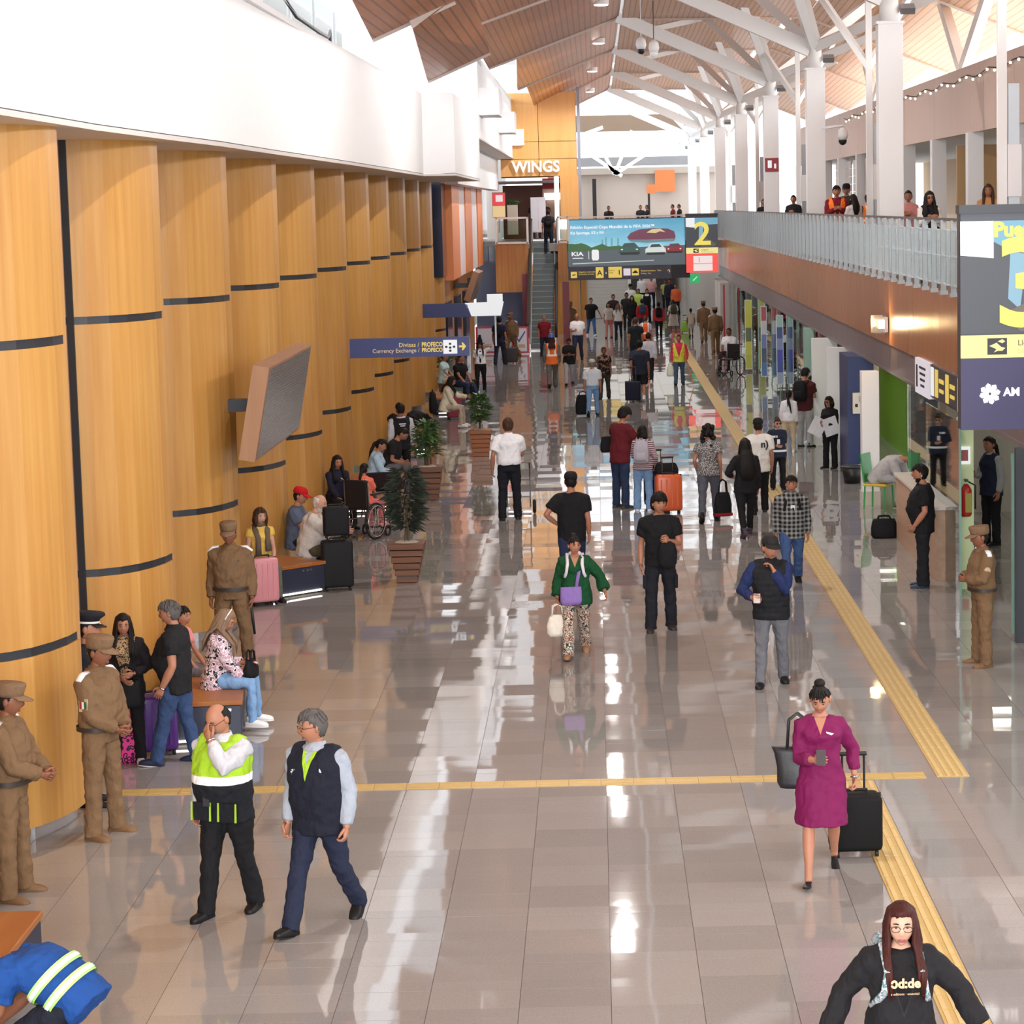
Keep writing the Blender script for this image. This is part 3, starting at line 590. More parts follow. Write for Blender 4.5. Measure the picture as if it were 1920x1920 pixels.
wbd = thing('notice_board', 'small white notice board above the blue and white sign', 'sign', at(928, 569, 74)); MB().box((0, 0, .14), (.46, .06, .28)).build('panel', SW, wbd); MB().box((0, .05, -.6), (.05, .05, 1.3)).build('post', GREYM, wbd)
# ---- flight monitors leaning from the columns
SCR = NT('monitor_screen'); v = SCR.obj(); zz = SCR.xyz(v)
rows = SCR.math('LESS_THAN', SCR.math('FRACT', SCR.math('MULTIPLY', zz[2], 26)), .45); bits = SCR.noise(SCR.scale(v, (1, 9, 26)), 3, 2)
colr = SCR.mix(SCR.math('MULTIPLY', rows, SCR.math('GREATER_THAN', bits, .5)), lin((98, 91, 88)), lin((134, 126, 120))); SCR.set(colr, .25); SCR = SCR.m
FR = wood('monitor_wood', (158, 114, 82), (174, 130, 98), .45)
def monitor(lab, A, B, C, D):
    # A near top, B near bottom, C far top, D far bottom of the face
    A, B, C, D = map(V, (A, B, C, D)); g = thing('flight_monitor', lab, 'monitor', (B + D) / 2); o = (B + D) / 2
    A, B, C, D = A - o, B - o, C - o, D - o; n_ = (C - A).cross(B - A).normalized(); n_ = n_ if n_.x > 0 else -n_
    m_ = MB(); k = -n_ * .2; P = [A, B, D, C]; m_.add(P + [p + k for p in P], [(0, 1, 2, 3), (7, 6, 5, 4), (0, 4, 5, 1), (1, 5, 6, 2), (2, 6, 7, 3), (3, 7, 4, 0)]); m_.build('wooden_case', FR, g)
    ins = lambda p: p + ((A + B + C + D) / 4 - p) * .05 + n_ * .006
    Q = [ins(p) for p in P]; MB().add(Q + [p - n_ * .004 for p in Q], [(0, 1, 2, 3), (7, 6, 5, 4), (0, 4, 5, 1), (1, 5, 6, 2), (2, 6, 7, 3), (3, 7, 4, 0)]).build('screen', SCR, g)
    mid = (A + B + C + D) / 4 + k
    MB().box(mid + V((-.25, -1.2, 0)), (.5, .12, .16)).build('bracket', DARK, g); MB().box(mid + V((-.02, -1.2, 0)), (.1, .3, .5)).build('bracket_plate', BLACK, g)
monitor('big wood framed flight monitor leaning out from the nearest columns', (-4.02, 30.7, 3.42), (-4.24, 30.7, 2.26), (-3.98, 35.0, 3.46), (-4.19, 35.0, 2.30))
monitor('distant wood framed flight monitor below the orange louvers', at(898, 512, 84), at(880, 566, 84), at(906, 508, 88), at(893, 560, 88))
# ---- benches round the columns
BT = wood('bench_top', (148, 88, 40), (168, 108, 56), .4, axis='y')
def bench(lab, c, L, w_, rz):
    g = thing('bench', lab, 'bench', c, rz)
    MB().box((0, 0, .42), (w_, L, .05)).build('seat_board', BT, g, bevel=.008); MB().box((0, 0, .225), (w_ - .03, L - .03, .33)).build('body', NAVY, g, bevel=.01)
    MB().box((0, 0, .03), (w_ - .18, L - .18, .06)).build('plinth', BLACK, g)
    MB().box((0, -L / 2 - .002, .05), (w_ - .2, .03, .02)).build('light_strip', glow('bench_led', (255, 248, 235), 3), g)
    for q in (-.08, 0, .06): MB().box((q + .2, -L / 2 + .012, .35), (.03, .012, .025)).build('socket', CHROME, g)
bench('dark bench end cut by the left bottom corner of the view', (-4.75, 16.4, 0), 1.7, 1.5, 0); bench('dark bench with wooden top under the woman in the patterned blouse', (-4.15, 25.75, 0), 2.0, .78, .12)
bench('dark blue bench with lit base beside the pink suitcase', (-4.95, 35.15, 0), 2.0, 1.05, .80)
bench('dark bench under the travellers by the curly green plant', (-4.45, 45.2, 0), 2.6, .8, .1); bench('dark bench under the woman with the white jacket', (-4.1, 56.2, 0), 2.2, .8, .1); bench('far dark bench under the seated man in black', (-3.95, 66.0, 0), 2.2, .8, .1)
# ---- planters
PW = wood('planter_slat', (92, 56, 36), (128, 82, 54), .5, axis='x'); PW2 = wood('planter_slat_red', (150, 88, 50), (178, 112, 66), .5, axis='x')
LEAF = {k: mat('leaf_' + k, c, .45, var=.25, nscale=5) for k, c in (('dark', (62, 70, 58)), ('green', (92, 124, 68)), ('mid', (78, 108, 62)))}
def leafblade(m_, p, d, L, w_, droop, mi=0):
    d = V(d).normalized(); sd = d.cross(V((0, 0, 1))); sd = sd.normalized() if sd.length > .01 else V((1, 0, 0)); q = [V(p), V(p) + d * L * .5 + V((0, 0, -droop * .25 * L)), V(p) + d * L + V((0, 0, -droop * L))]
    m_.add([q[0], q[1] - sd * w_, q[1] + sd * w_, q[2]], [(0, 1, 3), (0, 3, 2)], mi)
def planter(lab, c, hpot, top, bot, hfol, rfol, kind, slat):
    g = thing('potted_plant', lab, 'plant', c); n_ = 6
    for i in range(n_):
        z0 = hpot * i / n_; a = bot + (top - bot) * (i + .5) / n_
        MB().box((0, 0, z0 + hpot / n_ / 2), (2 * a, 2 * a, hpot / n_ - .014)).build('slat', slat, g, bevel=.006)
    MB().box((0, 0, hpot / 2 - .01), (2 * bot, 2 * bot, hpot - .05)).build('liner', BLACK, g)
    MB().ball((0, 0, hpot - .04), (top * .85, top * .85, .06), 10, 5).build('soil', mat('pebbles', (206, 196, 184), .8, var=.3, nscale=40), g)
    for q in range(4): MB().tube([(rnd.uniform(-.05, .05), rnd.uniform(-.05, .05), hpot - .03), (rnd.uniform(-.1, .1), rnd.uniform(-.1, .1), hpot + hfol * .7)], [.02, .01], 6).build('stem', mat('stem_brown', (92, 82, 62), .7), g)
    m_ = MB(); r_ = random.Random(hash(lab) % 1000)
    N_ = 620 if kind == 'dark' else 420
    for q in range(N_):
        z = r_.random(); a = r_.uniform(0, 2 * PI); e = math.sqrt(r_.random()) * rfol * (math.sin(PI * (.18 + .75 * z)) ** .8 if kind != 'dark' else math.sin(PI * (.06 + .86 * z)) ** .7)
        p = V((e * .6 * math.cos(a), e * .6 * math.sin(a), hpot + .18 + hfol * .95 * z))
        if kind == 'dark': leafblade(m_, p, (math.cos(a), math.sin(a), .55), r_.uniform(.14, .26), .011, r_.uniform(.2, .9), q % 2)
        else: leafblade(m_, p, (math.cos(a), math.sin(a), r_.uniform(-.2, .9)), r_.uniform(.12, .24), .035, r_.uniform(0, .5), q % 2)
    f_ = m_.build('foliage', [LEAF['dark'], mat('leaf_black', (44, 52, 44), .45)] if kind == 'dark' else [LEAF['green'], LEAF['mid']], g); f_['kind'] = 'stuff'
planter('tall dark fine-leaved plant in a dark tapered slatted pot', fl(765, 1090), .58, .27, .14, .92, .34, 'dark', PW)
planter('bushy green plant in a brown slatted pot beside the bench', fl(803, 936), .62, .28, .19, .66, .36, 'green', PW)
planter('green plant in a reddish wooden pot nearest the white-shirted man', fl(902, 855), .58, .24, .17, .58, .27, 'green', PW2)
planter('far green plant behind the woman with the white jacket', fl(838, 738), .5, .26, .2, .9, .36, 'green', PW)
# ---- luggage
def soft(name, m_, mt, par, bev=.03, seg=3, sm=True):
    o = m_.build(name, mt, par, sm, bev, seg); return o
def suitcase(lab, c, w_, d, h_, col, rz=0., handle=.0, ribs=True, rough=.35, tilt=0.):
    g = thing('suitcase', lab, 'suitcase', c, rz); g.rotation_euler = (tilt, 0, rz)
    mt = mat('case_%d_%d_%d' % col, col, rough if ribs else .65, var=.04, spec=.5 if ribs else .15)
    soft('shell', MB().box((0, 0, h_ / 2 + .05), (w_, d, h_)), mt, g, min(w_, d) * .16)
    if ribs:
        for q in (-.3, -.1, .1, .3):
            for s in (-1, 1): MB().box((q * w_, s * d / 2, h_ / 2 + .05), (w_ * .06, .012, h_ * .78)).build('rib', mt, g)
    MB().box((0, 0, h_ / 2 + .05), (w_ + .004, .012, h_ + .004)).build('zip', RUBBER, g)
    for sx in (-.38, .38):
        for sy in (-.36, .36): MB().tube([(sx * w_ - .012, sy * d, .03), (sx * w_ + .012, sy * d, .03)], .03, 10).build('wheel', RUBBER, g)
    MB().tube([(-.1, 0, h_ + .05), (-.1, 0, h_ + .08), (.1, 0, h_ + .08), (.1, 0, h_ + .05)], .013, 6).build('carry_handle', RUBBER, g)
    if handle:
        for s in (-.09, .09): MB().tube([(s, d * .3, h_ + .04), (s, d * .3, h_ + handle)], .01, 6).build('handle_tube', CHROME if handle > .2 and col != (20, 20, 22) else BLACK, g)
        MB().tube([(-.11, d * .3, h_ + handle), (.11, d * .3, h_ + handle)], .018, 8).build('grip', BLACK, g)
    return g
suitcase('tall black suitcase standing at the lit bench end', fl(634, 1106), .44, .28, .66, (34, 34, 36), .2, ribs=False)
suitcase('smaller black suitcase with white tag stacked on the tall black one', V(fl(634, 1106)) + V((0, .02, .73)), .36, .24, .40, (30, 30, 33), .2, ribs=False)
suitcase('pink ribbed suitcase beside the officer and bench', fl(494, 1134), .40, .26, .60, (222, 150, 158), .5)
suitcase('black cabin trolley pulled by the woman in magenta', fl(1604, 1602), .42, .28, .46, (20, 20, 22), .05, handle=.36, ribs=False)
suitcase('burnt orange ribbed suitcase by the couple', fl(1254, 962), .46, .30, .62, (206, 92, 46), .1, handle=.34)
suitcase('black suitcase behind the orange one', fl(1232, 950), .44, .28, .70, (28, 28, 32), .1, handle=.30, ribs=False)
suitcase('navy suitcase pulled by the man in dark shorts', fl(1187, 754), .42, .28, .52, (36, 38, 54), 0, handle=.42, ribs=False)
suitcase('dark grey suitcase beside the traveller in navy', fl(960, 682), .40, .28, .50, (70, 66, 68), 0, handle=.45, ribs=False)
suitcase('maroon suitcase before the woman with the white jacket', fl(852, 786), .36, .26, .55, (148, 58, 74), .3)
suitcase('black suitcase beside the far seated man', fl(878, 750), .48, .3, .52, (26, 26, 30), .1, ribs=False)
suitcase('teal edged grey suitcase at the far bench', fl(861, 756), .22, .3, .75, (122, 150, 156), .1, ribs=False)
suitcase('pale pink suitcase beside the bending man', fl(772, 858), .22, .30, .60, (226, 168, 180), .1)
suitcase('bright green child suitcase far down the hall', fl(1286, 624), .36, .25, .42, (158, 206, 60), 0, handle=.3)
suitcase('purple suitcase behind the man in the black polo', fl(293, 1415), .42, .26, .56, (74, 34, 110), .4)
def bag(name, lab, c, w_, d, h_, mt, rz=0., strap=0., top=.75, cat='bag', par=None, tilt=0.):
    g = thing(name, lab, cat, c, rz); g.rotation_euler = (0, tilt, rz)
    R_ = []
    for z, k in ((0, .86), (.04, 1), (h_ * .5, 1.0), (h_ * .85, (1 + top) / 2), (h_, top)):
        R_.append([(k * w_ / 2 * math.copysign(abs(math.cos(a)) ** .5, math.cos(a)), (1 if z < h_ * .8 else .5) * d / 2 * math.copysign(abs(math.sin(a)) ** .6, math.sin(a)), z) for a in [2 * PI * i / 16 for i in range(16)]])
    MB().rings(R_).build('body', mt, g, True)
    if strap:
        for s in (-.18, .18): MB().tube([(-w_ * .25, s * d, h_ * .95), (-w_ * .2, s * d, h_ + strap * .8), (0, s * d, h_ + strap), (w_ * .2, s * d, h_ + strap * .8), (w_ * .25, s * d, h_ * .95)], .012, 6).build('strap', mt if not isinstance(mt, list) else mt[0], g, True)
    return g
def leopard(name, c1, c2, sc_=26.):
    t = NT(name); v = t.obj(); vo = t.node('ShaderNodeTexVoronoi'); vo.inputs['Scale'].default_value = sc_; t.lk(v, vo.inputs['Vector'])
    f = t.math('MULTIPLY', t.math('GREATER_THAN', vo.outputs['Distance'], .28), t.math('LESS_THAN', vo.outputs['Distance'], .55)); return t.set(t.mix(f, lin(c1), lin(c2)), .7)
BAGB = mat('bag_black', (26, 26, 29), .7, bump=.2, spec=.15)
bag('tote_bag', 'pink leopard print bag standing behind the officer', fl(236, 1428), .30, .20, .42, leopard('pink_leopard', (226, 60, 150), (40, 14, 34)), .2, .08)
bag('duffel_bag', 'black duffel bag on the floor before the counter', fl(1658, 1008), .42, .3, .30, BAGB, 0, .05, .8)
bag('travel_bag', 'black bag lying on the bench behind the dark plant', (-3.85, 43.6, .45), .85, .5, .30, mat('bag_plum', (38, 28, 31), .8, spec=.1), .3, 0, .6)
bag('camera_bag', 'small black bag resting behind the orange suitcase handle', V(fl(1254, 962)) + V((-.02, .3, .62)), .42, .2, .22, BAGB)
# ---- hand truck, wheelchairs
def handtruck(c):
    g = thing('hand_truck', 'silver two-wheeled hand truck steered by the man in the white shirt', 'trolley', c)
    for s in (-.2, .2): MB().tube([(s, 0, .12), (s, 0, .9)], .014, 6).build('upright', CHROME, g); MB().wheel((s * 1.35, 0, .13), .1, .028, (1, 0, 0), 16).build('wheel', RUBBER, g, True)
    for z in (.3, .6, .9): MB().tube([(-.2, 0, z), (.2, 0, z)], .012, 6).build('rung', CHROME, g)
    MB().box((0, .14, .04), (.42, .28, .02)).build('toe_plate', CHROME, g)
handtruck(V(fl(966, 972)) + V((.05, .62, 0)))
def wheelchair(lab, c, rz):
    g = thing('wheelchair', lab, 'wheelchair', c, rz)
    SE = mat('chair_vinyl', (30, 26, 30), .5)
    MB().box((0, .02, .50), (.42, .42, .05)).build('seat', SE, g, bevel=.015); MB().box((0, -.21, .74), (.42, .04, .46)).build('backrest', SE, g, bevel=.015)
    for s in (-1, 1):
        MB().wheel((s * .29, -.12, .30), .285, .018, (1, 0, 0), 28).build('wheel', RUBBER, g, True); m_ = MB()
        for q in range(12): m_.tube([(s * .29, -.12, .30), (s * .29, -.12 + .28 * math.cos(q * PI / 6), .30 + .28 * math.sin(q * PI / 6))], .004, 4)
        m_.build('spokes', CHROME, g); MB().wheel((s * .325, -.12, .30), .25, .008, (1, 0, 0), 24).build('hand_rim', CHROME, g, True)
        MB().wheel((s * .22, .34, .09), .075, .02, (1, 0, 0), 14).build('caster', RUBBER, g, True)
        MB().tube([(s * .23, -.3, 1.0), (s * .23, -.22, .95), (s * .23, -.2, .3), (s * .23, .25, .3), (s * .23, .3, .5), (s * .23, .42, .15)], .013, 6).build('frame_tube', CHROME, g, True)
        MB().box((s * .25, .02, .73), (.05, .34, .03)).build('armrest', BLACK, g); MB().tube([(s * .23, -.22, .95), (s * .23, -.36, .95)], .018, 6).build('push_grip', RUBBER, g)
        MB().box((s * .12, .48, .12), (.16, .16, .02)).build('footplate', BLACK, g)
wheelchair('black wheelchair seen from behind with the coral topped rider', fl(685, 1008), -.5); wheelchair('wheelchair of the man in the white shirt at the far right', fl(1370, 704), PI * .82)
# ---- right-hand shop fronts
SG = glass('shop_glass', (232, 244, 238), .25); LIME = mat('pale_lime', (206, 222, 172), .5, var=.02)
shop = struct('wall_shops')
MB().box((4.97, 33.9, 1.17), (.20, .22, 2.34)).build('pale_green_pier', LIME, shop)
def pane(y0, y1, x=5.0, z1=2.34): MB().box((x, (y0 + y1) / 2, z1 / 2), (.014, y1 - y0, z1)).build('glass_pane', SG, shop); MB().box((x, y0, z1 / 2), (.03, .03, z1)).build('pane_edge', mat('glass_edge', (120, 160, 146), .2), shop)
pane(33.2, 36.6, 4.80); pane(36.7, 40.4, 5.0)
for y0, x in ((28.3, 4.9), (29.6, 5.0)): MB().box((x, y0, 1.17), (.13, .13, 2.34)).build('door_post', DARK, shop)
d2 = struct('door_2', (4.95, 29.7, 0))
MB().box((.45, .25, 1.15), (.9, .02, 2.2)).build('glass_leaf', SG, d2); MB().box((.02, .25, 1.15), (.05, .04, 2.2)).build('stile', mat('glass_edge', (120, 160, 146), .2), d2); MB().tube([(.25, .2, .8), (.25, .2, 1.6)], .02, 8).build('pull_handle', CHROME, d2)
for z in (.95, 1.45): MB().tube([(.25, .2, z), (.4, .2, z)], .014, 6).build('handle_mount', CHROME, d2)
MB().box((4.74, 43.7, 1.17), (.30, .30, 2.34)).build('white_column', WHITE, shop, bevel=.01); MB().box((4.74, 43.7, .12), (.33, .33, .24)).build('column_base', mat('tile_base', (206, 198, 184), .3), shop)
MB().box((6.4, 52.5, 1.4), (.1, 8, 2.8)).build('green_wall', mat('lime_wall', (124, 196, 48), .4, var=.02), shop)
MB().box((5.02, 48.6, 1.17), (.5, 1.6, 2.34)).build('blue_wall', mat('royal_blue_wall', (44, 58, 104), .45, var=.02), shop)
MB().box((5.6, 41.6, 1.17), (.35, .2, 2.34)).build('tan_pier', mat('tan_pier', (196, 172, 150), .5), shop); MB().box((5.1, 39.2, 1.17), (.16, .3, 2.34)).build('grey_pier', mat('grey_pier', (130, 140, 136), .3), shop)
for Y in (51.0, 54.6): MB().box((4.95, Y, 1.17), (.55, .22, 2.34)).build('white_door_jamb', WHITE, shop)
MB().box((5.6, 56.6, 1.17), (1.2, .3, 2.34)).build('brick_pier', mat('brick_brown', (136, 96, 84), .6), shop); MB().box((4.98, 59.0, 1.17), (.2, .6, 2.34)).build('teal_pier', mat('teal_pier', (150, 190, 174), .4), shop)
for i in range(12): pane(59.6 + 3.0 * i, 62.5 + 3.0 * i)
for Y, c_ in ((66.0, (196, 190, 168)), (72.5, (120, 130, 126)), (78, (186, 180, 150)), (84.5, (190, 186, 176)), (89, (214, 210, 200)), (93, (200, 196, 190))): MB().box((5.25, Y, 1.17), (.35, .5, 2.34)).build('shop_pier', mat('pier_%d' % int(Y), c_, .4), shop)
MB().box((4.85, 97, 1.17), (.35, 5, 2.34)).build('grey_wall', mat('far_grey', (196, 192, 190), .5), shop); MB().box((4.72, 92.6, 1.17), (.06, .12, 2.3)).build('red_pipe', mat('pipe_red', (170, 32, 40), .4), shop)
for y0, y1, c_ in ((26, 33.5, (232, 228, 214)), (33.5, 42, (206, 200, 176)), (57, 66, (206, 196, 176)), (66, 78, (170, 176, 160)), (78, 92, (196, 186, 150)), (92, 103, (170, 170, 166))): MB().box((9.3, (y0 + y1) / 2, 1.4), (.1, y1 - y0, 2.8)).build('shop_wall', mat('shop_in_%d' % y0, c_, .6), shop)
for Y in (33.45, 42.2, 56.9): MB().box((7.6, Y + .05, 1.4), (3.6, .1, 2.8)).build('shop_divider', mat('divider', (216, 214, 200), .6), shop)
MB().box((6.6, 56.75, 1.3), (1.6, .08, 2.6)).build('lit_wall', mat('warm_wall', (240, 222, 190), .5), shop)
SLM = glow('shop_light', (255, 247, 232), 5)
for Y in (28, 31.5, 36, 39, 45, 49.5, 53.5, 60, 65, 70, 75, 80, 85, 90):
    d = struct('ceiling_light', (6.6, Y, 2.84)); MB().box((0, 0, 0), (1.2, .6, .05)).build('diffuser', SLM, d); MB().box((0, 0, .02), (1.26, .66, .05)).build('frame', WHITE, d)
# shelves and goods inside the glazed shops
for Y, c_ in ((62, (150, 160, 150)), (68.5, (180, 170, 120)), (74.5, (120, 140, 150)), (81, (190, 180, 150))):
    s_ = thing('shop_shelf', 'tall shelf of small goods behind the shop glass at %s' % {62: 'the teal pier', 68.5: 'the blue poster', 74.5: 'the striped poster', 81: 'the yellow poster'}[Y], 'shelf', (6.2, Y, 0))
    for z in (.1, .6, 1.1, 1.6, 2.1): MB().box((0, 0, z), (1.4, .4, .03)).build('board', mat('shelf_%d' % Y, c_, .5), s_)
    for sx in (-.7, .7): MB().box((sx, 0, 1.1), (.03, .4, 2.2)).build('upright', ALU, s_)
    m_ = MB()
    for z in (.1, .6, 1.1, 1.6):
        for q in range(9): m_.box((-.6 + q * .15, 0, z + .17), (.11, .25, .3), q % 4)
    o = m_.build('goods', [mat('good_%d' % q, c2, .5) for q, c2 in enumerate(((200, 120, 60), (70, 110, 160), (220, 210, 190), (150, 50, 60)))], s_); o['kind'] = 'stuff'
def poster(lab, x, Y, z0, z1, w_, cols):
    g = thing('poster', lab, 'poster', (x, Y, z0)); n_ = len(cols)
    MB().box((0, .03, (z1 - z0) / 2), (w_ + .04, .03, z1 - z0 + .04)).build('frame', ALU, g)
    for i, c_ in enumerate(cols): MB().box((0, 0, (z1 - z0) * (i + .5) / n_), (w_, .03, (z1 - z0) / n_)).build('printed_field', glow('post_%d_%d_%d' % c_, c_, .2), g)
poster('tall yellow poster on the far shop glass', 4.78, 79, .1, 2.25, .18, [(206, 206, 60), (226, 222, 70), (90, 100, 50), (226, 222, 70), (232, 228, 80)]); poster('narrow blue poster strip on the shop glass', 4.86, 66.6, .5, 2.3, .15, [(180, 190, 210), (40, 70, 160), (44, 60, 190), (150, 160, 210), (40, 70, 150), (190, 228, 214)]); poster('thin red white and blue poster strip on the shop glass', 4.84, 72.6, .3, 2.3, .14, [(60, 110, 170), (40, 60, 90), (120, 130, 190), (230, 226, 230), (190, 60, 70)])
# counter, bin, call box, extinguisher, sign plates
ct = thing('counter', 'beige service counter with marble top behind the bearded man', 'counter', (4.90, 36.85, 0)); MB().box((0, 0, .50), (.5, 4.5, 1.0)).build('body', wood('counter_tan', (176, 142, 116), (196, 162, 136), .4, axis='y'), ct); MB().box((0, 0, 1.02), (.56, 4.6, .05)).build('top', mat('counter_stone', (216, 206, 196), .25), ct, bevel=.008)
bn = thing('waste_bin', 'black open waste bin at the blue wall', 'bin', fl(1598, 906)); MB().tube([(0, 0, 0), (0, 0, .32)], [.15, .2], 16).build('bucket', BLACK, bn, True); MB().wheel((0, 0, .32), .2, .015, (0, 0, 1), 20).build('rim', mat('bin_rim', (70, 72, 76), .4), bn, True)
bag('paper_sack', 'crumpled pale sack beside the black bin', fl(1617, 900), .3, .25, .3, mat('sack_pale', (186, 186, 196), .6), 0, 0, .5)
cb = thing('call_box', 'white electrical call box on the blue wall', 'box', (4.96, 47.78, 1.25)); MB().box((0, 0, .2), (.20, .08, .40)).build('case', mat('box_cream', (236, 230, 214), .4), cb, bevel=.01); MB().box((-.03, -.045, .16), (.05, .01, .06)).build('lock', BLACK, cb); MB().box((.05, -.045, .28), (.04, .01, .12)).build('keyhole_plate', BLACK, cb)
fe = thing('fire_extinguisher', 'red fire extinguisher hung on the pale green pier', 'extinguisher', (4.95, 33.68, 1.02)); MB().tube([(0, 0, 0), (0, 0, .03), (0, 0, .36), (0, 0, .42), (0, 0, .44)], [.06, .075, .075, .04, .025], 14).build('cylinder', mat('extinguisher_red', (176, 40, 34), .3), fe, True); MB().box((.02, -.066, .19), (.08, .03, .26)).build('label', glow('ext_yellow', (214, 200, 60), .1), fe); MB().box((0, -.01, .49), (.04, .12, .03)).build('lever', BLACK, fe); MB().tube([(.03, -.02, .47), (.12, -.03, .42), (.12, -.03, .1)], .012, 6).build('hose', RUBBER, fe, True); MB().box((0, .08, .2), (.1, .04, .1)).build('bracket', GREYM, fe)
sp_ = thing('safety_plate', 'white safety plate above the fire extinguisher', 'sign', (4.94, 33.76, 1.72)); MB().box((0, 0, .12), (.16, .015, .24)).build('plate', SW, sp_); MB().box((0, -.008, .12), (.10, .01, .15)).build('pictogram', mat('plate_red', (170, 90, 80), .5), sp_)
sq = thing('alarm_plate', 'small orange red plate low on the pale green pier', 'sign', (4.95, 33.77, .14)); MB().box((0, 0, .06), (.09, .015, .12)).build('plate', mat('plate_orange', (200, 84, 44), .5), sq)
for lab, Y0, Y1, z0, z1, c_ in (('white sign with small print hung on the dark header', 37.4, 39.0, 2.32, 2.86, (222, 214, 222)), ('slate sign with yellow pictograms hung on the dark header', 33.6, 37.2, 2.38, 2.86, (84, 78, 96))):
    g = thing('header_sign', lab, 'sign', (4.97, (Y0 + Y1) / 2, z0)); MB().box((0, 0, (z1 - z0) / 2), (.05, Y1 - Y0, z1 - z0)).build('board', glow('hs_%d' % Y0, c_, .12 if Y0 < 37 else .5), g)  # white board is given its own glow to read bright
    if Y0 > 37:
        MB().box((-.03, .55, .27), (.01, .12, .34)).build('pictogram', SBK, g)
        for q in range(4): MB().box((-.03, -.1 - .0 * q, .42 - q * .09), (.01, .7 - .1 * q, .035)).build('print_line', SBK, g)
    else:
        for yy, hh in ((1.55, .42), (1.1, .4), (.0, .4), (-1.2, .46)): MB().box((-.03, yy, .24), (.02, .25, hh)).build('pictogram_plate', SY if yy != 1.55 else SW, g)
        for yy in (.6, -.5): MB().box((-.03, yy, .3), (.01, .45, .06)).build('print_line', SY, g); MB().box((-.03, yy, .16), (.01, .4, .05)).build('print_line', SY, g)
# wall lamp on the fascia
wl_ = thing('wall_lamp', 'square glass wall lamp glowing on the brown fascia', 'lamp', (4.96, 43.0, 3.18))
MB().box((-.02, 0, 0), (.06, .4, .26)).build('back_plate', CHROME, wl_); MB().box((-.14, .18, 0), (.2, .04, .30)).build('front_plate', mat('lamp_plate', (120, 110, 104), .2, .6), wl_); MB().box((-.14, -.2, 0), (.2, .03, .30)).build('front_plate', glass('clear_glass', (250, 252, 255)), wl_); MB().box((-.09, -.02, 0), (.07, .12, .14)).build('bulb', glow('lamp_bulb', (255, 214, 140), 12), wl_)
l = bpy.data.lights.new('wall_lamp_light', 'POINT'); l.energy = 26; l.color = (1, .72, .36); l.shadow_soft_size = .08; o = bpy.data.objects.new('wall_lamp_light', l); o.location = (4.72, 42.75, 3.2); COL.objects.link(o)
# signs on the steel columns, cameras, restaurant boards, floor posters
for lab, Y, z in (('red fire sign with white pictogram on a white steel column', 75.5, 6.2), ('small far red fire sign on a white steel column', 136.2, 5.95)):
    g = thing('fire_sign', lab, 'sign', (5.32, Y - .24, z)); MB().box((0, 0, .2), (.40, .02, .40)).build('plate', glow('fire_red', (206, 48, 56), .2), g); MB().box((-.06, -.012, .22), (.12, .01, .22)).build('pictogram', SW, g); MB().box((.1, -.012, .16), (.06, .01, .14)).build('pictogram', SW, g)
def cctv(lab, c, hang, dome):
    g = thing('security_camera', lab, 'camera', c)
    MB().tube([(0, 0, 0), (0, 0, .1), (0, 0, .22), (0, 0, .3)], [.1, .13, .11, .03], 12).build('housing', WHITE, g, True); MB().ball((0, 0, -.02), (.1, .1, .11), 12, 7).build('dome', BLACK if dome else WHITE, g, True)
    if hang: MB().tube([(0, 0, .3), (0, 0, hang)], .012, 6).build('cable', BLACK if not dome else WHITE, g)
    else: MB().tube([(0, 0, .28), (0, 0, .33), (-.5, 0, .28)], .03, 8).build('arm', WHITE, g, True)
cctv('white dome camera hanging left of the pair below the roof', at(1202, 92, 62), 1.2, True); cctv('bulky white camera hanging right of the pair on a black cable', at(1226, 98, 60), 1.2, False); cctv('dome camera on a bracket arm from the second white column', at(1580, 262, 60.2), 0, True)
rm = thing('menu_board', 'red and cream lit menu board by the landing', 'sign', at(936, 408, 101)); MB().box((0, 0, .50), (.52, .1, 1.0)).build('case', DARK, rm); MB().box((0, -.06, .72), (.5, .03, .52)).build('red_panel', glow('menu_red', (232, 70, 76), .6), rm); MB().box((0, -.06, .24), (.5, .03, .44)).build('food_panel', glow('menu_cream', (236, 206, 150), .5), rm); MB().box((.02, -.08, .76), (.28, .02, .26)).build('white_print', glow('menu_white', (250, 226, 226), .6), rm); MB().box((0, 0, -.3), (.06, .06, .6)).build('post', GREYM, rm)
ws = thing('shop_lettering', 'white raised letters on the amber facade over the escalator', 'sign', at(1005, 322, 102.7))
text('WINGS', .62, glow('letter_white', (252, 252, 250), .6), ws, (0, 0, 0), align='CENTER', ext=.06, bold=.02, sx=.95)
for lab, px, w_, mark in (('red framed floor poster with a blue tick beside the escalator', (976, 664), .62, True), ('red framed floor poster behind the woman phoning', (912, 664), .75, False)):
    g = thing('floor_poster', lab, 'poster', fl(*px)); MB().box((0, 0, .5), (w_, .06, 1.0)).build('frame', mat('poster_red', (206, 62, 80), .4), g); MB().box((0, -.035, .52), (w_ * .78, .02, .84)).build('sheet', mat('poster_sheet', (226, 224, 236), .4), g); MB().box((0, 0, .02), (w_, .3, .04)).build('foot', GREYM, g)
    if mark: flat('tick', [(-.16, .72), (-.05, .52), (.18, .86), (.2, .8), (-.04, .42), (-.2, .68)], mat('tick_blue', (60, 90, 160), .4), g, -.047)
    MB().box((.05, -.05, .3), (w_ * .4, .01, .12)).build('print', mat('poster_print', (196, 176, 150), .5), g)
ex = thing('exit_sign', 'small green running man exit sign far under the deck', 'sign', at(1303, 530, 108)); MB().box((0, 0, .18), (.42, .06, .36)).build('plate', glow('exit_green', (40, 190, 110), .8), ex); flat('arrow', [(-.1, .1), (-.06, .08), (.1, .24), (.1, .28)], SW, ex, -.034)
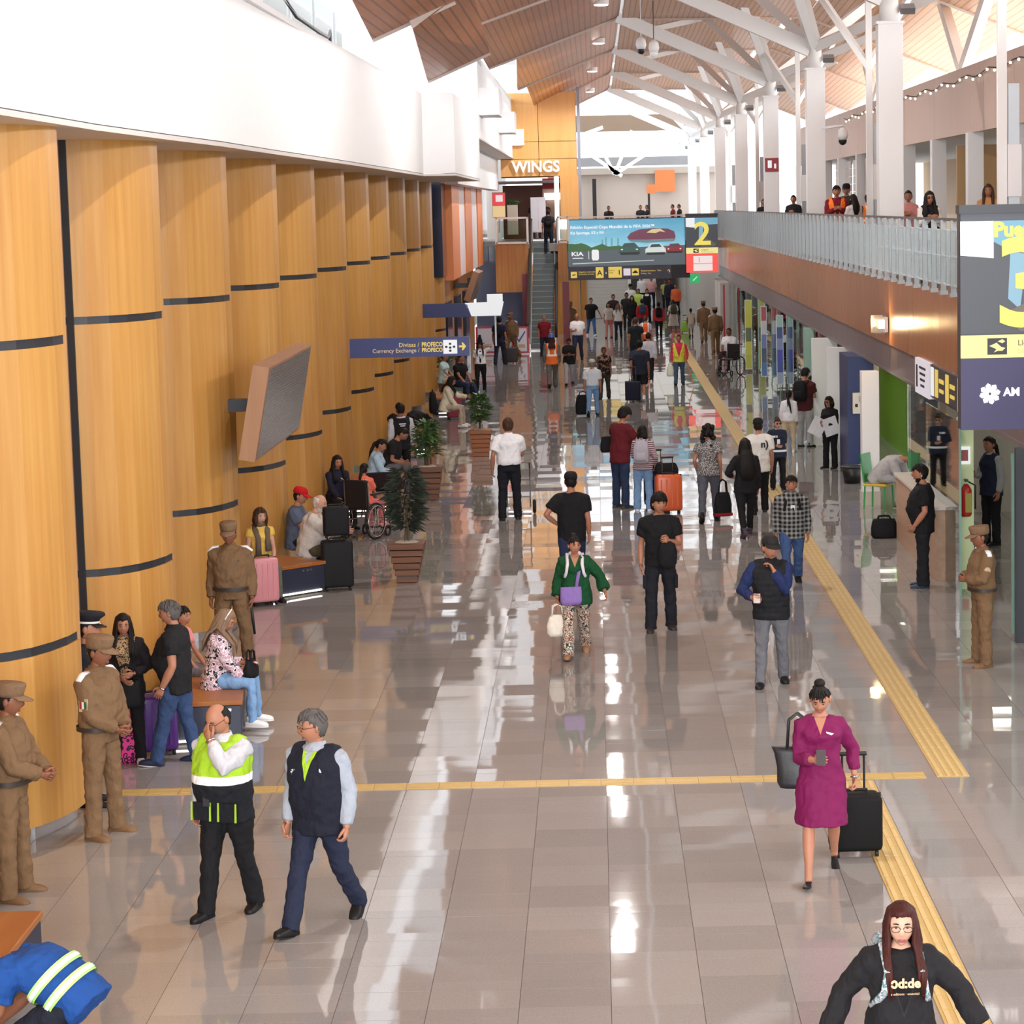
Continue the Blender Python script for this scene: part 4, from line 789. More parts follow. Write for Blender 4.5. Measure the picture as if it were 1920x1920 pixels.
rc = thing('stone_planter', 'tall pale stone planter with clipped greenery at the landing', 'plant', at(962, 440, 103)); MB().box((0, 0, .6), (.42, .42, 1.2)).build('pot', mat('stone_pale', (206, 192, 176), .6), rc, bevel=.01)
m_ = MB(); [leafblade(m_, (rnd.uniform(-.2, .2), rnd.uniform(-.2, .2), 1.2), (rnd.uniform(-1, 1), rnd.uniform(-1, 1), 1), rnd.uniform(.2, .4), .04, .3) for q in range(80)]; o = m_.build('foliage', LEAF['mid'], rc); o['kind'] = 'stuff'
cb2 = thing('white_cabinet', 'white cabinet at the head of the escalator', 'cabinet', at(1010, 436, 104)); MB().box((0, 0, .72), (.62, .4, 1.44)).build('carcass', mat('cab_white', (214, 212, 222), .4), cb2, bevel=.01)
for s in (-.15, .15): MB().box((s, -.21, .72), (.29, .02, 1.38)).build('door', mat('cab_white', (214, 212, 222), .4), cb2)
# small things on the ledge and by the ceiling edge
cbl = thing('loose_cable', 'grey loose cable sagging over the white upper wall top', 'cable', (-4.3, 34, 8.05)); MB().tube([(-.15, 4.0, .9), (-.1, 2.5, .35), (.0, 3.4, .1), (.05, 6, .05), (.02, 7.6, .08), (.02, 7.9, .2), (.0, 8.1, .05)], .03, 6).build('sheath', GREYM, cbl, True)
for i, (x, Y) in enumerate(((-4.55, 20.3), (-4.75, 21.8), (-4.5, 27.5))):
    d = struct('soffit_light', (x - .25, Y, 6.11)); MB().tube([(0, 0, .02), (0, 0, -.02)], .1, 14).build('rim', CHROME, d); MB().tube([(0, 0, -.005), (0, 0, -.025)], .075, 14).build('lens', DL, d)
# ================================================================ people: builder
TMP = bpy.data.scenes.new('workshop'); JOBS = []
FOLD = bpy.data.textures.new('folds', 'CLOUDS'); FOLD.noise_scale = .085; FOLD.noise_depth = 1
def volume(mb, voxel, smooth, then, fold=0.):
    """queue a closed set of overlapping sweeps to be fused into one continuous skin"""
    me = bpy.data.meshes.new('v'); me.from_pydata(mb.v, [], mb.f); o = bpy.data.objects.new('v', me); TMP.collection.objects.link(o)
    r = o.modifiers.new('r', 'REMESH'); r.mode = 'VOXEL'; r.voxel_size = voxel; r.use_smooth_shade = True
    s_ = o.modifiers.new('s', 'SMOOTH'); s_.iterations = smooth; s_.factor = .5
    if fold: d_ = o.modifiers.new('d', 'DISPLACE'); d_.texture = FOLD; d_.strength = fold; d_.mid_level = .5; s2 = o.modifiers.new('s2', 'SMOOTH'); s2.iterations = 1; s2.factor = .4
    JOBS.append((o, then))
def run_jobs():
    TMP.view_layers[0].update(); dg = TMP.view_layers[0].depsgraph
    for o, then in JOBS:
        me = o.evaluated_get(dg).to_mesh(); n_ = len(me.vertices); co = np.empty(n_ * 3, np.float32); me.vertices.foreach_get('co', co)
        fs = [tuple(p.vertices) for p in me.polygons]; then(co.reshape(-1, 3), fs); o.evaluated_get(dg).to_mesh_clear()
    JOBS.clear(); bpy.data.scenes.remove(TMP)
def cloth(name, col, pat=None, rough=.85, fold=.6):
    key = 'cloth_' + name
    if key in MATS: return MATS[key]
    t = NT(key); v = t.obj(); c = lin(col); base = None; x = t.xyz(v)
    if pat is None: base = t.mix(t.noise(v, 6, 3), tuple(q * .88 for q in c), tuple(min(1, q * 1.10) for q in c))
    else:
        k = pat[0]
        if k == 'bands':         # [(z, colour from there up)]
            base = t.ramp(t.math('MULTIPLY', x[2], .5), [(0, c)] + [(z * .5, lin(q)) for z, q in pat[1]], True)
        elif k == 'stripes': base = t.mix(t.math('GREATER_THAN', t.math('FRACT', t.math('MULTIPLY', x[2], pat[2])), .55), c, lin(pat[1]))
        elif k == 'plaid':
            a = t.math('LESS_THAN', t.math('FRACT', t.math('MULTIPLY', x[0], pat[2])), .45); b = t.math('LESS_THAN', t.math('FRACT', t.math('MULTIPLY', x[2], pat[2])), .45)
            base = t.ramp(t.math('MULTIPLY', t.math('ADD', a, b), .5), [(0, c), (.4, tuple((p + q) / 2 for p, q in zip(c, lin(pat[1])))), (.9, lin(pat[1]))], True)
        elif k == 'spots':
            vo = t.node('ShaderNodeTexVoronoi'); vo.inputs['Scale'].default_value = pat[2]; t.lk(v, vo.inputs['Vector']); base = t.mix(t.math('LESS_THAN', vo.outputs['Distance'], .42), c, lin(pat[1]))
        elif k == 'print':       # several colours swirled
            cs = [col] + list(pat[1]); n_ = t.noise(v, pat[2], 2.5, .6); m_ = len(cs); base = t.ramp(n_, [(.3 + .4 * i / m_, lin(q)) for i, q in enumerate(cs)], True)
        elif k == 'vneck':       # z of the point, slope, inner colour, lining colour, lining width
            z0, sl, inner, lining, lw = pat[1:6]; spot = None
            if isinstance(inner[0], tuple): vo = t.node('ShaderNodeTexVoronoi'); vo.inputs['Scale'].default_value = inner[2]; t.lk(v, vo.inputs['Vector']); spot = t.mix(t.math('LESS_THAN', vo.outputs['Distance'], .42), lin(inner[0]), lin(inner[1]))
            ax = t.math('ABSOLUTE', x[0]); e = t.math('SUBTRACT', t.math('MULTIPLY', t.math('SUBTRACT', x[2], z0), sl), ax)
            fr = t.math('GREATER_THAN', x[1], 0.); body = c
            if len(pat) > 6: body = t.ramp(t.math('MULTIPLY', x[2], .5), [(0, c)] + [(z * .5, lin(q)) for z, q in pat[6]], True)
            b1 = t.mix(t.math('MULTIPLY', fr, t.math('GREATER_THAN', e, 0.)), body, lin(lining)); base = t.mix(t.math('MULTIPLY', fr, t.math('GREATER_THAN', e, lw)), b1, spot if spot else lin(inner))
        elif k == 'harness':     # upright reflective stripes and a hoop, back and front
            ax = t.math('ABSOLUTE', x[0]); up_ = t.math('MULTIPLY', t.math('LESS_THAN', t.math('ABSOLUTE', t.math('SUBTRACT', ax, pat[2])), .028), t.math('GREATER_THAN', x[2], 1.05))
            hp_ = t.math('LESS_THAN', t.math('ABSOLUTE', t.math('SUBTRACT', x[2], 1.03)), .03); base = t.mix(t.math('MAXIMUM', up_, hp_), c, lin(pat[1]))
    t.set(base, rough, 0, .25); b = t.node('ShaderNodeBump'); b.inputs['Strength'].default_value = fold; b.inputs['Distance'].default_value = .05
    w_ = t.math('ADD', t.noise(t.scale(v, (1, 1, .6)), 11, 3, .55), t.math('MULTIPLY', t.noise(v, 300, 1), .03)); t.lk(w_, b.inputs['Height']); t.lk(b.outputs[0], t.p.inputs['Normal'])
    MATS[key] = t.m; return t.m
def skin(tone):
    c = {'l': (204, 160, 138), 'm': (174, 124, 100), 'd': (138, 92, 70)}[tone]; key = 'skin_' + tone
    if key in MATS: return MATS[key]
    t = NT(key); v = t.obj(); a = lin(c); t.set(t.mix(t.noise(v, 9, 3), (a[0] * .86, a[1] * .78, a[2] * .74), (min(1, a[0] * 1.1), a[1] * 1.08, a[2] * 1.06)), .5, 0, .35)
    t.p.inputs['Subsurface Weight'].default_value = .08; t.p.inputs['Subsurface Radius'].default_value = (.01, .004, .002); MATS[key] = t.m; return t.m
def hairmat(name, col):
    key = 'hair_' + name
    if key in MATS: return MATS[key]
    t = NT(key); v = t.obj(); c = lin(col); n_ = t.noise(t.scale(v, (60, 60, 5)), 1, 3, .7); t.set(t.mix(n_, tuple(q * .55 for q in c), tuple(min(1, q * 1.5) for q in c)), .6, 0, .22); t.bump(n_, .5, .01); MATS[key] = t.m; return t.m
HAIR = {k: hairmat(k, c) for k, c in dict(black=(26, 22, 21), brown=(70, 48, 36), red=(58, 23, 18), grey=(120, 116, 114), light=(128, 104, 84), salt=(84, 80, 78), white=(206, 202, 198)).items()}
def squircle(c, X, Y, rx, ry, n_=18, p=.82): return [c + X * (rx * math.copysign(abs(math.cos(a)) ** p, math.cos(a))) + Y * (ry * math.copysign(abs(math.sin(a)) ** p, math.sin(a))) for a in [2 * PI * i / n_ for i in range(n_)]]
def head_point(d, fem):
    """skull and face relief along a unit direction (y forward, z up)"""
    x, y, z = d; rx, ry, rz = (.075, .096, .118) if not fem else (.071, .092, .113)
    p = V((x * rx, y * ry, z * rz)); lo = max(0., -z)
    p.x *= 1 - .38 * lo ** 1.6; p.y *= 1 - (.10 if y > 0 else .34) * lo
    if y > 0: p.y *= .97 + .03 * z
    if y > .15:
        g = lambda cx, cz, sx, sz: math.exp(-((p.x - cx) / sx) ** 2 - ((p.z - cz) / sz) ** 2)
        p.y += .021 * g(0, -.020, .012, .020) + .010 * g(0, .004, .010, .020) + .006 * g(0, .034, .04, .010) + .006 * g(0, -.062, .022, .010) + .008 * g(0, -.102, .022, .014)
        p.y -= .011 * g(.030, .010, .016, .012) + .011 * g(-.030, .010, .016, .012) + .004 * g(0, -.082, .03, .008)
        p.y += .004 * g(.038, -.028, .02, .02) + .004 * g(-.038, -.028, .02, .02)
    return p
def sph(nu, nv):
    P = []; F = []
    for i in range(nv + 1):
        a = -PI / 2 + PI * i / nv
        for j in range(nu): b = 2 * PI * j / nu + PI / 2; P.append((math.cos(a) * math.cos(b), math.cos(a) * math.sin(b), math.sin(a)))
    for i in range(nv): F += [(i * nu + j, i * nu + (j + 1) % nu, (i + 1) * nu + (j + 1) % nu, (i + 1) * nu + j) for j in range(nu)]
    return P, F
def hand(mb, w, d, n_, side, curl, det):
    d = d.normalized(); n_ = (n_ - d * n_.dot(d)); n_ = n_.normalized() if n_.length > 1e-4 else d.orthogonal(); t = d.cross(n_) * side
    mb.rings([squircle(w + d * q, t, n_, a, b, 10, .8) for q, a, b in ((-.03, .026, .020), (.0, .025, .018), (.03, .036, .019), (.065, .042, .016), (.09, .038, .011))])
    for off, L, r in ((.031, .070, .0092), (.010, .080, .0096), (-.011, .074, .0092), (-.030, .058, .0080)):
        p = w + d * .082 + t * off; a = 0.; pts = [p - d * .012, p]; sp = t * (off * 1.6)
        for q, seg in enumerate((.45, .32, .25)):
            a += curl * (1.0, 1.25, .9)[q]; p = p + (d * math.cos(a) + n_ * math.sin(a) + sp * .6).normalized() * L * seg; pts.append(p)
        mb.tube(pts, [r, r, r * .96, r * .88, r * .6], 6 if det else 5)
    p = w + d * .022 + t * .030; q1 = p + (d * .55 + t * .75 + n_ * .25).normalized() * .040; q2 = q1 + (d * .85 + t * (.3 - curl * .5) + n_ * (.2 + curl * .5)).normalized() * .032; q3 = q2 + (d * .9 + t * (-.1 - curl * .4) + n_ * (.2 + curl * .6)).normalized() * .026
    mb.tube([p - d * .01, q1, q2, q3], [.014, .012, .0105, .006], 6 if det else 5)
ARM = dict(hang=((.06, .03, -.515), (.3, -1, .1)), fwd=((.05, .24, -.44), (.3, -1, 0)), back=((.07, -.20, -.46), (.4, -1, .3)), phone=((-.10, .30, -.24), (.6, -.6, -1)), mouth=((-.135, .17, .07), (.7, -.1, -1)), throat=((-.14, .17, -.01), (.7, -.1, -1)),
           clasp=((-.135, .24, -.36), (.9, -.5, -.4)), behind=((-.14, -.17, -.40), (1, -.5, .2)), hip=((.02, .07, -.36), (1, -.6, .1)), reach=((-.02, .50, -.10), (.3, -.2, -1)), push=((.0, .36, -.30), (.5, -.5, -1)), pull=((.10, -.28, -.41), (.4, -1, .2)),
           out=((.26, -.02, -.44), (.5, -1, .1)), pocket=((.05, .06, -.44), (.8, -1, .1)), chest=((-.12, .24, -.16), (.7, -.3, -1)), ear=((-.02, .08, .16), (1, -.2, -.3)), strap=((-.02, .16, -.02), (.9, -.2, -1)), lap=((-.05, .34, -.40), (.7, -.7, -.3)))
LEG = dict(stand=(0, 0, 3), front=(22, 3, 2), rear=(-16, 22, 2), wide=(2, 2, 8), lift=(14, 52, 2), sit=(86, 86, 6), sitout=(82, 60, 5), step=(12, 2, 3), stepback=(-10, 8, 3), toes=(-14, 30, 2))
PEOPLE = {}
class Person: pass
def person(label, loc, face=180., h=1.70, sex='m', build=.25, tone='m', arms=('hang', 'hang'), legs=('stand', 'stand'), lean=0., side=0., twist=0., head=(0., 0.), hair=('short', 'black'), layers=(), legwear=None, shoes=('shoe', (40, 38, 38)), hat=None, glasses=None, lod=1, seat=None, beard=None, curl=(.35, .35), palms=(None, None), group=None, crotch=True, socks=None, footyaw=8., name='person', stoop=0.):
    k = h / 1.75; root = thing(name, label, 'person', loc, math.radians(face), group); root.scale = (k, k, k); fem = sex == 'f'; det = lod == 0
    vox = (.0125, .019, .030)[lod]; sk = skin(tone); nn = (20, 16, 12)[lod]
    # ---- legs first: they set the height of the hips
    LT, LS, AK = .425, .405, .085; L_ = [LEG[l] if isinstance(l, str) else l for l in legs]
    def legdirs(i):
        f, kn, ab = L_[i][:3]; s_ = (1, -1)[i]; a, b = math.radians(f), math.radians(f - kn); q = math.radians(ab)
        return V((s_ * math.sin(q), math.sin(a) * math.cos(q), -math.cos(a) * math.cos(q))), V((s_ * math.sin(q) * .5, math.sin(b), -math.cos(b))), math.radians(f - kn)
    ext = []
    for i in (0, 1):
        d1, d2, b = legdirs(i); pit = max(0., -b) * .75 if (L_[i][1] > 12 and seat is None) else 0.
        ext.append(-(d1.z * LT + d2.z * LS) + AK + .13 * math.sin(pit))
    hz = seat + .128 if seat is not None else max(ext)
    P0 = V((0, 0, hz)); la, sa = math.radians(lean), math.radians(side); UP = V((math.sin(sa), math.sin(la), math.cos(la) * math.cos(sa))).normalized(); FWD = V((0, math.cos(la), -math.sin(la)))
    FWD = (FWD - UP * FWD.dot(UP)).normalized(); RT = FWD.cross(UP); tw = math.radians(twist)
    RT2 = RT * math.cos(tw) + FWD * math.sin(tw); FW2 = FWD * math.cos(tw) - RT * math.sin(tw)
    def T(x, y, z):
        w_ = min(1., max(0., z / .4)); bow = FWD * (stoop * max(0., z - .2) ** 2 * 2.2)
        return P0 + (RT * (1 - w_) + RT2 * w_) * x + (FWD * (1 - w_) + FW2 * w_) * y + UP * z + bow
    b_ = build; sw = .178 if not fem else .152
    if fem: prof = [(-.10, .120, .085, 0), (-.02, .172 + .03 * b_, .115 + .03 * b_, -.005), (.06, .160 + .035 * b_, .108 + .04 * b_, .0), (.17, .122 + .06 * b_, .090 + .06 * b_, .005 + .02 * b_), (.28, .138 + .04 * b_, .100 + .04 * b_, .010), (.36, .150 + .03 * b_, .118 + .03 * b_, .022), (.43, .156, .092, .0), (.485, .125, .070, -.008), (.525, .064, .056, -.004), (.56, .05, .05, .0)]
    else: prof = [(-.10, .125, .092, 0), (-.02, .160 + .02 * b_, .112 + .02 * b_, 0), (.07, .158 + .035 * b_, .108 + .06 * b_, .02 * b_), (.18, .150 + .05 * b_, .104 + .09 * b_, .005 + .05 * b_), (.30, .166 + .03 * b_, .116 + .05 * b_, .010 + .02 * b_), (.40, .184 + .015 * b_, .118 + .02 * b_, .004), (.45, .176, .100, -.004), (.50, .122, .078, -.008), (.54, .072, .066, -.003), (.575, .056, .056, .004)]
    def torso(mb, off, z0, z1, n_=None, flare=0.):
        R_ = []; zs = [p[0] for p in prof]
        grid = sorted(set([z0, z1] + [z for z in zs if z0 < z < z1]))
        for z in grid:
            zz = max(z, zs[0] + .08); i = max(j for j in range(len(zs)) if zs[j] <= zz + 1e-6); i = min(i, len(zs) - 2); u = min(1, (zz - zs[i]) / (zs[i + 1] - zs[i])); a, b2 = prof[i], prof[i + 1]
            rx, ry, oy = (a[q] + (b2[q] - a[q]) * u for q in (1, 2, 3)); o2 = off * (1. if z < .49 else .6) + flare * max(0., .1 - z)
            R_.append(squircle(T(0, oy, z), (RT if z < .2 else RT2), (FWD if z < .2 else FW2), rx + o2, ry + o2, n_ or nn, .9))
        mb.rings(R_)
    SH = [T(s_ * sw, -.005, .437) for s_ in (1, -1)]; WR = []; EL = []; HD = []
    for i, s_ in ((0, 1), (1, -1)):
        tg, pole = ARM[arms[i]] if isinstance(arms[i], str) else arms[i]
        tp = SH[i] + RT2 * (s_ * tg[0]) + FW2 * tg[1] + UP * tg[2]; pl = (RT2 * (s_ * pole[0]) + FW2 * pole[1] + UP * pole[2])
        d = tp - SH[i]; D = min(d.length, .528); d = d.normalized(); A1, A2 = .285, .250; ca = (A1 * A1 + D * D - A2 * A2) / (2 * A1 * D); ca = max(-1, min(1, ca))
        pv = (pl - d * pl.dot(d)).normalized(); e = SH[i] + d * (A1 * ca) + pv * (A1 * math.sqrt(1 - ca * ca)); EL.append(e); WR.append(SH[i] + d * D); HD.append((WR[-1] - e).normalized())
    HIP = [P0 + RT * (s_ * (.088 if not fem else .092)) + V((0, 0, -.02)) for s_ in (1, -1)]; KN = []; AN = []; FT = []
    for i in (0, 1):
        d1, d2, b = legdirs(i); KN.append(HIP[i] + d1 * LT); AN.append(KN[i] + d2 * LS); pit = max(0., -b) * .75 if (L_[i][1] > 12 and seat is None) else (-min(.35, max(0., b)) * .6 if seat is None else 0); FT.append(pit)
    HC = T(0, .034, .668 if not fem else .652); yaw, pitch = math.radians(head[0]), math.radians(head[1])
    hb = M((RT2, FW2, UP)).transposed(); HR = hb @ M.Rotation(yaw, 3, 'Z') @ M.Rotation(pitch, 3, 'X') @ M.Scale(1.07, 3)
    HC = HC + FW2 * (-.02 * math.sin(pitch)) * 1.0
    # ---- body: one fused skin with head and hands
    covered = max([l[3] for l in layers if l[3] is not None] + [0]); mb = MB(); torso(mb, -.016, -.06, .575)
    nk = T(0, .0, .53); mb.tube([T(0, -.005, .48), nk, HC + HR @ V((0, -.012, -.06))], [.062, .054, .052] if not fem else [.05, .045, .044], 12)
    for i in (0, 1):
        th = .85 if covered >= 2 else 1.; r = (1 if not fem else .88) * (1 + .25 * b_); mid = SH[i].lerp(EL[i], .5); fm = EL[i].lerp(WR[i], .35)
        mb.tube([SH[i] - RT2 * ((1, -1)[i] * .04), SH[i], mid, EL[i], fm, WR[i], WR[i] + HD[i] * .02], [.045, .05 * r * th, .044 * r * th, .036 * r * th, .040 * r * th, .026 * r, .024 * r], 12)
        lw_ = legwear and legwear[0] == 'trousers'; q = .84 if lw_ else 1.; q2 = .78 if lw_ else 1.; cf = KN[i].lerp(AN[i], .3); back = V((0, -.012, 0))
        mb.tube([HIP[i] + V((0, 0, .03)), HIP[i].lerp(KN[i], .4), KN[i], cf + back, KN[i].lerp(AN[i], .75), AN[i], AN[i] + V((0, .02, -.03))], [.085 * q, .080 * q * (1 + .2 * b_), .052 * q2, .054 * q2, .036 * q2, .034 * q2, .034 * q2], 12)
    nu, nv = ((30, 26), (24, 20), (16, 14))[lod]; HP, HF = sph(nu, nv); hv = [HC + HR @ head_point(d, fem) for d in HP]; ex = MB(); ex.add(hv, HF)
    for s_ in (1, -1): ex.ball(HC + HR @ V((s_ * .076, -.012, .0)), (.012, .022, .032), 8, 5, R=HR)
    for i in (0, 1):
        if palms[i] is not None: pn = RT2 * ((1, -1)[i] * palms[i][0]) + FW2 * palms[i][1] + UP * palms[i][2]
        else: pn = RT2 * (-1, 1)[i] + FW2 * .2
        hand(ex, WR[i], HD[i], pn, (1, -1)[i], curl[i], det)
    def fin(co, fs, ex=ex, root=root, sk=sk):
        n_ = len(co); me = bpy.data.meshes.new('body'); me.from_pydata([tuple(map(float, c)) for c in co] + ex.v, [], fs + [tuple(i + n_ for i in f) for f in ex.f]); me.materials.append(sk)
        me.polygons.foreach_set('use_smooth', [True] * len(me.polygons)); me.update(); o = bpy.data.objects.new('body', me); COL.objects.link(o); o.parent = root
    volume(mb, vox, 2, fin)
    def garment(name_, mb, mt, it=4, v_=None, fold=(.030, .028, .02)[lod]):
        def f(co, fs, name_=name_, mt=mt, root=root):
            me = bpy.data.meshes.new(name_); me.from_pydata([tuple(map(float, c)) for c in co], [], fs); me.materials.append(mt); me.polygons.foreach_set('use_smooth', [True] * len(me.polygons)); me.update()
            o = bpy.data.objects.new(name_, me); COL.objects.link(o); o.parent = root
        volume(mb, v_ or vox, it, f, fold)
    # ---- legwear
    if legwear:
        kd, mt = legwear[0], legwear[1]; fl_ = legwear[2] if len(legwear) > 2 else 0.; m_ = MB(); torso(m_, .012, -.09, .12)
        for i in (0, 1):
            h0 = HIP[i] + V((0, 0, .02)); thick = 1 + .22 * b_
            if kd == 'trousers':
                end = AN[i] + (AN[i] - KN[i]).normalized() * .035; m_.tube([h0, HIP[i].lerp(KN[i], .35), KN[i], KN[i].lerp(AN[i], .5), end], [.094 * thick, .092 * thick, .070 + fl_ * .3, .064 + fl_ * .6, .058 + fl_], 14)
            else: m_.tube([h0, HIP[i].lerp(KN[i], .5), HIP[i].lerp(KN[i], legwear[3] if len(legwear) > 3 else .85)], [.096 * thick, .094 * thick, .088 + fl_], 14)
        garment('trousers' if kd == 'trousers' else 'shorts', m_, mt, 4)
    # ---- upper layers: (name, material, hem below/above the hips, sleeve 0..2 or None, offset, flare)
    for l in layers:
        nm, mt, hem, slv, off = l[:5]; fla = l[5] if len(l) > 5 else 0.; top = l[6] if len(l) > 6 else .53; m_ = MB(); torso(m_, off, max(hem, -.16), top, flare=fla)
        if hem < -.16:             # dress or long skirt over both legs
            a = (KN[0] + KN[1]) / 2; f_ = (hem + .1) / -.4; c0 = P0 + UP * -.02; c1 = c0.lerp(a, min(1., f_)); wx = abs(KN[0].x - KN[1].x) / 2 + .10; wy = max(.125, abs(KN[0].y - KN[1].y) / 2 + .085)
            m_.rings([squircle(c0, RT, FWD, .200 + .03 * b_, .140 + .03 * b_, nn), squircle(c0.lerp(c1, .5), RT, V((0, 1, 0)), .205 + .03 * b_, (.135 + wy) / 2 + .02 * b_, nn), squircle(c1, RT, V((0, 1, 0)), wx + .025 + fla, wy + .02 + fla, nn)])
        if slv:
            for i in (0, 1):
                s0 = SH[i] - RT2 * ((1, -1)[i] * .06) + UP * .008; r0 = (.062 if not fem else .054) + off * .8 + .012 * b_; pts = [s0, SH[i]]; rr = [r0 * .95, r0]
                if slv <= 1: pts += [SH[i].lerp(EL[i], slv)]; rr += [r0 * (.98 if slv < .7 else .9)]
                else: pts += [SH[i].lerp(EL[i], .6), EL[i], EL[i].lerp(WR[i], .5), EL[i].lerp(WR[i], slv - 1)]; w2 = l[7] if len(l) > 7 else 0.; rr += [r0 * .9, r0 * .80, r0 * .74 + w2 * .6, .034 + off * .7 + w2]
                m_.tube(pts, rr, 12)
        elif slv == 0: 
            for i in (0, 1): q_ = (1, -1)[i]; m_.tube([SH[i] - RT2 * (q_ * .13) + UP * .030, SH[i] - RT2 * (q_ * .06) + UP * .010, SH[i] - RT2 * (q_ * .012) - UP * .004], [.05 + off * .6, .062 + off * .7 + .012 * b_, .058 + off * .6 + .012 * b_], 12)
        garment(nm, m_, mt, 4)
    # ---- shoes
    if shoes:
        kd, col = shoes[0], shoes[1]; mt = cloth('shoe_%d_%d_%d' % col, col, None, .5, .1); sole = cloth('sole_%d_%d_%d' % (shoes[2] if len(shoes) > 2 else (30, 28, 28)), shoes[2] if len(shoes) > 2 else (30, 28, 28), None, .6, .0)
        for i in (0, 1):
            fy = math.radians(footyaw) * (-1, 1)[i]; R_ = M.Rotation(fy, 3, 'Z') @ M.Rotation(-FT[i], 3, 'X'); A = AN[i]; m_ = MB(); B = lambda x, y, z: A + R_ @ V((x, y, z))
            # heel at -.075, toe at +.175, ground at -.085
            sec = [(-.082, .028, -.055, .022), (-.06, .038, -.045, .036), (.0, .042, -.035, .044), (.06, .045, -.042, .040), (.11, .048, -.049, .034), (.155, .042, -.055, .028), (.182, .022, -.062, .017)]
            if kd == 'heel': sec = [(-.07, .022, -.02, .012), (-.04, .028, -.02, .02), (.03, .026, -.045, .014), (.09, .036, -.066, .014), (.14, .034, -.070, .012), (.17, .014, -.072, .008)]
            m_.rings([[B(w_ * math.copysign(abs(math.cos(a)) ** .7, math.cos(a)), y, z + hh * math.copysign(abs(math.sin(a)) ** .7, math.sin(a))) for a in [2 * PI * j / 12 for j in range(12)]] for y, w_, z, hh in sec])
            if kd == 'heel': m_.tube([B(0, -.055, -.02), B(0, -.06, -.085)], [.016, .008], 6)
            else: m_.tube([B(0, -.02, -.02), B(0, -.025, .04 if kd == 'shoe' else .20)], [.045, .042 if kd == 'shoe' else .056], 12)
            o = m_.build('shoe', mt, root, True)
            if kd != 'heel':
                s2 = MB(); s2.rings([[B(w_ * 1.06 * math.cos(a), y, -.078 + .009 * math.sin(a)) for a in [2 * PI * j / 10 for j in range(10)]] for y, w_ in ((-.088, .030), (-.06, .040), (.0, .040), (.06, .045), (.11, .047), (.155, .040), (.186, .018))]); s2.build('sole', sole, o, True)
    # ---- hair
    H = lambda x, y, z: HC + HR @ V((x, y, z)); st, hc = hair; hm = HAIR[hc]
    if st != 'none':
        off = {'short': .013, 'crop': .007, 'bald': .008, 'long': .018, 'bun': .012, 'pony': .012, 'curly': .030, 'bob': .020, 'mop': .026, 'side': .014}[st]; m_ = MB(); P = []; r_ = random.Random(len(PEOPLE) * 7 + 1)
        for d in HP:
            hx = math.hypot(d[0], d[1]) + 1e-6; c = d[1] / hx
            front = {'long': .52, 'bun': .46, 'mop': .34, 'curly': .45, 'crop': .56, 'side': .50}.get(st, .48); lim = front if c > .55 else (front + (.02 - front) * (.55 - c) / .45 if c > .1 else (.02 + (-.62 - .02) * min(1, (.1 - c) / .5)))
            if lod < 2 and st != 'bald': lim += (r_.random() - .5) * .16
            if st == 'bald': lim = .9 if c > .0 else lim
            mk = max(0., min(1., (d[2] - lim) / .16 + .35)); 
            if st == 'bald' and d[2] > .62: mk = 0.
            q = head_point(d, fem); l_ = q.length; jag = (r_.random() - .5) * (.012 if st in ('curly', 'mop') else .007)
            P.append(H(*(q * (1 + ((off + jag) * mk - .016 * (1 - mk)) / l_))))
        m_.add(P, HF)
        if lod < 2 and st in ('short', 'mop', 'bob', 'bun', 'pony'):
            for q in range(44 if st in ('mop', 'short') else 26):
                a = r_.uniform(0, 2 * PI); dn = r_.uniform(.30, .62) if math.sin(a) > .2 else r_.uniform(.05, .5); up_ = min(.97, dn + r_.uniform(.25, .5)); pts = []
                for z_ in (up_, (up_ + dn) / 2, dn - (.14 if st == 'mop' else .05)):
                    h_ = math.sqrt(max(0, 1 - z_ * z_)); d_ = V((math.cos(a) * h_, math.sin(a) * h_, z_)); pts.append(H(*(head_point(d_, fem) * (1 + (off + r_.uniform(-.002, .006)) / .1))))
                m_.tube(pts, [.010, .013, .003], 5, flat=.6)
        if st in ('long', 'side') and lod < 2:
            for q in range(34):
                a = math.radians(38 + 284 * q / 33 + r_.uniform(-4, 4)) + PI / 2; ca, sa_ = math.cos(a), math.sin(a); sd = 1 if ca > 0 else -1; ln = r_.uniform(.15, .25); fr = max(0., min(1., (sa_ + .55) / .9)); wv = r_.uniform(-.012, .012)
                ho = max([l[4] for l in layers] + [.02]); front = sa_ > -.35
                if sa_ > .35 and abs(ca) < .75: continue
                mid = T(ca * .10, .050 + ho + sa_ * .03, .50) if front else T(ca * .10, -.085 - ho - .03 * b_, .50)
                che = T(ca * .11 + wv, .140 + ho + .03 * b_, .41) if front else T(ca * .12, -.115 - ho - .03 * b_, .41)
                low = T(ca * .10 + wv, .155 + ho + .03 * b_, .50 - ln) if front else T(ca * .12 + wv, -.125 - ho - .03 * b_, .53 - ln)
                m_.tube([H(ca * .03, -.02 + sa_ * .03, .112), H(ca * .066, -.015 + sa_ * .078, .075), H(ca * .086, -.012 + sa_ * .090, .0), H(ca * .092 + wv, -.008 + sa_ * .088, -.085), mid, che, low], [.012, .020, .021, .022, .022, .018, .004], 6, flat=.75)
        elif st in ('long', 'side'):
            L2 = .20; m_.tube([H(0, -.055, .07), H(0, -.085, -.03), T(0, -.115 - .03 * b_, .50), T(0, -.125 - .03 * b_, .38), T(0, -.12, .26)], [(.062, .045), (.085, .05), (.10, .045), (.09, .03), (.045, .012)], 12, up=FW2)
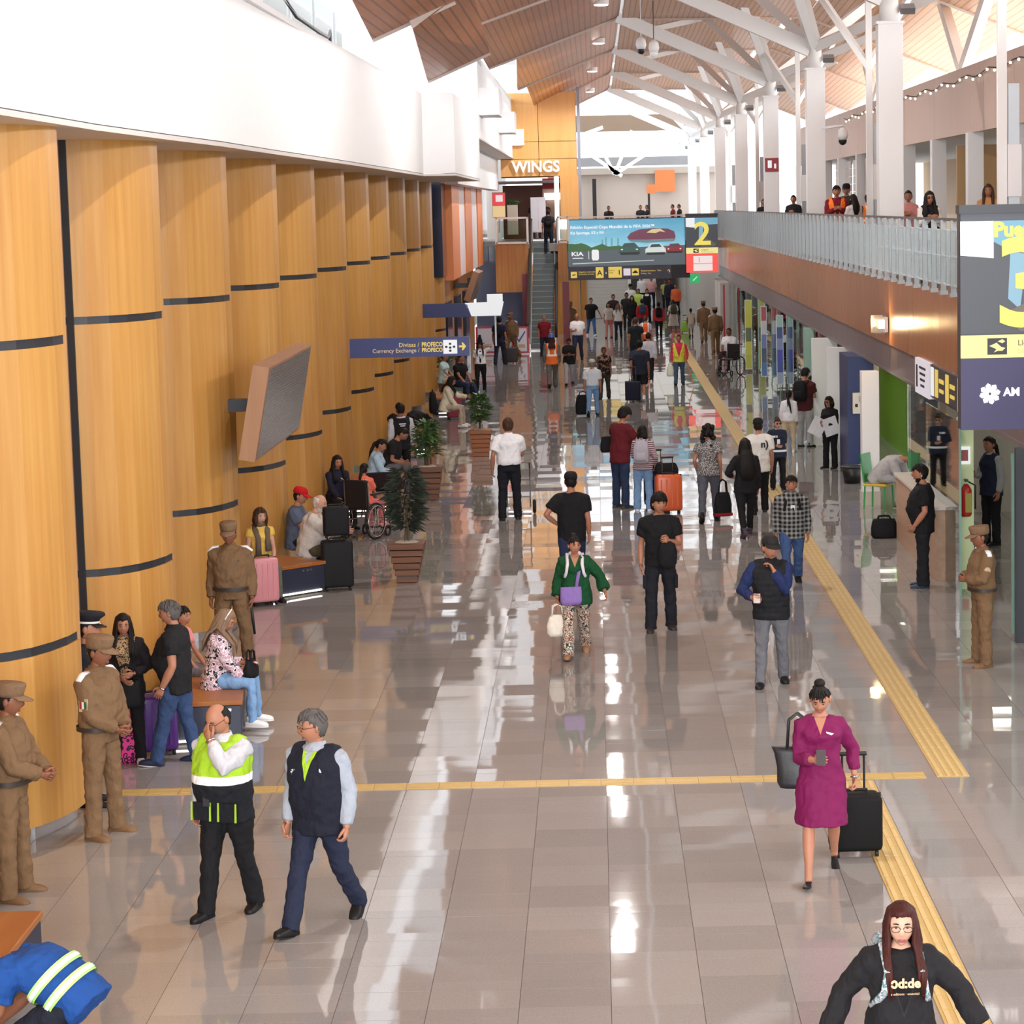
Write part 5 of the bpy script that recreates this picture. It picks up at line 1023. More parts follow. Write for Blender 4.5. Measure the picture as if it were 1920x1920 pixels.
            for s_ in (1, -1): m_.tube([H(s_ * .045, .035, .085), H(s_ * .074, .03, .03), H(s_ * .082, .022, -.06), T(s_ * .085, .055, .50), T(s_ * .09, .11 + .03 * b_, .40), T(s_ * .085, .125 + .03 * b_, .30)], [.022, .027, .032, .034, .028, .010], 9)
        elif st == 'curly':
            for q in range(46 if det or lod == 1 else 22):
                a = r_.uniform(0, 2 * PI); z = r_.uniform(-.22, .10); rr = .085 if z > -.05 else .105 - .1 * (-.05 - z); m_.ball(H(rr * math.cos(a), -.045 + rr * .7 * math.sin(a) - (.02 if math.sin(a) > .3 else 0) * 2, z), r_.uniform(.028, .046), 7, 5)
        elif st == 'bun': m_.ball(H(0, -.045, .125), (.048, .045, .04), 10, 7)
        elif st == 'pony': m_.tube([H(0, -.09, .03), H(0, -.12, -.02), T(0, -.13, .5), T(0, -.135, .34)], [.026, .034, .030, .010], 9)
        elif st == 'bob':
            m_.tube([H(0, -.06, .06), H(0, -.075, -.06), H(0, -.07, -.13)], [(.075, .04), (.09, .045), (.07, .03)], 12, up=FW2)
            for s_ in (1, -1): m_.tube([H(s_ * .06, .03, .06), H(s_ * .08, .025, -.04), H(s_ * .075, .02, -.13)], [.025, .03, .016], 8)
        hm_o = m_.build('hair', hm, root, True)
    if beard: 
        P = [H(*(head_point(d, fem) * (1 + (-.006 + .016 * max(0., min(1., ((-.40 - .28 * math.exp(-(d[0] / .5) ** 2) * (1 if d[2] > -.70 else .6)) - d[2]) / .12)) * (1 if d[1] > .0 else max(0., 1 + d[1] * 5))) / .1))) for d in HP]; MB().add(P, HF).build('beard', HAIR[beard], root, True)
    # ---- face
    if lod < 2 or abs(((face + head[0] + 180) % 360) - 180) > 80:
        EW = mat('eye_white', (176, 168, 162), .4); EI = mat('iris', (34, 24, 20), .2); m_ = MB(); br_ = MB()
        for s_ in (1, -1):
            m_ = MB(); br_ = MB(); e = head_point(V((s_ * .33, .93, .07)).normalized(), fem); m_.ball(H(s_ * .030, e.y - .006, .010), (.0125, .010, .0052), 9, 6, 0, HR); m_.ball(H(s_ * .030, e.y + .0008, .0095), (.0068, .0042, .0056), 8, 5, 1, HR); m_.tube([H(s_ * .016, e.y + .002, .012), H(s_ * .030, e.y + .0045, .0165), H(s_ * .045, e.y - .001, .012)], .0022, 4, 1)
            br_.tube([H(s_ * .013, e.y + .010, .030), H(s_ * .030, e.y + .011, .035), H(s_ * .046, e.y - .001, .030)], [.0035, .0045, .002], 5)
            if glasses != 'dark': m_.build('eye', [EW, EI], root, True)
            br_.build('eyebrow', HAIR['black' if hc in ('black', 'brown', 'red', 'light') else 'salt'], root, True)
        my = head_point(V((0, .86, -.52)).normalized(), fem).y; lp = mat('lips_f', (146, 76, 74), .5) if fem else mat('lips_m', (124, 80, 70), .6)
        MB().ball(H(0, my - .003, -.060), (.023, .008, .0055), 10, 5, 0, HR).ball(H(0, my - .003, -.069), (.019, .008, .0055), 10, 5, 0, HR).build('lips', lp, root, True)
    if glasses:
        m_ = MB(); gy = .094 if not fem else .090
        for s_ in (1, -1):
            if glasses == 'dark': m_.ball(H(s_ * .032, gy, .008), (.027, .007, .020), 10, 6, 0, HR)
            else: m_.tube([H(s_ * .032 + .024 * math.cos(a), gy + .002, .006 + .017 * math.sin(a)) for a in [2 * PI * i / 12 for i in range(13)]], .0022, 5)
            m_.tube([H(s_ * .055, gy - .004, .012), H(s_ * .078, .0, .012)], .0025, 5)
        m_.tube([H(-.009, gy + .004, .010), H(.009, gy + .004, .010)], .0022, 5); m_.build('glasses', mat('shade_lens', (18, 16, 20), .1) if glasses == 'dark' else mat('spectacle_frame', (40, 38, 44), .3), root, True)
    if hat:
        kd, mt = hat; m_ = MB(); E_ = lambda rx, ry, z, y0=-.008, n_=18: [H(rx * math.cos(a), y0 + ry * math.sin(a), z) for a in [2 * PI * j / n_ for j in range(n_)]]
        if kd == 'cap': m_.rings([E_(.086, .106, .045), E_(.088, .107, .07), E_(.080, .098, .108), E_(.056, .07, .134), E_(.015, .02, .142)]); bz = .05
        elif kd == 'kepi': m_.rings([E_(.087, .108, .04), E_(.092, .113, .075), E_(.097, .118, .122, .0), E_(.092, .112, .138, .0), E_(.03, .03, .142)]); bz = .045
        elif kd == 'peaked': m_.rings([E_(.086, .106, .045), E_(.088, .108, .085), E_(.125, .140, .118, .004), E_(.120, .136, .138, .0), E_(.03, .04, .145)]); bz = .05
        elif kd == 'hard': m_.rings([E_(.110, .135, .04, .0), E_(.096, .118, .05), E_(.092, .114, .09), E_(.066, .082, .142), E_(.02, .025, .158)]); bz = None
        o = m_.build('cap', mt, root, True)
        if bz is not None:
            bm_ = mt if kd != 'peaked' else mat('patent_black', (16, 16, 18), .15); b2 = MB(); n_ = 11; up1 = []; dn = []
            for j in range(n_):
                a = math.radians(24 + 132 * j / (n_ - 1)); up1 += [H(.086 * math.cos(a), -.008 + .104 * math.sin(a), bz + .006), H(.090 * math.cos(a), .0 + (.178 if kd != 'peaked' else .158) * math.sin(a) ** .9, bz - .012 - .012 * math.sin(a))]
            V_ = up1 + [p - HR @ V((0, 0, .007)) for p in up1]; q = 2 * n_; F_ = []
            for j in range(n_ - 1): F_ += [(2 * j, 2 * j + 1, 2 * j + 3, 2 * j + 2), (q + 2 * j + 2, q + 2 * j + 3, q + 2 * j + 1, q + 2 * j), (2 * j + 1, q + 2 * j + 1, q + 2 * j + 3, 2 * j + 3)]
            b2.add(V_, F_).build('brim', bm_, o, True)
            if kd == 'peaked': MB().rings([E_(.0885, .1085, .055), E_(.0895, .1095, .072)], cap=False).build('cap_band', mat('braid_white', (226, 224, 216), .4), o, True)
    r = Person(); r.root = root; r.k = k; r.T = T; r.H = H; r.SH, r.EL, r.WR, r.HD, r.KN, r.AN, r.HIP = SH, EL, WR, HD, KN, AN, HIP; r.RT, r.FW, r.UP, r.HR = RT2, FW2, UP, HR; r.b = b_; r.prof = prof
    Rz = M.Rotation(math.radians(face), 3, 'Z'); L0 = V(loc); r.W = lambda p: L0 + Rz @ (V(p) * k); r.Rz = Rz; r.D = lambda d: Rz @ V(d); r.face = face
    PEOPLE[label] = r; return r
def ring_at(p, z, off, dz, name_, mt):
    """a belt or reflective hoop following the torso"""
    zs = [q[0] for q in p.prof]; i = max(j for j in range(len(zs) - 1) if zs[j] <= z); u = (z - zs[i]) / (zs[i + 1] - zs[i]); a, b = p.prof[i], p.prof[i + 1]; rx, ry, oy = (a[q] + (b[q] - a[q]) * u for q in (1, 2, 3))
    MB().rings([squircle(p.T(0, oy, z - dz), p.RT, p.FW, rx + off, ry + off, 24, .9), squircle(p.T(0, oy, z + dz), p.RT, p.FW, rx + off, ry + off, 24, .9)], cap=False).build(name_, mt, p.root, True)
def collar(p, mt, w_=.0):
    k = 1.0 if p.b < .5 else 1.06
    MB().rings([squircle(p.T(0, y, z), p.RT, p.FW, a * k, b * k, 20, .95) for y, z, a, b in ((.004, .500, .098 + w_, .092 + w_), (.002, .530, .080, .076), (.000, .562, .068, .066), (.002, .558, .060, .058), (.004, .515, .070, .066))], cap=False).build('collar', mt, p.root, True)
def patch(p, name_, pts, mt, t=.006):
    """small flat thing sewn on the clothes: four points in torso space (x, y, z)"""
    P = [p.T(*q) for q in pts]; n_ = (P[1] - P[0]).cross(P[2] - P[0]).normalized() * t; k = len(P)
    MB().add(P + [q + n_ for q in P], [tuple(range(k))[::-1], tuple(range(k, 2 * k))] + [(i, (i + 1) % k, (i + 1) % k + k, i + k) for i in range(k)]).build(name_, mt, p.root)
def backpack(p, lab, mt, w_=.30, h_=.44, d=.15, strap=None, z=.10, name='backpack', out=0.):
    by = -.135 - .04 * p.b; c = p.W(p.T(0, by - d / 2, z)); g = thing(name, lab, 'backpack', c, math.radians(p.face)); k = p.k; g.scale = (k, k, k)
    R_ = [squircle(V((0, 0, zz)), V((1, 0, 0)), V((0, 1, 0)), w_ / 2 * a, d / 2 * b, 14, .6) for zz, a, b in ((0, .85, .7), (.05, 1, 1), (h_ * .6, 1, 1), (h_ * .88, .86, .8), (h_, .5, .4))]
    MB().rings(R_).build('body', mt, g, True); MB().rings([squircle(V((0, -d * .35, zz)), V((1, 0, 0)), V((0, 1, 0)), w_ * .36, d * .34 * q, 12, .6) for zz, q in ((.05, .7), (.1, 1), (h_ * .45, 1), (h_ * .5, .6))]).build('pocket', mt, g, True)
    MB().tube([(-.04, 0, h_), (-.03, 0, h_ + .04), (.03, 0, h_ + .04), (.04, 0, h_)], .008, 5).build('loop', mt, g)
    inv = p.Rz.transposed(); loc = lambda q: inv @ (p.W(q) - c) / k; q = .135 + .05 * p.b + out
    for s_ in (1, -1): MB().tube([loc(p.T(s_ * .09, by - .01, z + h_ * .8)), loc(p.T(s_ * .105, -.03, .525 + out * .5)), loc(p.T(s_ * .10, q - .0, .42)), loc(p.T(s_ * .12, q, .30)), loc(p.T(s_ * .17, .02, .16)), loc(p.T(s_ * .12, by, z + .08))], .022, 8, flat=.4).build('strap', strap or mt, g, True)
    return g
def held(p, i, fwd=.07, inn=.02): return p.W(p.WR[i] + p.HD[i] * fwd)
def phone(p, i, lab, col=(24, 24, 28), tilt=.7):
    g = thing('phone', lab, 'phone', p.W(p.WR[i] + p.HD[i] * .10 + p.UP * .03)); g.rotation_euler = (-tilt if abs(p.face) < 90 else tilt, 0, math.radians(p.face) + (PI if False else 0)); MB().box((0, 0, 0), (.074, .010, .15)).build('case', mat('phone_%d_%d_%d' % col, col, .3), g, bevel=.004); MB().box((0, -.0055, 0), (.066, .003, .138)).build('screen', mat('phone_glass', (30, 34, 44), .08), g); return g
# ================================================================ people: the cast
def foot(x, yt, yf):
    p = fl(x, yf); return p, at(x, yt, p.y).z
K = lambda n, c, pat=None, **k: cloth(n, c, pat, **k)
BLK = K('black', (26, 26, 29)); BLK2 = K('black_denim', (30, 31, 36)); NVY = K('navy', (34, 38, 56)); JEAN = K('jeans', (66, 92, 138)); JEANL = K('jeans_light', (122, 158, 200)); JEAND = K('jeans_dark', (44, 56, 84)); WHT = K('white', (232, 232, 234)); GRY = K('grey', (104, 106, 114)); GRYL = K('grey_light', (168, 168, 170)); KHA = K('khaki', (118, 92, 66)); KHA2 = K('khaki_cap', (126, 100, 76)); MARO = K('maroon', (98, 30, 38)); BEI_ = K('beige', (206, 186, 156)); COAL = K('charcoal', (52, 54, 60)); REFL = mat('reflective', (236, 238, 240), .3)
LEATH = mat('belt_leather', (52, 42, 36), .5)
def tee(m, hem=-.13, s=.62, off=.022): return ('shirt', m, hem, s, off, .01)
def tuck(m, s=.62, off=.020): return ('shirt', m, .02, s, off)
def long_(m, hem=-.13, off=.022, w=0.): return ('shirt', m, hem, 1.95, off, .01, .53, w)
def pants(m, fl_=.012): return ('trousers', m, fl_)
SN = lambda c, s=(226, 226, 226): ('shoe', c, s)
BOOT = ('boot', (122, 92, 64), (96, 74, 54)); BSH = ('shoe', (26, 25, 26)); 
def officer(lab, pos, h, face, arms, lod, legs=('wide', 'wide'), hd=(0, -6), tone='d', patchy=True, baton=0, curl=(.5, .5), palms=(None, None)):
    p = person(lab, pos, face, h, 'm', .42, tone, arms, legs, head=hd, hair=('crop', 'black'), layers=[('shirt', KHA, .0, 1.95, .026, 0, .535, .008)], legwear=('trousers', KHA, .018), shoes=BOOT, hat=('kepi', KHA2), lod=lod, curl=curl, palms=palms, name='person')
    if lod < 2: collar(p, KHA); ring_at(p, .04, .046, .020, 'belt', LEATH)
    if patchy:
        for s_ in (1, -1): MB().tube([p.SH[(1 - s_) // 2] - p.RT * (s_ * .05) + p.UP * .085, p.SH[(1 - s_) // 2] + p.RT * (s_ * .02) + p.UP * .08, p.SH[(1 - s_) // 2] + p.RT * (s_ * .085) + p.UP * .03], [.030, .036, .030], 8, flat=.45, up=tuple(p.UP)).build('shoulder_reflector', REFL, p.root, True)
    if baton: a = p.T(baton * .205, -.02, .03); MB().tube([a, a + V((baton * .02, -.06, -.42)), a + V((baton * .03, -.08, -.56))], [.017, .017, .015], 8).build('baton', BLACK, p.root, True); MB().tube([a + V((0, 0, -.1)), a + V((baton * .06, .05, -.1))], .014, 6).build('baton_guard', BLACK, p.root)
    return p
# ---------------------------------------------------------------- nearest
q = at(1687, 1800, 13.15)
p = person('woman with long auburn hair and tinted glasses in a black jacket, nearest the viewer', (q.x, 13.15, 0), 182, 1.645, 'f', .35, 'l', ('out', ((.30, .08, -.40), (.5, -1, .1))), ('front', 'rear'), 2, 0, 0, (-6, -3), ('side', 'red'), [('jersey', K('blacktee', (24, 23, 26)), -.13, 0, .018, 0, .50), ('jacket', K('jacketblack', (29, 28, 31), ('vneck', 1.0, .32, (24, 23, 26), (40, 39, 42), .008)), -.14, 1.93, .034, .02, .515, .012)], pants(BLK), BSH, None, 'thin', 0, curl=(1.0, .5))
text('ɔd:de', .075, mat('gold_print', (214, 180, 140), .4), p.root, p.T(.085, .205, .335), (PI / 2, 0, PI), 'LEFT', .002, bold=.003); text('a editions · essential', .020, mat('gold_print', (214, 180, 140), .4), p.root, p.T(.085, .203, .290), (PI / 2, 0, PI), 'LEFT', .001)
backpack(p, 'backpack with grey flower-patterned straps worn by the auburn haired woman', K('packgrey', (150, 150, 158), ('print', [(190, 190, 198), (90, 130, 130), (150, 150, 158)], 22)), strap=K('packgrey', (150, 150, 158), None), out=.035)
g = thing('folded_umbrella', 'black folded umbrella gripped by the auburn haired woman', 'umbrella', p.W(p.WR[0] + p.HD[0] * .095)); MB().tube([(0, .05, -.10), (0, .0, 0), (0, -.07, .10)], [.028, .026, .02], 10).build('cover', BLACK, g, True); MB().tube([(0, -.07, .10), (0, -.09, .13)], .022, 10).build('handle', RUBBER, g, True)
MAG = K('magenta', (112, 18, 74), ('vneck', 1.255, .40, (174, 124, 100), (112, 18, 74), .0), rough=.7, fold=.4)
pos, h = foot(1541, 1272, 1646)
p = person('woman in a magenta dress reading her phone and pulling a black trolley', pos, 176, h + .05, 'f', .28, 'm', ('phone', ((.13, -.05, -.47), (.5, -1, .2))), ('front', 'rear'), 0, 0, 0, (-4, -24), ('bun', 'black'), [('dress', MAG, -.47, 1.72, .020, -.01, .512, .008)], None, ('heel', (24, 22, 24)), None, None, 0, curl=(.7, 1.0))
patch(p, 'wing_pin', [(-.11, .150, .39), (-.045, .155, .405), (-.05, .155, .392), (-.09, .152, .375)], REFL, .004); MB().wheel(p.WR[1] - p.HD[1] * .01, .030, .007, p.HD[1], 14).build('watch', CHROME, p.root, True)
for i in (0,): phone(p, i, 'phone in a clear case held by the woman in magenta', (70, 66, 72), .9)
sb = p.W(p.SH[0] + p.RT * .13 + p.UP * -.52); bag('tote_bag', 'large black leather tote on the shoulder of the woman in magenta', (sb.x + .09, sb.y + .03, sb.z - .02), .33, .15, .32, mat('leather_black', (30, 30, 34), .45, bump=.1), -.15, .27, 1.25)
VL = (158, 200, 48)
pos, h = foot(432, 1316, 1714)
p = person('balding man in a lime and black safety vest rubbing his eye', pos, 160, h + .06, 'm', .8, 'm', (((.05, .06, -.50), (.3, -1, .1)), ((-.17, .20, .10), (.9, -.2, -1))), ('step', 'stepback'), 2, 0, 0, (-20, -24), ('bald', 'black'), [long_(K('shirtwhite', (196, 198, 204)), -.02, .020), ('safety_vest', K('vest_lime', (28, 30, 36), ('vneck', 1.22, .24, (196, 198, 204), VL, .012, [(1.085, (238, 240, 242)), (1.145, VL), (1.40, (164, 204, 60))])), -.13, 0, .045, .015, .505)], pants(K('slacks_black', (24, 24, 27)), .014), BSH, None, 'thin', 0, curl=(.5, .35), palms=(None, (.3, -1, .2)))
collar(p, K('shirtwhite', (196, 198, 204)))
for x_ in (.10, -.12): patch(p, 'pocket', [(x_ - .075, .205, -.10), (x_ + .075, .205, -.10), (x_ + .075, .205, .045), (x_ - .075, .205, .045)], K('pocketblack', (24, 26, 32)), .012)
for x_ in (.02, .18, -.05, -.20): patch(p, 'lime_piping', [(x_, .216, -.10), (x_ + .016, .216, -.10), (x_ + .006, .216, .05), (x_ - .006, .216, .05)], mat('piping_lime', VL, .5), .006)
patch(p, 'id_card', [(.02, .225, .02), (.075, .225, .02), (.075, .225, .10), (.02, .225, .10)], COAL, .006); MB().tube([p.T(.09, .06, .50), p.T(.075, .16, .36), p.T(.05, .205, .2), p.T(.048, .225, .10)], .006, 5).build('lanyard', BLACK, p.root)
MB().wheel(p.WR[1], .034, .009, p.HD[1], 14).build('watch', CHROME, p.root, True)
pos, h = foot(606, 1316, 1738)
p = person('grey haired man in a navy vest with lime collar walking beside the balding man', pos, 158, h + .03, 'm', .38, 'm', (((.04, .10, -.50), (.3, -1, .1)), 'hang'), ('front', 'rear'), 1, 0, 0, (-46, -6), ('short', 'salt'), [long_(K('shirt_paleblue', (158, 166, 178)), -.05, .022), ('vest', K('vest_navy', (26, 29, 42), ('vneck', 1.16, .27, (158, 166, 178), VL, .03)), -.14, 0, .042, .01, .512)], pants(K('slacks_navy', (34, 40, 60)), .012), BSH, None, 'thin', 0, curl=(.6, .7))
collar(p, K('shirt_paleblue', (158, 166, 178)), .01)
text('AIFA', .030, REFL, p.root, p.T(-.055, .162, .36), (PI / 2, 0, PI), 'LEFT', .002, bold=.004)
for q_ in range(6): a = q_ * PI / 3; patch(p, 'petal', [(.115 + .006 * math.cos(a), .155, .345 + .006 * math.sin(a)), (.115 + .024 * math.cos(a - .3), .155, .345 + .024 * math.sin(a - .3)), (.115 + .024 * math.cos(a + .3), .155, .345 + .024 * math.sin(a + .3))], REFL, .003)
officer('khaki officer with flag shoulder patch standing before the black uniformed man', *(lambda r: (r[0], r[1] + .02))(foot(196, 1190, 1566)), 246, (((-.12, .22, -.40), (.9, -.5, -.4)),) * 2, 0, baton=0)
p = PEOPLE['khaki officer with flag shoulder patch standing before the black uniformed man']; c_ = p.SH[0].lerp(p.EL[0], .62)
MB().box(c_ + p.RT * .064, (.012, .085, .11), R=M((p.RT, p.FW, p.UP)).transposed()).build('flag_patch', mat('patch_sand', (186, 164, 130), .7), p.root)
for q_, c2 in ((.024, (40, 90, 60)), (0, (226, 222, 214)), (-.024, (150, 40, 44))): MB().box(c_ + p.RT * .068 + p.FW * q_, (.012, .022, .06), R=M((p.RT, p.FW, p.UP)).transposed()).build('flag_band', mat('flag_%d' % c2[0], c2, .7), p.root)
officer('khaki officer at the left edge with a lanyard, hands together', fl(28, 1682), 1.74, 262, (((-.12, .30, -.34), (.9, -.5, -.4)),) * 2, 0, hd=(10, -6))
officer('khaki officer half cut off by the left edge of the view', fl(-78, 1716), 1.78, 270, ('clasp', 'clasp'), 0, tone='m')
pos, h = foot(172, 1152, 1508)
p = person('man in black dress uniform and peaked cap behind the khaki officer', pos, 275, h + .04, 'm', .3, 'm', ('hang', 'hang'), head=(0, -4), hair=('crop', 'black'), layers=[('tunic', K('tunic_black', (28, 28, 34)), -.15, 1.95, .03, .015, .545)], legwear=pants(BLK), shoes=BSH, hat=('peaked', K('tunic_black', (28, 28, 34))), lod=1)
patch(p, 'shoulder_board', [(.12, -.05, .485), (.20, -.05, .475), (.20, .05, .475), (.12, .05, .485)], mat('braid_gold', (190, 166, 110), .5), .01)
pos, h = foot(243, 1146, 1430)
p = person('long haired woman in a leopard top and black cardigan beside the uniformed men', pos, 185, h + .03, 'f', .3, 'm', ('clasp', ((-.05, .24, -.30), (.9, -.5, -.4))), ('stand', 'stand'), 0, 0, 0, (8, -8), ('long', 'black'), [('top', K('leopard_top', (176, 146, 110), ('spots', (40, 32, 28), 55)), -.1, 0, .014), ('cardigan', K('cardigan', (32, 28, 32), ('vneck', .93, .26, ((176, 146, 110), (40, 32, 28), 55), (32, 28, 32), .0)), -.15, 1.9, .03, .02, .50)], pants(BLK), SN((228, 228, 230)), None, None, 1)
patch(p, 'pendant', [(.012, .135, .40), (-.012, .135, .40), (-.008, .135, .37), (.008, .135, .37)], CHROME, .006)
bag('shoulder_bag', 'black shoulder bag with yellow tag held by the leopard top woman', p.W(p.T(-.03, .22, -.24)), .30, .13, .26, BAGB, .2, .16, .8)
pos, h = foot(337, 1122, 1432)
p = person('grey haired man in a black polo and blue jeans facing left', pos, 84, h + .03, 'm', .85, 'm', ('hang', ((.05, .09, -.50), (.3, -1, .1))), (((-8, 4, 5)), (16, 4, 3)), 0, 0, 0, (0, -8), ('short', 'salt'), [tee(K('polo_black', (30, 30, 33)), -.15, .62, .024)], pants(K('jeans_mid', (54, 74, 112)), .014), SN((44, 52, 76)), None, None, 0)
collar(p, K('polo_black', (30, 30, 33)))
MB().wheel(p.WR[1], .035, .009, p.HD[1], 14).build('watch', CHROME, p.root, True)
p = person('light haired woman in a black and pink patterned blouse seated with a phone', (-4.02, 25.55, 0), 268, 1.62, 'f', .3, 'm', ('lap', 'phone'), ('sit', 'sit'), 8, 0, 0, (0, -24), ('long', 'light'), [('blouse', K('blouse_swirl', (222, 206, 210), ('print', [(40, 36, 44), (226, 212, 218), (190, 150, 170), (230, 222, 222), (36, 32, 40)], 11)), -.14, 1.8, .03, .02, .51, .012)], ('trousers', JEANL, .0), SN((230, 230, 230)), None, None, 1, seat=.46, curl=(.6, .8))
phone(p, 1, 'phone held by the seated woman in the patterned blouse', (150, 70, 76), 1.1); MB().tube([p.H(-.09, .0, .03), p.H(-.06, .0, .105), p.H(0, .0, .135), p.H(.06, .0, .105), p.H(.09, .0, .03)], .008, 6).build('headband', REFL, p.root, True)
bag('handbag', 'small black handbag on the lap of the woman in the patterned blouse', p.W(p.T(.02, .40, .06)), .28, .12, .18, BAGB, 1.4, .1, .8)
person('dark haired child in pink half hidden behind the man in the polo', (-4.55, 26.4, 0), 250, 1.50, 'f', .1, 'm', ('lap', 'lap'), ('sit', 'sit'), 5, hair=('short', 'black'), layers=[tee(K('pink', (222, 140, 140)))], legwear=pants(GRY), lod=1, seat=.46)
BLU = K('work_blue', (28, 70, 136), None, fold=.4)
p = person('crouching worker in a bright blue shirt with reflective bands at the bottom left corner', (-3.22, 14.75, 0), 74, 1.70, 'm', .45, 'd', ('reach', 'reach'), ((100, 128, 8), (62, 118, 8)), 50, 0, 0, (0, -10), ('crop', 'black'), [('shirt', BLU, -.10, .75, .030, .0, .53)], pants(K('work_trousers', (26, 30, 42))), BSH, ('cap', K('black', (26, 26, 29))), None, 0, seat=.50, stoop=.9)
for z_ in (.08, .20):
    ring_at(p, z_, .048, .030, 'lime_band', mat('piping_lime2', (170, 232, 120), .5)); ring_at(p, z_, .053, .014, 'silver_band', REFL)
r = officer('khaki officer in a cap with white shoulder reflectors standing at the pink suitcase', *(lambda r: (r[0], r[1] + .02))(foot(440, 977, 1252)), 178, ('hang', 'hang'), 0, baton=-1)
patch(r, 'name_tape', [(-.13, .15, .36), (-.06, .155, .36), (-.06, .155, .38), (-.13, .15, .38)], mat('tape_dark', (70, 60, 44), .6), .004)
p = person('brown haired woman in a yellow top and grey scarf seated behind the pink suitcase', (-4.72, 34.35, 0), 205, 1.66, 'f', .25, 'l', ((((.0, .30, -.40), (.7, -.7, -.3))), 'lap'), ((70, 70, 4), (80, 80, 4)), 4, 0, 0, (10, 2), ('bob', 'brown'), [('top', K('yellow', (226, 190, 92)), -.1, .35, .016)], pants(K('olive_grey', (104, 106, 96)), .0), BSH, None, None, 1, seat=.44)
MB().tube([p.T(.075, -.04, .53), p.T(.09, .07, .47), p.T(.07, .15, .36), p.T(.075, .17, .12)], [.03, .045, .04, .045], 8, flat=.5).tube([p.T(-.075, -.04, .53), p.T(-.09, .07, .47), p.T(-.07, .15, .36), p.T(-.075, .17, .16)], [.03, .045, .04, .045], 8, flat=.5).ball(p.T(0, .02, .54), (.085, .08, .045), 12, 6).build('scarf', K('scarf_grey', (110, 96, 84)), p.root, True)
p = person('bald bearded man in a cream sweater resting an arm on the black cases', (-4.22, 35.75, 0), 266, 1.72, 'm', 1.0, 'l', (((-.02, .50, -.06), (.3, -.2, -1)), 'lap'), ('sit', 'sit'), 14, 0, 0, (-8, 0), ('bald', 'white'), [long_(K('sweater_cream', (218, 210, 202)), -.14, .03, .006)], pants(K('olive', (92, 82, 62)), .0), BSH, None, None, 1, seat=.40, beard='white')
p = person('man in a red cap and grey blue shirt seated behind the bald man', (-4.52, 36.7, 0), 262, 1.72, 'm', .45, 'm', ('lap', 'lap'), ('sit', 'sit'), 6, 0, 0, (0, -8), ('crop', 'black'), [tee(K('slate_blue', (92, 104, 128)))], pants(NVY, .0), BSH, ('cap', K('cap_red', (190, 26, 34))), None, 1, seat=.38)
p = person('dark haired woman in navy seated beyond the wheelchair', (-4.42, 41.9, 0), 205, 1.62, 'f', .3, 'm', ('lap', 'lap'), ('sit', 'sit'), 3, 0, 0, (4, -6), ('long', 'black'), [long_(K('navytop', (34, 36, 54)))], pants(BLK), BSH, None, None, 1, seat=.44)
p = person('child in a coral top seated in the wheelchair, seen from behind', (*fl(685, 1003)[:2], 0), -28, 1.42, 'f', .3, 'm', ('lap', 'lap'), ('sit', 'sit'), 0, 0, 0, (10, -6), ('pony', 'black'), [tee(K('coral', (238, 120, 96)), -.12, .75, .03)], pants(K('pinkleg', (206, 120, 130))), SN((230, 150, 150)), None, None, 1, seat=.55)
p = person('woman in a light blue jacket with dark ponytail seated sideways', (-4.06, 44.6, 0), 268, 1.66, 'f', .3, 'm', ('lap', 'phone'), ('sit', 'sit'), 12, 0, 0, (0, -16), ('pony', 'black'), [long_(K('jacket_sky', (172, 200, 220)), -.15, .036, .01)], pants(BLK), BSH, None, None, 1, seat=.44)
p = person('man in a black shirt with a tattooed arm leaning over his phone', (-3.98, 46.5, 0), 266, 1.74, 'm', .4, 'm', ('phone', 'phone'), ('sit', 'sit'), 26, 0, 0, (0, -24), ('crop', 'black'), [tee(K('blacktee2', (36, 36, 38)))], pants(GRY, .0), SN((60, 60, 64)), None, None, 1, seat=.46)
p = person('member of staff in a black vest with white sleeves standing with back turned', (-3.80, 48.0, 0), 18, 1.66, 'm', .25, 'd', ('hang', 'hang'), head=(22, 0), hair=('short', 'black'), layers=[long_(K('shirtwhite', (196, 198, 204)), -.02), ('vest', K('vest_black', (30, 31, 36)), -.15, 0, .034, .01, .51)], legwear=pants(BLK), shoes=BSH, lod=1)
for z_, w_ in ((.38, .07), (.34, .05), (.28, .04), (.15, .05)): patch(p, 'back_print', [(-w_, -.165, z_), (w_, -.165, z_), (w_, -.165, z_ + .02), (-w_, -.165, z_ + .02)], REFL, .004)
p = person('man in black bending over the pale pink suitcase', (-3.42, 51.0, 0), 100, 1.78, 'm', .35, 'm', (((-.02, .42, -.34), (.3, -.3, -1)), ((-.02, .42, -.34), (.3, -.3, -1))), ('stand', 'stand'), 54, 0, 0, (0, 0), ('short', 'black'), [tee(K('blacktee', (28, 28, 31)))], ('shorts', BLK, .01, .95), SN((40, 40, 44)), None, None, 1, stoop=.6)
backpack(p, 'black backpack on the bending man', BAGB)
p = person('woman with dark curls in a cream jacket seated facing right', (-3.72, 61.0, 0), 262, 1.66, 'f', .3, 'm', ('lap', 'reach'), ('sit', 'sit'), 12, 0, 0, (0, -12), ('long', 'black'), [long_(K('cream', (226, 220, 198)), -.14, .03)], pants(K('beigeleg', (186, 172, 156)), .0), SN((232, 232, 232)), None, None, 1, seat=.44)
p = person('seated man in a black shirt and jeans at the far bench', (-3.80, 68.6, 0), 232, 1.76, 'm', .35, 'm', ('lap', 'lap'), ('sit', 'sitout'), 6, 0, 0, (0, -8), ('short', 'black'), [tee(K('blacktee', (28, 28, 31)))], pants(JEAND, .0), SN((222, 222, 226)), None, None, 2, seat=.46)
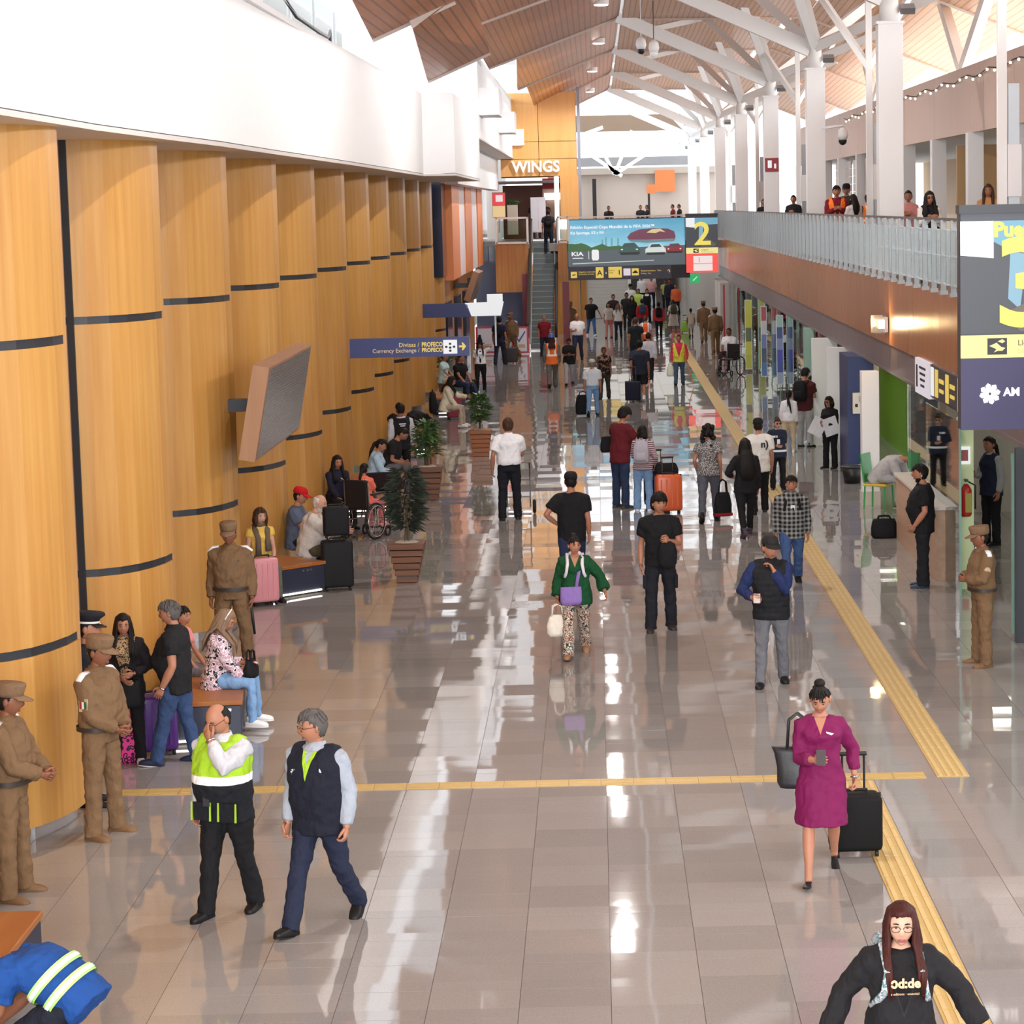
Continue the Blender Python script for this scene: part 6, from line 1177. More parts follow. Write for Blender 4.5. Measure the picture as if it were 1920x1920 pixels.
person('person in pale blue seated at the back of the far bench', (-4.35, 70.5, 0), 250, 1.66, 'f', .3, 'm', ('lap', 'lap'), ('sit', 'sit'), 4, hair=('short', 'brown'), layers=[tee(K('paleblue', (186, 214, 220)))], legwear=pants(BEI_), lod=2, seat=.46)
# ---------------------------------------------------------------- walking figures, middle distance
pos, h = foot(957, 782, 974)
p = person('man in a white short sleeved shirt and black trousers walking away', pos, 2, h + .02, 'm', .45, 'm', ('push', ((.10, .02, -.50), (.5, -1, .1))), ((4, 4, 4), (-4, 6, 4)), 0, 0, 0, (0, 0), ('short', 'brown'), [tuck(K('shirt_crisp', (236, 237, 242), None, fold=.25), .72, .034)], pants(K('slacks_ink', (27, 28, 36)), .012), BSH, None, None, 0); ring_at(p, .06, .026, .02, 'belt', BLACK)
collar(p, K('shirt_crisp', (236, 237, 242)))
p = person('man in a black tee and cap walking away with hand on hip', (at(1070, 900, 34.3).x, 34.3, 0), 0, 1.74, 'm', .40, 'm', ('hang', 'hip'), ('front', 'rear'), 0, 0, 0, (0, -4), ('crop', 'black'), [tee(K('blacktee3', (27, 27, 31)), -.15, .66, .03)], pants(K('jeans_ink', (40, 50, 78))), BSH, ('cap', K('capblack', (30, 30, 33))), None, 1)
GRN = K('blouse_green', (18, 70, 40), ('vneck', 1.25, .42, (174, 124, 100), (18, 70, 40), .0))
pos, h = foot(1082, 1000, 1230)
p = person('woman in a green blouse and patterned trousers with a lilac crossbody bag', pos, 180, h + .05, 'f', .55, 'm', (((.10, .06, -.50), (.5, -1, .1)), ((.25, .10, -.42), (.6, -1, .1))), ('front', 'rear'), 0, 0, 0, (18, 0), ('bun', 'black'), [('blouse', GRN, -.15, 1.85, .034, .03, .51, .030)], pants(K('print_leg', (190, 170, 150), ('print', [(60, 48, 42), (200, 186, 170), (120, 70, 56), (214, 204, 190), (70, 90, 84), (50, 40, 36)], 14)), .022), ('shoe', (150, 112, 80), (150, 112, 80)), None, None, 0, curl=(1.0, .5))
LIL = K('lilac', (134, 108, 172)); g = bag('crossbody_bag', 'lilac crossbody bag worn over the green blouse', p.W(p.T(.06, .19, -.13)), .26, .09, .21, LIL, .15, 0, .95); a, b = p.W(p.T(-.085, .02, .515)), p.W(p.T(-.005, .19, .08)); o_ = V(g.location)
MB().tube([p.W(q_) - o_ for q_ in (p.T(-.09, -.03, .505), p.T(-.085, .07, .475), p.T(-.05, .175, .30), p.T(.0, .195, .05))], .022, 8, flat=.35).build('strap', LIL, g, True).rotation_euler = (0, 0, -.15)
backpack(p, 'white strapped backpack on the woman in green', K('packwhite', (214, 206, 216)), strap=K('packwhite', (214, 206, 216)), w_=.28, out=.03)
hb_ = p.W(p.WR[0] + p.HD[0] * .10); bag('canvas_bag', 'white cloth bag carried by the woman in green', (hb_.x, hb_.y, hb_.z - .36), .26, .14, .25, K('canvas', (226, 218, 206)), .1, .13, .6)
pos, h = foot(1240, 922, 1182)
p = person('young man in a black tee and cargo trousers carrying a black jacket', pos, 182, h + .03, 'm', .18, 'm', ('hang', ((-.08, .26, -.20), (.6, -.4, -1))), ((6, 3, 4), (-4, 8, 4)), 0, 0, 0, (16, 0), ('mop', 'black'), [tee(K('blacktee4', (25, 25, 28)), -.10, .62, .024)], pants(K('cargo', (30, 32, 40)), .016), ('shoe', (52, 50, 50)), None, None, 0, curl=(.4, .7))
for s_ in (1, -1): m_ = (p.HIP[0 if s_ > 0 else 1] * .35 + p.KN[0 if s_ > 0 else 1] * .65); MB().box(m_ + V((s_ * .085, 0, 0)), (.045, .14, .17)).build('cargo_pocket', K('cargo', (30, 32, 40)), p.root, bevel=.012)
g = thing('folded_jacket', 'black jacket folded over the arm of the young man in black', 'jacket', p.W(p.WR[1] + V((.02, .03, -.20)))); MB().rings([squircle(V((0, 0, z)), V((1, 0, 0)), V((0, 1, 0)), a, b, 12) for z, a, b in ((-.14, .06, .04), (-.08, .11, .06), (.08, .12, .07), (.17, .09, .06), (.20, .04, .03))]).build('cloth', BLK, g, True)
pos, h = foot(1176, 768, 956); pos = pos + V((-.10, .28, 0))
p = person('dark haired man in a maroon tee leaning to the girl with the grey backpack', pos, -50, h + .06, 'm', .45, 'm', (((-.08, .30, -.10), (.6, -.3, -1)), ((.0, .22, .0), (.9, -.3, -.6))), ('stand', 'stand'), 6, 0, 0, (0, -18), ('mop', 'black'), [tee(MARO, -.15, .66, .03)], pants(JEAND, .014), SN((70, 66, 64)), None, None, 1)
bag('sling_bag', 'black sling bag on the hip of the man in maroon', p.W(p.T(-.26, -.06, .02)), .26, .12, .28, BAGB, .4, 0, .8)
pos, h = foot(1207, 797, 958)
p = person('girl in a striped top and light jeans with a grey backpack', pos, -8, h + .03, 'f', .3, 'm', (((.08, .12, -.46), (.5, -1, .1)), 'chest'), ('stand', 'stand'), 0, 0, 0, (20, 4), ('bob', 'black'), [('top', K('stripe_top', (206, 186, 192), ('stripes', (86, 44, 58), 26)), -.09, 1.8, .022)], pants(JEANL, .022), SN((226, 226, 230)), None, None, 1)
backpack(p, 'pale grey school backpack on the girl in the striped top', K('packpale', (176, 172, 184)), .31, .46, .17, z=.06)
pos, h = foot(1330, 792, 978)
p = person('woman with big black curls in a speckled top and grey trousers walking away', pos, -4, h + .03, 'f', .35, 'm', ('hang', ((.05, .10, -.46), (.5, -1, .1))), ('step', 'rear'), 0, 0, 0, (0, 0), ('curly', 'black'), [tee(K('speckle', (88, 84, 86), ('spots', (190, 186, 184), 60)), -.10, .55, .024)], pants(K('trouser_slate', (84, 86, 96)), .006), BSH, None, None, 1, curl=(1., .5))
hb_ = p.W(p.WR[0] + p.HD[0] * .10); bag('tote_bag', 'black tote with red handles carried by the curly haired woman', (hb_.x + .02, hb_.y, hb_.z - .62), .30, .14, .40, [BAGB], .3, .22, .7); MB().box((0, 0, .03), (.31, .15, .05)).build('red_base', K('tote_red', (150, 26, 36)), bpy.data.objects[[o.name for o in bpy.data.objects if o.get('label') == 'black tote with red handles carried by the curly haired woman'][0]], bevel=.01)
pos, h = foot(1400, 815, 1005)
p = person('woman with waist length black hair in black clothes walking away', pos, 8, h + .03, 'f', .3, 'm', ('hang', ((.06, .18, -.30), (.7, -.8, -.2))), ('front', 'rear'), 0, 0, 0, (4, 0), ('long', 'black'), [long_(K('black_top', (28, 27, 31)), -.14, .026)], pants(K('leggings', (27, 27, 31)), -.006), ('shoe', (74, 66, 78), (100, 84, 96)), None, None, 1)
MB().rings([squircle(p.T(0, y, z), p.RT, p.FW, a, b, 14) for y, z, a, b in ((-.08, .60, .085, .05), (-.12, .50, .12, .06), (-.15, .34, .15, .055), (-.15, .20, .14, .04), (-.14, .08, .08, .02))]).build('hair_fall', HAIR['black'], p.root, True)
pos, h = foot(1424, 782, 962)
p = person('man in a printed white tee and black cap walking away', pos, 4, h + .02, 'm', .5, 'm', ('hang', 'hang'), ('step', 'stepback'), 0, 0, 0, (0, 0), ('crop', 'black'), [tee(K('tee_white', (226, 224, 220)), -.15, .72, .034)], pants(BLK), BSH, ('cap', K('capblack', (30, 30, 33))), None, 1)
text('n)', .17, COAL, p.root, p.T(.02, -.165, .30), (PI / 2, 0, 0), 'LEFT', .002, bold=.006)
pos, h = foot(1459, 783, 918)
p = person('woman in a navy jacket with reflective bands and dark sunglasses', pos, 184, h + .03, 'f', .35, 'l', (((-.10, .14, -.30), (1, -.4, -.2)), 'behind'), ('stand', 'stand'), 0, 0, 0, (10, 0), ('bun', 'brown'), [('jacket', K('jacket_refl', (36, 42, 62), ('bands', [(1.005, (36, 42, 62)), (.93, (36, 42, 62))])), -.15, 1.9, .032, .01, .52)], pants(BLK), BSH, None, 'dark', 1)
ring_at(p, .02, .04, .024, 'reflective_band', REFL); patch(p, 'reflective_band', [(.15, .15, .34), (.02, .17, .34), (.02, .17, .385), (.15, .15, .385)], REFL, .006); patch(p, 'id_card', [(.035, .175, .18), (-.035, .175, .18), (-.035, .175, .30), (.035, .175, .30)], WHT, .006)
pos, h = foot(1486, 886, 1098)
p = person('dark haired man in a black and white plaid shirt with an ID card', pos, 180, h + .03, 'm', .45, 'm', ('hang', 'hang'), ('front', 'rear'), 0, 0, 0, (-6, 0), ('short', 'black'), [long_(K('plaid', (32, 33, 37), ('plaid', (148, 150, 148), 15)), -.15, .026)], pants(JEAN, .012), BSH, None, None, 0)
collar(p, K('plaid', (32, 33, 37)))
patch(p, 'id_card', [(.03, .175, .26), (-.04, .175, .26), (-.035, .175, .37), (.025, .175, .37)], WHT, .006); backpack(p, 'black backpack on the man in the plaid shirt', BAGB)
pos, h = foot(1448, 1003, 1284)
p = person('man in a black cap and padded black vest with blue sleeves touching his chin', pos, 176, h + .03, 'm', .35, 'm', (((.03, .24, -.30), (.8, -.8, -.2)), 'throat'), ((10, 3, 4), (-8, 10, 4)), 0, 0, 0, (24, -4), ('crop', 'black'), [long_(K('sleeve_navy', (34, 46, 88)), -.05, .026), ('padded_vest', K('vest_pad', (31, 32, 36), ('stripes', (27, 28, 31), 16), fold=.5), -.14, 0, .042, .01, .535)], pants(K('grey_jogger', (108, 110, 116)), .002), ('shoe', (27, 26, 28)), ('cap', K('cap_charcoal', (40, 38, 38))), None, 0, curl=(.7, .5))
collar(p, K('vest_pad', (31, 32, 36)), .01)
phone(p, 0, 'phone held low by the man in the padded vest', (200, 190, 186), 1.0)
pos, h = foot(1480, 730, 848)
p = person('woman with a black braid in a white top and beige trousers near the shops', pos, -14, h + .02, 'f', .3, 'm', ('hang', 'hang'), ('stand', 'stand'), 0, 0, 0, (0, 0), ('pony', 'black'), [long_(K('top_white', (226, 226, 232)), -.06)], pants(BEI_, .006), SN((226, 222, 214)), None, None, 1)
MB().tube([p.T(.02, -.13, .52), p.T(.06, -.15, .36), p.T(.09, -.14, .16)], [.03, .028, .012], 8).build('braid', HAIR['black'], p.root, True)
pos, h = foot(1510, 688, 838)
p = person('man in a wine tee and grey trousers with backpack by the white door frame', pos, -32, h + .02, 'm', .25, 'm', ('phone', 'hang'), ('stand', 'stand'), 0, 0, 0, (0, -20), ('short', 'black'), [tee(K('tee_wine', (78, 34, 38)))], pants(GRYL, .014), BSH, None, None, 1); backpack(p, 'black backpack on the man in the wine coloured tee', BAGB)
pos, h = foot(1524, 704, 830)
person('man in a white tee half hidden behind the maroon shirted man', pos, 150, h + .02, 'm', .3, 'm', ('hang', 'phone'), hair=('short', 'black'), layers=[tee(K('tee_white', (226, 224, 220)))], legwear=pants(K('jeans_pale', (120, 134, 160))), shoes=SN((226, 226, 226)), lod=1)
pos, h = foot(1557, 741, 878)
p = person('woman in black with sunglasses on her head holding white papers', pos, 140, h + .02, 'f', .25, 'm', ('phone', ((-.06, .26, -.30), (.7, -.6, -1))), ('stand', 'stand'), 0, 0, 0, (-8, -4), ('bob', 'black'), [long_(K('black_blouse', (27, 26, 29)), -.15)], pants(BLK, .02), BSH, None, 'dark', 1)
for dx_, rr_ in ((-.10, .5), (.16, -.3)): g = thing('paper_sheet', 'white paper sheet held %s by the woman in black' % ('at the left' if dx_ < 0 else 'at the right'), 'paper', p.W(p.T(0, .30, .10)) + V((dx_, -.03, 0))); g.rotation_euler = (0, rr_, .2); MB().box((0, 0, 0), (.30, .004, .36)).build('sheet', WHT, g)
pos, h = foot(1731, 868, 1100)
p = person('bearded man in a black tee with a lanyard standing before the counter', pos, 84, h + .02, 'm', .7, 'm', ('pocket', ((.03, .12, -.47), (.8, -1, .1))), ('stand', 'stand'), 0, 0, 0, (0, 0), ('short', 'black'), [tee(K('tee_black5', (26, 26, 29)), -.15, .75, .034)], pants(BLK2, .034), SN((52, 60, 80), (232, 232, 234)), None, None, 0, beard='black')
MB().tube([p.T(.06, -.02, .54), p.T(.05, .12, .42), p.T(.01, .175, .25), p.T(-.05, .12, .42), p.T(-.06, -.02, .54)], .009, 6).build('lanyard', K('lanyard_red', (150, 40, 46)), p.root, True); MB().ball(p.H(.078, -.02, -.02), (.008, .010, .016), 8, 5).ball(p.H(-.078, -.02, -.02), (.008, .010, .016), 8, 5).build('earbuds', WHT, p.root, True)
officer('khaki officer with baton watching beside the glass doors at right', *(lambda r: (r[0], r[1] + .02))(foot(1843, 985, 1247)), 100, (((-.10, .24, -.26), (.9, -.5, -.4)),) * 2, 0, baton=1)
p = PEOPLE['khaki officer with baton watching beside the glass doors at right']; c_ = p.SH[1].lerp(p.EL[1], .55); MB().ball(c_ - p.RT * .066, (.012, .045, .05), 12, 6, R=M((p.RT, p.FW, p.UP)).transposed()).build('arm_badge', mat('patch_sand', (186, 164, 130), .7), p.root, True)
person('person in a navy vest with ID card behind the shop glass', (6.0, 38.2, 0), 120, 1.72, 'f', .3, 'm', ('phone', 'hang'), hair=('pony', 'black'), layers=[long_(GRYL), ('vest', K('vest_navy2', (36, 42, 62)), -.14, 0, .034, .01, .51)], legwear=pants(BLK), shoes=BSH, lod=1)
p = person('person in a grey hoodie slumped on the green chair by the counter', (4.80, 42.9, 0), -118, 1.72, 'm', .35, 'm', ('reach', 'reach'), ('sit', 'sit'), 42, 0, 0, (0, -30), ('short', 'black'), [long_(K('hoodie_grey', (186, 184, 186)), -.13, .034, .008)], pants(GRYL, .0), SN((90, 86, 84)), None, None, 1, seat=.46, stoop=.5)
g = thing('chair', 'green metal chair under the slumped person', 'chair', (4.80, 42.9, 0), math.radians(-118)); GC = mat('chair_green', (44, 150, 62), .4)
MB().box((0, 0, .44), (.42, .42, .04)).build('seat', mat('chair_yellow', (222, 190, 60), .4), g, bevel=.01); MB().box((0, -.22, .72), (.42, .03, .5), R=M.Rotation(.12, 3, 'X')).build('backrest', GC, g, bevel=.01)
for sx in (-.18, .18):
    for sy in (-.18, .18): MB().tube([(sx, sy, .43), (sx * 1.08, sy * 1.08, .012)], .016, 8).build('leg', GC, g)
person('shopper in a white top and dark trousers inside the right-hand shop', (7.1, 44.5, 0), 170, 1.72, 'f', .25, 'm', ('hang', 'hang'), ('stand', 'stand'), hair=('long', 'brown'), layers=[tee(K('tee_white', (226, 224, 220)))], legwear=pants(JEAND, -.004), shoes=BSH, lod=1)
# ---------------------------------------------------------------- far figures: (label, x, top, feet, facing, sex, upper, lower, hair, extras)
FARP = [
 ('man in a flat cream cap and light blue jeans carrying a black bag', 1112, 671, 780, -4, 'm', tuck(K('shirt_iced', (214, 222, 232)), .8, .034), pants(JEANL, .008), ('crop', 'grey'), dict(hat=('cap', K('cap_cream', (206, 204, 186))), lod=1, build=.4)),
 ('woman in a printed black tee walking towards the viewer beside the cream cap', 1134, 654, 748, 178, 'f', tee(K('tee_band', (32, 30, 32), ('print', [(32, 30, 32), (32, 30, 32), (150, 110, 90), (32, 30, 32)], 9))), pants(K('olive_dark', (60, 58, 52))), ('pony', 'brown'), dict(lod=1, build=.5)),
 ('worker in an orange safety vest and blue hard hat', 1036, 624, 727, 4, 'm', ('safety_vest', K('vest_orange', (236, 112, 48), ('harness', (240, 232, 226), .10)), -.14, 0, .036, .01, .51), pants(K('work_grey', (102, 98, 92)), .02), ('long', 'red'), dict(hat=('hard', mat('hard_blue', (52, 96, 176), .3)), under=long_(K('work_grey', (102, 98, 92)), -.1, .02), lod=1)),
 ('person in black looking down at a phone beside the orange vest', 1068, 634, 722, 182, 'f', tee(K('black_wrap', (28, 28, 30)), -.15, .8, .03), pants(GRYL, .014), ('short', 'black'), dict(arms=('phone', 'phone'), hd=(0, -30), build=.6)),
 ('man in a white shirt with a strap bag walking towards the viewer', 1084, 584, 676, 176, 'm', tuck(K('shirt_crisp', (236, 237, 242)), .75, .034), pants(JEAND), ('bald', 'grey'), dict(arms=('phone', 'hang'), build=.5)),
 ('man in a dark red shirt before the escalator', 1022, 589, 668, 176, 'm', tee(K('shirt_wine', (124, 30, 42)), -.12, .7, .03), pants(NVY), ('short', 'grey'), dict(build=.4)),
 ('khaki officer near the maroon pier', 1071, 566, 640, 170, 'o', None, None, None, {}),
 ('man in a black polo and jeans in the distance', 1109, 556, 630, 190, 'm', tee(BLK, -.13, .62, .03), pants(JEAN), ('short', 'black'), dict(arms=('hang', 'out'))),
 ('woman in a cream top and pink trousers', 1142, 567, 634, 180, 'f', tee(K('top_cream', (216, 206, 194)), -.05), pants(K('pink_leg', (206, 138, 132)), .02), ('bob', 'black'), {}),
 ('woman in a white tee and dark trousers beside the pink trousers', 1160, 567, 636, 178, 'f', tee(K('tee_white', (226, 224, 220)), -.05), pants(K('ink_leg', (38, 42, 60)), .01), ('long', 'light'), {}),
 ('man in a dark tee behind the two women', 1151, 551, 622, 180, 'm', tee(K('tee_dark', (50, 38, 42))), pants(BLK), ('short', 'black'), {}),
 ('man in a navy shirt and dark shorts pulling a suitcase', 1201, 634, 752, -2, 'm', tee(K('shirt_ink', (42, 46, 62)), -.15, .8, .04), ('shorts', BLK, .01, .95), ('short', 'black'), dict(lod=1, arms=('hang', ((.06, -.12, -.49), (.4, -1, .2))), build=.45)),
 ('man in a pale grey shirt beside the navy shirted man', 1217, 620, 722, -6, 'm', long_(K('shirt_mist', (196, 196, 206)), -.02), pants(BLK), ('short', 'black'), {}),
 ('worker in an orange vest with crossed reflective straps', 1211, 598, 672, 0, 'm', ('safety_vest', K('vest_orange2', (240, 96, 52), ('harness', (240, 232, 226), .12)), -.15, 0, .036, .01, .51), pants(NVY), ('short', 'brown'), dict(under=tee(K('shirt_pale', (170, 180, 200)), -.1, .8, .02), build=.5)),
 ('person in dark green and black beside the orange straps', 1193, 592, 690, 6, 'm', tee(K('dark_green', (34, 42, 44))), pants(K('ink_leg', (38, 42, 60))), ('short', 'brown'), dict(build=.4)),
 ('worker in a pink shirt and yellow vest pushing a broom', 1274, 626, 722, 178, 'm', ('safety_vest', K('vest_yellow', (220, 214, 70), ('vneck', .9, .30, (206, 54, 84), (230, 224, 120), .01)), -.12, 0, .036, .01, .51), pants(K('jeans_worn', (70, 88, 112))), ('crop', 'black'), dict(under=long_(K('pink_work', (206, 54, 84)), -.1, .02), arms=('hang', ((.08, .16, -.46), (.4, -1, .2))), lod=1)),
 ('traveller in a red and white jacket with a blue backpack', 1205, 558, 628, 2, 'm', long_(K('jacket_red', (176, 40, 50)), -.1), pants(COAL), ('short', 'black'), dict(pack=(K('pack_slate', (60, 72, 92)), 'slate blue backpack of the traveller in red'))),
 ('traveller in a red and white jacket with a black backpack', 1236, 564, 634, 2, 'm', long_(K('jacket_red2', (190, 60, 66)), -.1), pants(BLK), ('short', 'black'), dict(pack=(BAGB, 'black backpack of the traveller in red'))),
 ('person in a long cream dress with a dark green backpack', 1263, 560, 630, 6, 'f', ('dress', K('dress_cream', (214, 200, 186)), -.5, .7, .03, .04), None, ('short', 'brown'), dict(pack=(K('pack_olive', (74, 76, 62)), 'dark green backpack on the cream dress'))),
 ('small child in a beige shirt and shorts', 1296, 577, 632, 4, 'm', tee(K('beige_tee', (206, 192, 176))), ('shorts', K('pale_short', (190, 176, 170)), .0, .9), ('short', 'black'), {}),
 ('khaki officer walking away on the left of the far pair', 1320, 563, 642, 4, 'o', None, None, None, {}),
 ('khaki officer walking away on the right of the far pair', 1342, 576, 664, 10, 'o', None, None, None, {}),
 ('person with a black cap in white far under the billboard', 1183, 532, 600, 180, 'm', tee(WHT), pants(BLK), ('crop', 'black'), dict(hat=('cap', BLK))),
 ('person in a lime safety vest far under the billboard', 1198, 540, 604, 178, 'm', tee(K('vest_lime2', (196, 226, 110))), pants(BLK), ('short', 'brown'), {}),
 ('man in a pink shirt far under the billboard', 1222, 516, 580, 180, 'm', tee(K('shirt_blush', (216, 164, 166)), -.03, .9, .03), pants(K('ink_leg', (38, 42, 60))), ('short', 'grey'), dict(build=.5)),
 ('waiter in a black waistcoat and white shirt far away', 1214, 540, 606, 178, 'm', long_(K('waiter_white', (232, 232, 234)), -.02), pants(BLK), ('short', 'black'), dict(over=('waistcoat', BLK, -.05, 0, .034, 0, .45))),
 ('bearded man in dark clothing among the far crowd', 1176, 546, 618, 182, 'm', tee(K('dark_jacket', (44, 42, 46))), pants(BLK), ('short', 'black'), {}),
 ('woman in black far away beside the bearded man', 1186, 552, 622, 184, 'f', long_(K('black_coat', (26, 25, 28)), -.15, .03), pants(BLK), ('bob', 'black'), {}),
 ('brown uniformed person far behind the crowd', 1165, 520, 588, 180, 'm', long_(K('brown_uniform', (136, 104, 72))), pants(K('brown_uniform', (136, 104, 72))), ('crop', 'black'), {}),
 ('person in yellow green far beside the right glass', 1248, 522, 580, 180, 'm', tee(K('moss_tee', (170, 176, 100))), pants(BLK), ('short', 'black'), {}),
 ('tall person in dark blue far beside the right glass', 1257, 520, 588, 176, 'm', long_(K('ink_jacket', (38, 40, 60)), -.15, .03), pants(NVY), ('short', 'black'), {}),
 ('worker in an orange jacket far beside the right glass', 1268, 530, 592, 170, 'm', long_(K('orange_jacket', (230, 110, 66))), pants(NVY), ('short', 'brown'), {}),
 ('person in white bending far under the billboard', 1204, 514, 576, 160, 'm', long_(WHT), pants(BLK), ('short', 'black'), {}),
 ('young woman in a wide black hat, white shirt and tie phoning', 902, 636, 735, 184, 'f', tuck(K('shirt_crisp', (236, 237, 242)), .75, .026), pants(BLK, .004), ('long', 'black'), dict(arms=('hang', 'ear'), glasses='dark', lod=1)),
 ('traveller in navy with a backpack by the far poster', 938, 592, 684, -14, 'm', tee(K('navy_tee', (36, 40, 66))), pants(K('ink_leg', (38, 42, 60))), ('short', 'black'), dict(pack=(BAGB, 'navy black backpack of the traveller by the poster'), lod=1)),
 ('khaki officer talking to the traveller in navy', 960, 585, 674, 150, 'o', None, None, None, {}),
]
for lab, x, yt, yf, fc, sx, up_, lo_, hr_, e in FARP:
    pos, h = foot(x, yt, yf); h = max(h, 1.18 if 'child' in lab else 1.48)
    walk = (('front', 'rear'), ('rear', 'front'), ('step', 'stepback'), ('stand', 'stand'))[x % 4]
    if sx == 'o': officer(lab, pos, h + .03, fc, ('hang', 'hang'), 2, walk); continue
    ly = ([e['under']] if 'under' in e else []) + [up_] + ([e['over']] if 'over' in e else [])
    p = person(lab, pos, fc, h + .02, sx, e.get('build', .3), 'm' if x % 3 else 'd', e.get('arms', ('hang', 'hang')), walk, head=e.get('hd', (0, -2)), hair=hr_, layers=ly, legwear=lo_, shoes=SN((224, 224, 226)) if x % 2 else BSH, hat=e.get('hat'), glasses=e.get('glasses'), lod=e.get('lod', 2))
    if 'pack' in e: backpack(p, e['pack'][1], e['pack'][0])
p = PEOPLE['young woman in a wide black hat, white shirt and tie phoning']; m_ = MB(); m_.rings([squircle(p.H(0, -.01, z), p.RT, p.FW, a, a * 1.1, 16, 1) for z, a in ((.035, .16), (.05, .16), (.055, .095), (.13, .085), (.24, .05), (.30, .04))]); m_.build('hat', K('hat_black', (24, 23, 26)), p.root, True); patch(p, 'necktie', [(.02, .135, .46), (-.02, .135, .46), (-.03, .15, .10), (0, .15, .06), (.03, .15, .10)], BLK, .006)
p = PEOPLE['man in a flat cream cap and light blue jeans carrying a black bag']; hb_ = p.W(p.WR[1] + p.HD[1] * .1); bag('briefcase_bag', 'black bag carried by the man in the cream cap', (hb_.x - .05, hb_.y, hb_.z - .56), .38, .16, .50, BAGB, .1, .08, .7)
p = PEOPLE['worker in a pink shirt and yellow vest pushing a broom']; hb_ = p.W(p.WR[1] + p.HD[1] * .08); g = thing('broom', 'long handled mop pushed by the worker in pink', 'broom', (hb_.x + .18, hb_.y - .35, 0)); MB().tube([(0, 0, .06), (-.18, .35, hb_.z), (-.22, .42, hb_.z + .35)], .014, 6).build('handle', mat('broom_orange', (206, 110, 60), .5), g); MB().box((0, 0, .03), (.3, .1, .05)).build('head', WHT, g)
hb_ = p.W(p.WR[0] + p.HD[0] * .08); bag('plastic_sack', 'pale plastic sack in the hand of the worker in pink', (hb_.x - .05, hb_.y, hb_.z - .38), .22, .18, .34, mat('sack_pale2', (214, 216, 196), .4), 0, .04, .5)
person('man in a white shirt seated in the far right wheelchair', (*fl(1370, 700)[:2], 0), PI * 0 + 148, 1.72, 'm', .35, 'd', ('lap', 'lap'), ('sit', 'sit'), 4, hair=('crop', 'black'), layers=[tuck(K('shirt_crisp', (236, 237, 242)), .8, .034)], legwear=pants(K('maroon_leg', (70, 40, 44)), .0), shoes=BSH, lod=1, seat=.53)
# ---------------------------------------------------------------- on the upper deck, the landing and the escalator
DZ = 3.93
def deck(lab, x, ytop, Y, face, sex, layers, hair_, h=None, **k):
    q = at(x, ytop, Y); hh = h or max(1.5, q.z - DZ); return person(lab, (q.x, Y, DZ), face, hh, sex, k.pop('build', .3), k.pop('tone', 'm'), k.pop('arms', ('chest', 'chest')), hair=hair_, layers=layers, legwear=pants(BLK), shoes=BSH, lod=k.pop('lod', 2), **k)
OV = K('vest_orange3', (248, 128, 44), ('vneck', .9, .22, (120, 24, 40), (248, 150, 70), .01)); OV2 = K('vest_orange4', (248, 128, 44), ('harness', (250, 240, 220), .1))
deck('man in a maroon shirt and orange vest leaning on the deck railing', 1568, 345, 56, 180, 'm', [long_(K('maroon2', (124, 28, 44))), ('safety_vest', OV, -.14, 0, .036, .01, .51)], ('short', 'black'), lod=1)
deck('man in a dark cap behind the orange vest on the deck', 1587, 342, 58.5, 170, 'm', [tee(COAL)], ('short', 'black'), hat=('cap', BLK)); deck('woman with black hair and pale top at the deck railing', 1601, 360, 55.5, 20, 'f', [long_(K('pale_top', (214, 208, 204)))], ('long', 'black'))
deck('worker in an orange vest with silver stripes behind a slim post', 1628, 362, 58.0, 20, 'm', [long_(NVY), ('safety_vest', OV2, -.14, 0, .036, .01, .51)], ('short', 'black'))
deck('woman in sunglasses, white top and black scarf at the deck railing', 1742, 353, 41.5, 186, 'f', [long_(K('white_knit', (226, 222, 214))), ('scarf_vest', K('scarf_black', (30, 30, 34)), .05, 0, .03, 0, .53)], ('long', 'black'), lod=1, glasses='dark')
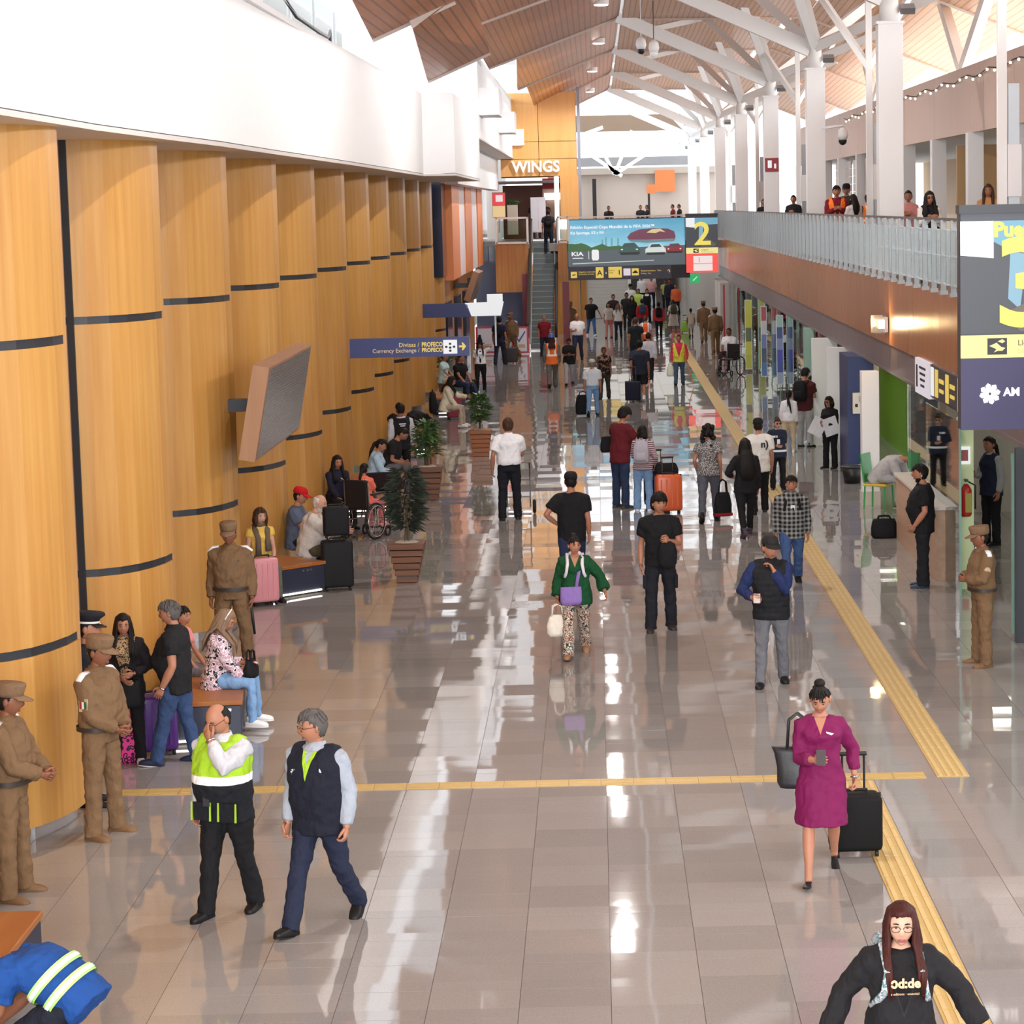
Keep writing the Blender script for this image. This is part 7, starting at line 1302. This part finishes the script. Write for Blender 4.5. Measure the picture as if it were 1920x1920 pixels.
deck('person in tan half hidden by the far right post on the deck', 1853, 340, 46, 170, 'f', [long_(K('tan_top', (206, 150, 100)))], ('long', 'brown')); deck('man in a black jacket sitting low by the second white column', 1488, 364, 70, 160, 'm', [long_(BLK)], ('short', 'black')); deck('person in dark clothes behind the third white column', 1432, 374, 80, 170, 'm', [long_(BLK)], ('short', 'black')); deck('person in pink behind the nearest white column', 1703, 352, 48, 170, 'f', [long_(K('dusty_pink', (206, 140, 140)))], ('short', 'black'))
for lab, x, yt, Y in (('distant person in black walking on the bridge', 1141, 386, 112), ('distant person in dark clothes left of the far column', 1201, 391, 116), ('distant seated person left of the far column', 1214, 389, 118), ('distant pair member in red and black on the bridge', 1262, 388, 117), ('distant pair member in black on the bridge', 1274, 387, 119)):
    q = at(x, yt, Y); person(lab, (q.x, Y, 3.87), 170 if x % 2 else 100, max(1.45, q.z - 3.87), 'm', .3, 'd', hair=('short', 'black'), layers=[tee(K('red_black', (90, 30, 36)) if 'red' in lab else BLK)], legwear=pants(BLK), lod=2)
i_ = 17; p = person('man in dark clothes with a black backpack riding the escalator', (at(1028, 420, 100.1).x, 100.15, .21 + .205 * 16), 0, 1.76, 'm', .3, 'm', ('hang', 'hang'), hair=('short', 'black'), layers=[tee(K('tee_coal', (40, 42, 48)))], legwear=pants(NVY), shoes=BSH, lod=2); backpack(p, 'black backpack of the escalator rider', BAGB)
for lab, x, Y, sx in (('person left of the white cabinet at the restaurant', 1000, 105, 'f'), ('person right of the white cabinet at the restaurant', 1021, 105.2, 'm')): q = at(x, 385, Y); person(lab, (q.x, Y, 3.95), 180, 1.66, sx, .3, 'm', hair=('short', 'black'), layers=[tee(K('uniform_plum', (70, 40, 48)))], legwear=pants(K('pale_leg', (190, 186, 196))), lod=2)
run_jobs()
GROUPS = {'person': 'people in the terminal hall', 'suitcase': 'suitcases and trolleys', 'bag': 'bags carried or set down', 'backpack': 'backpacks worn by travellers', 'bench': 'benches round the wooden columns', 'plant': 'potted plants', 'sign': 'signs and lit boards', 'poster': 'posters', 'camera': 'security cameras', 'shelf': 'shop shelves', 'monitor': 'flight monitors', 'phone': 'phones in hands', 'wheelchair': 'wheelchairs', 'railing': 'railings and glass guards', 'paper': 'paper sheets'}
for o in sc.objects:
    if o.parent is None and o.get('category') in GROUPS and not o.get('group'):
        o['group'] = 'khaki uniformed officers' if o['label'].startswith('khaki officer') else GROUPS[o['category']]
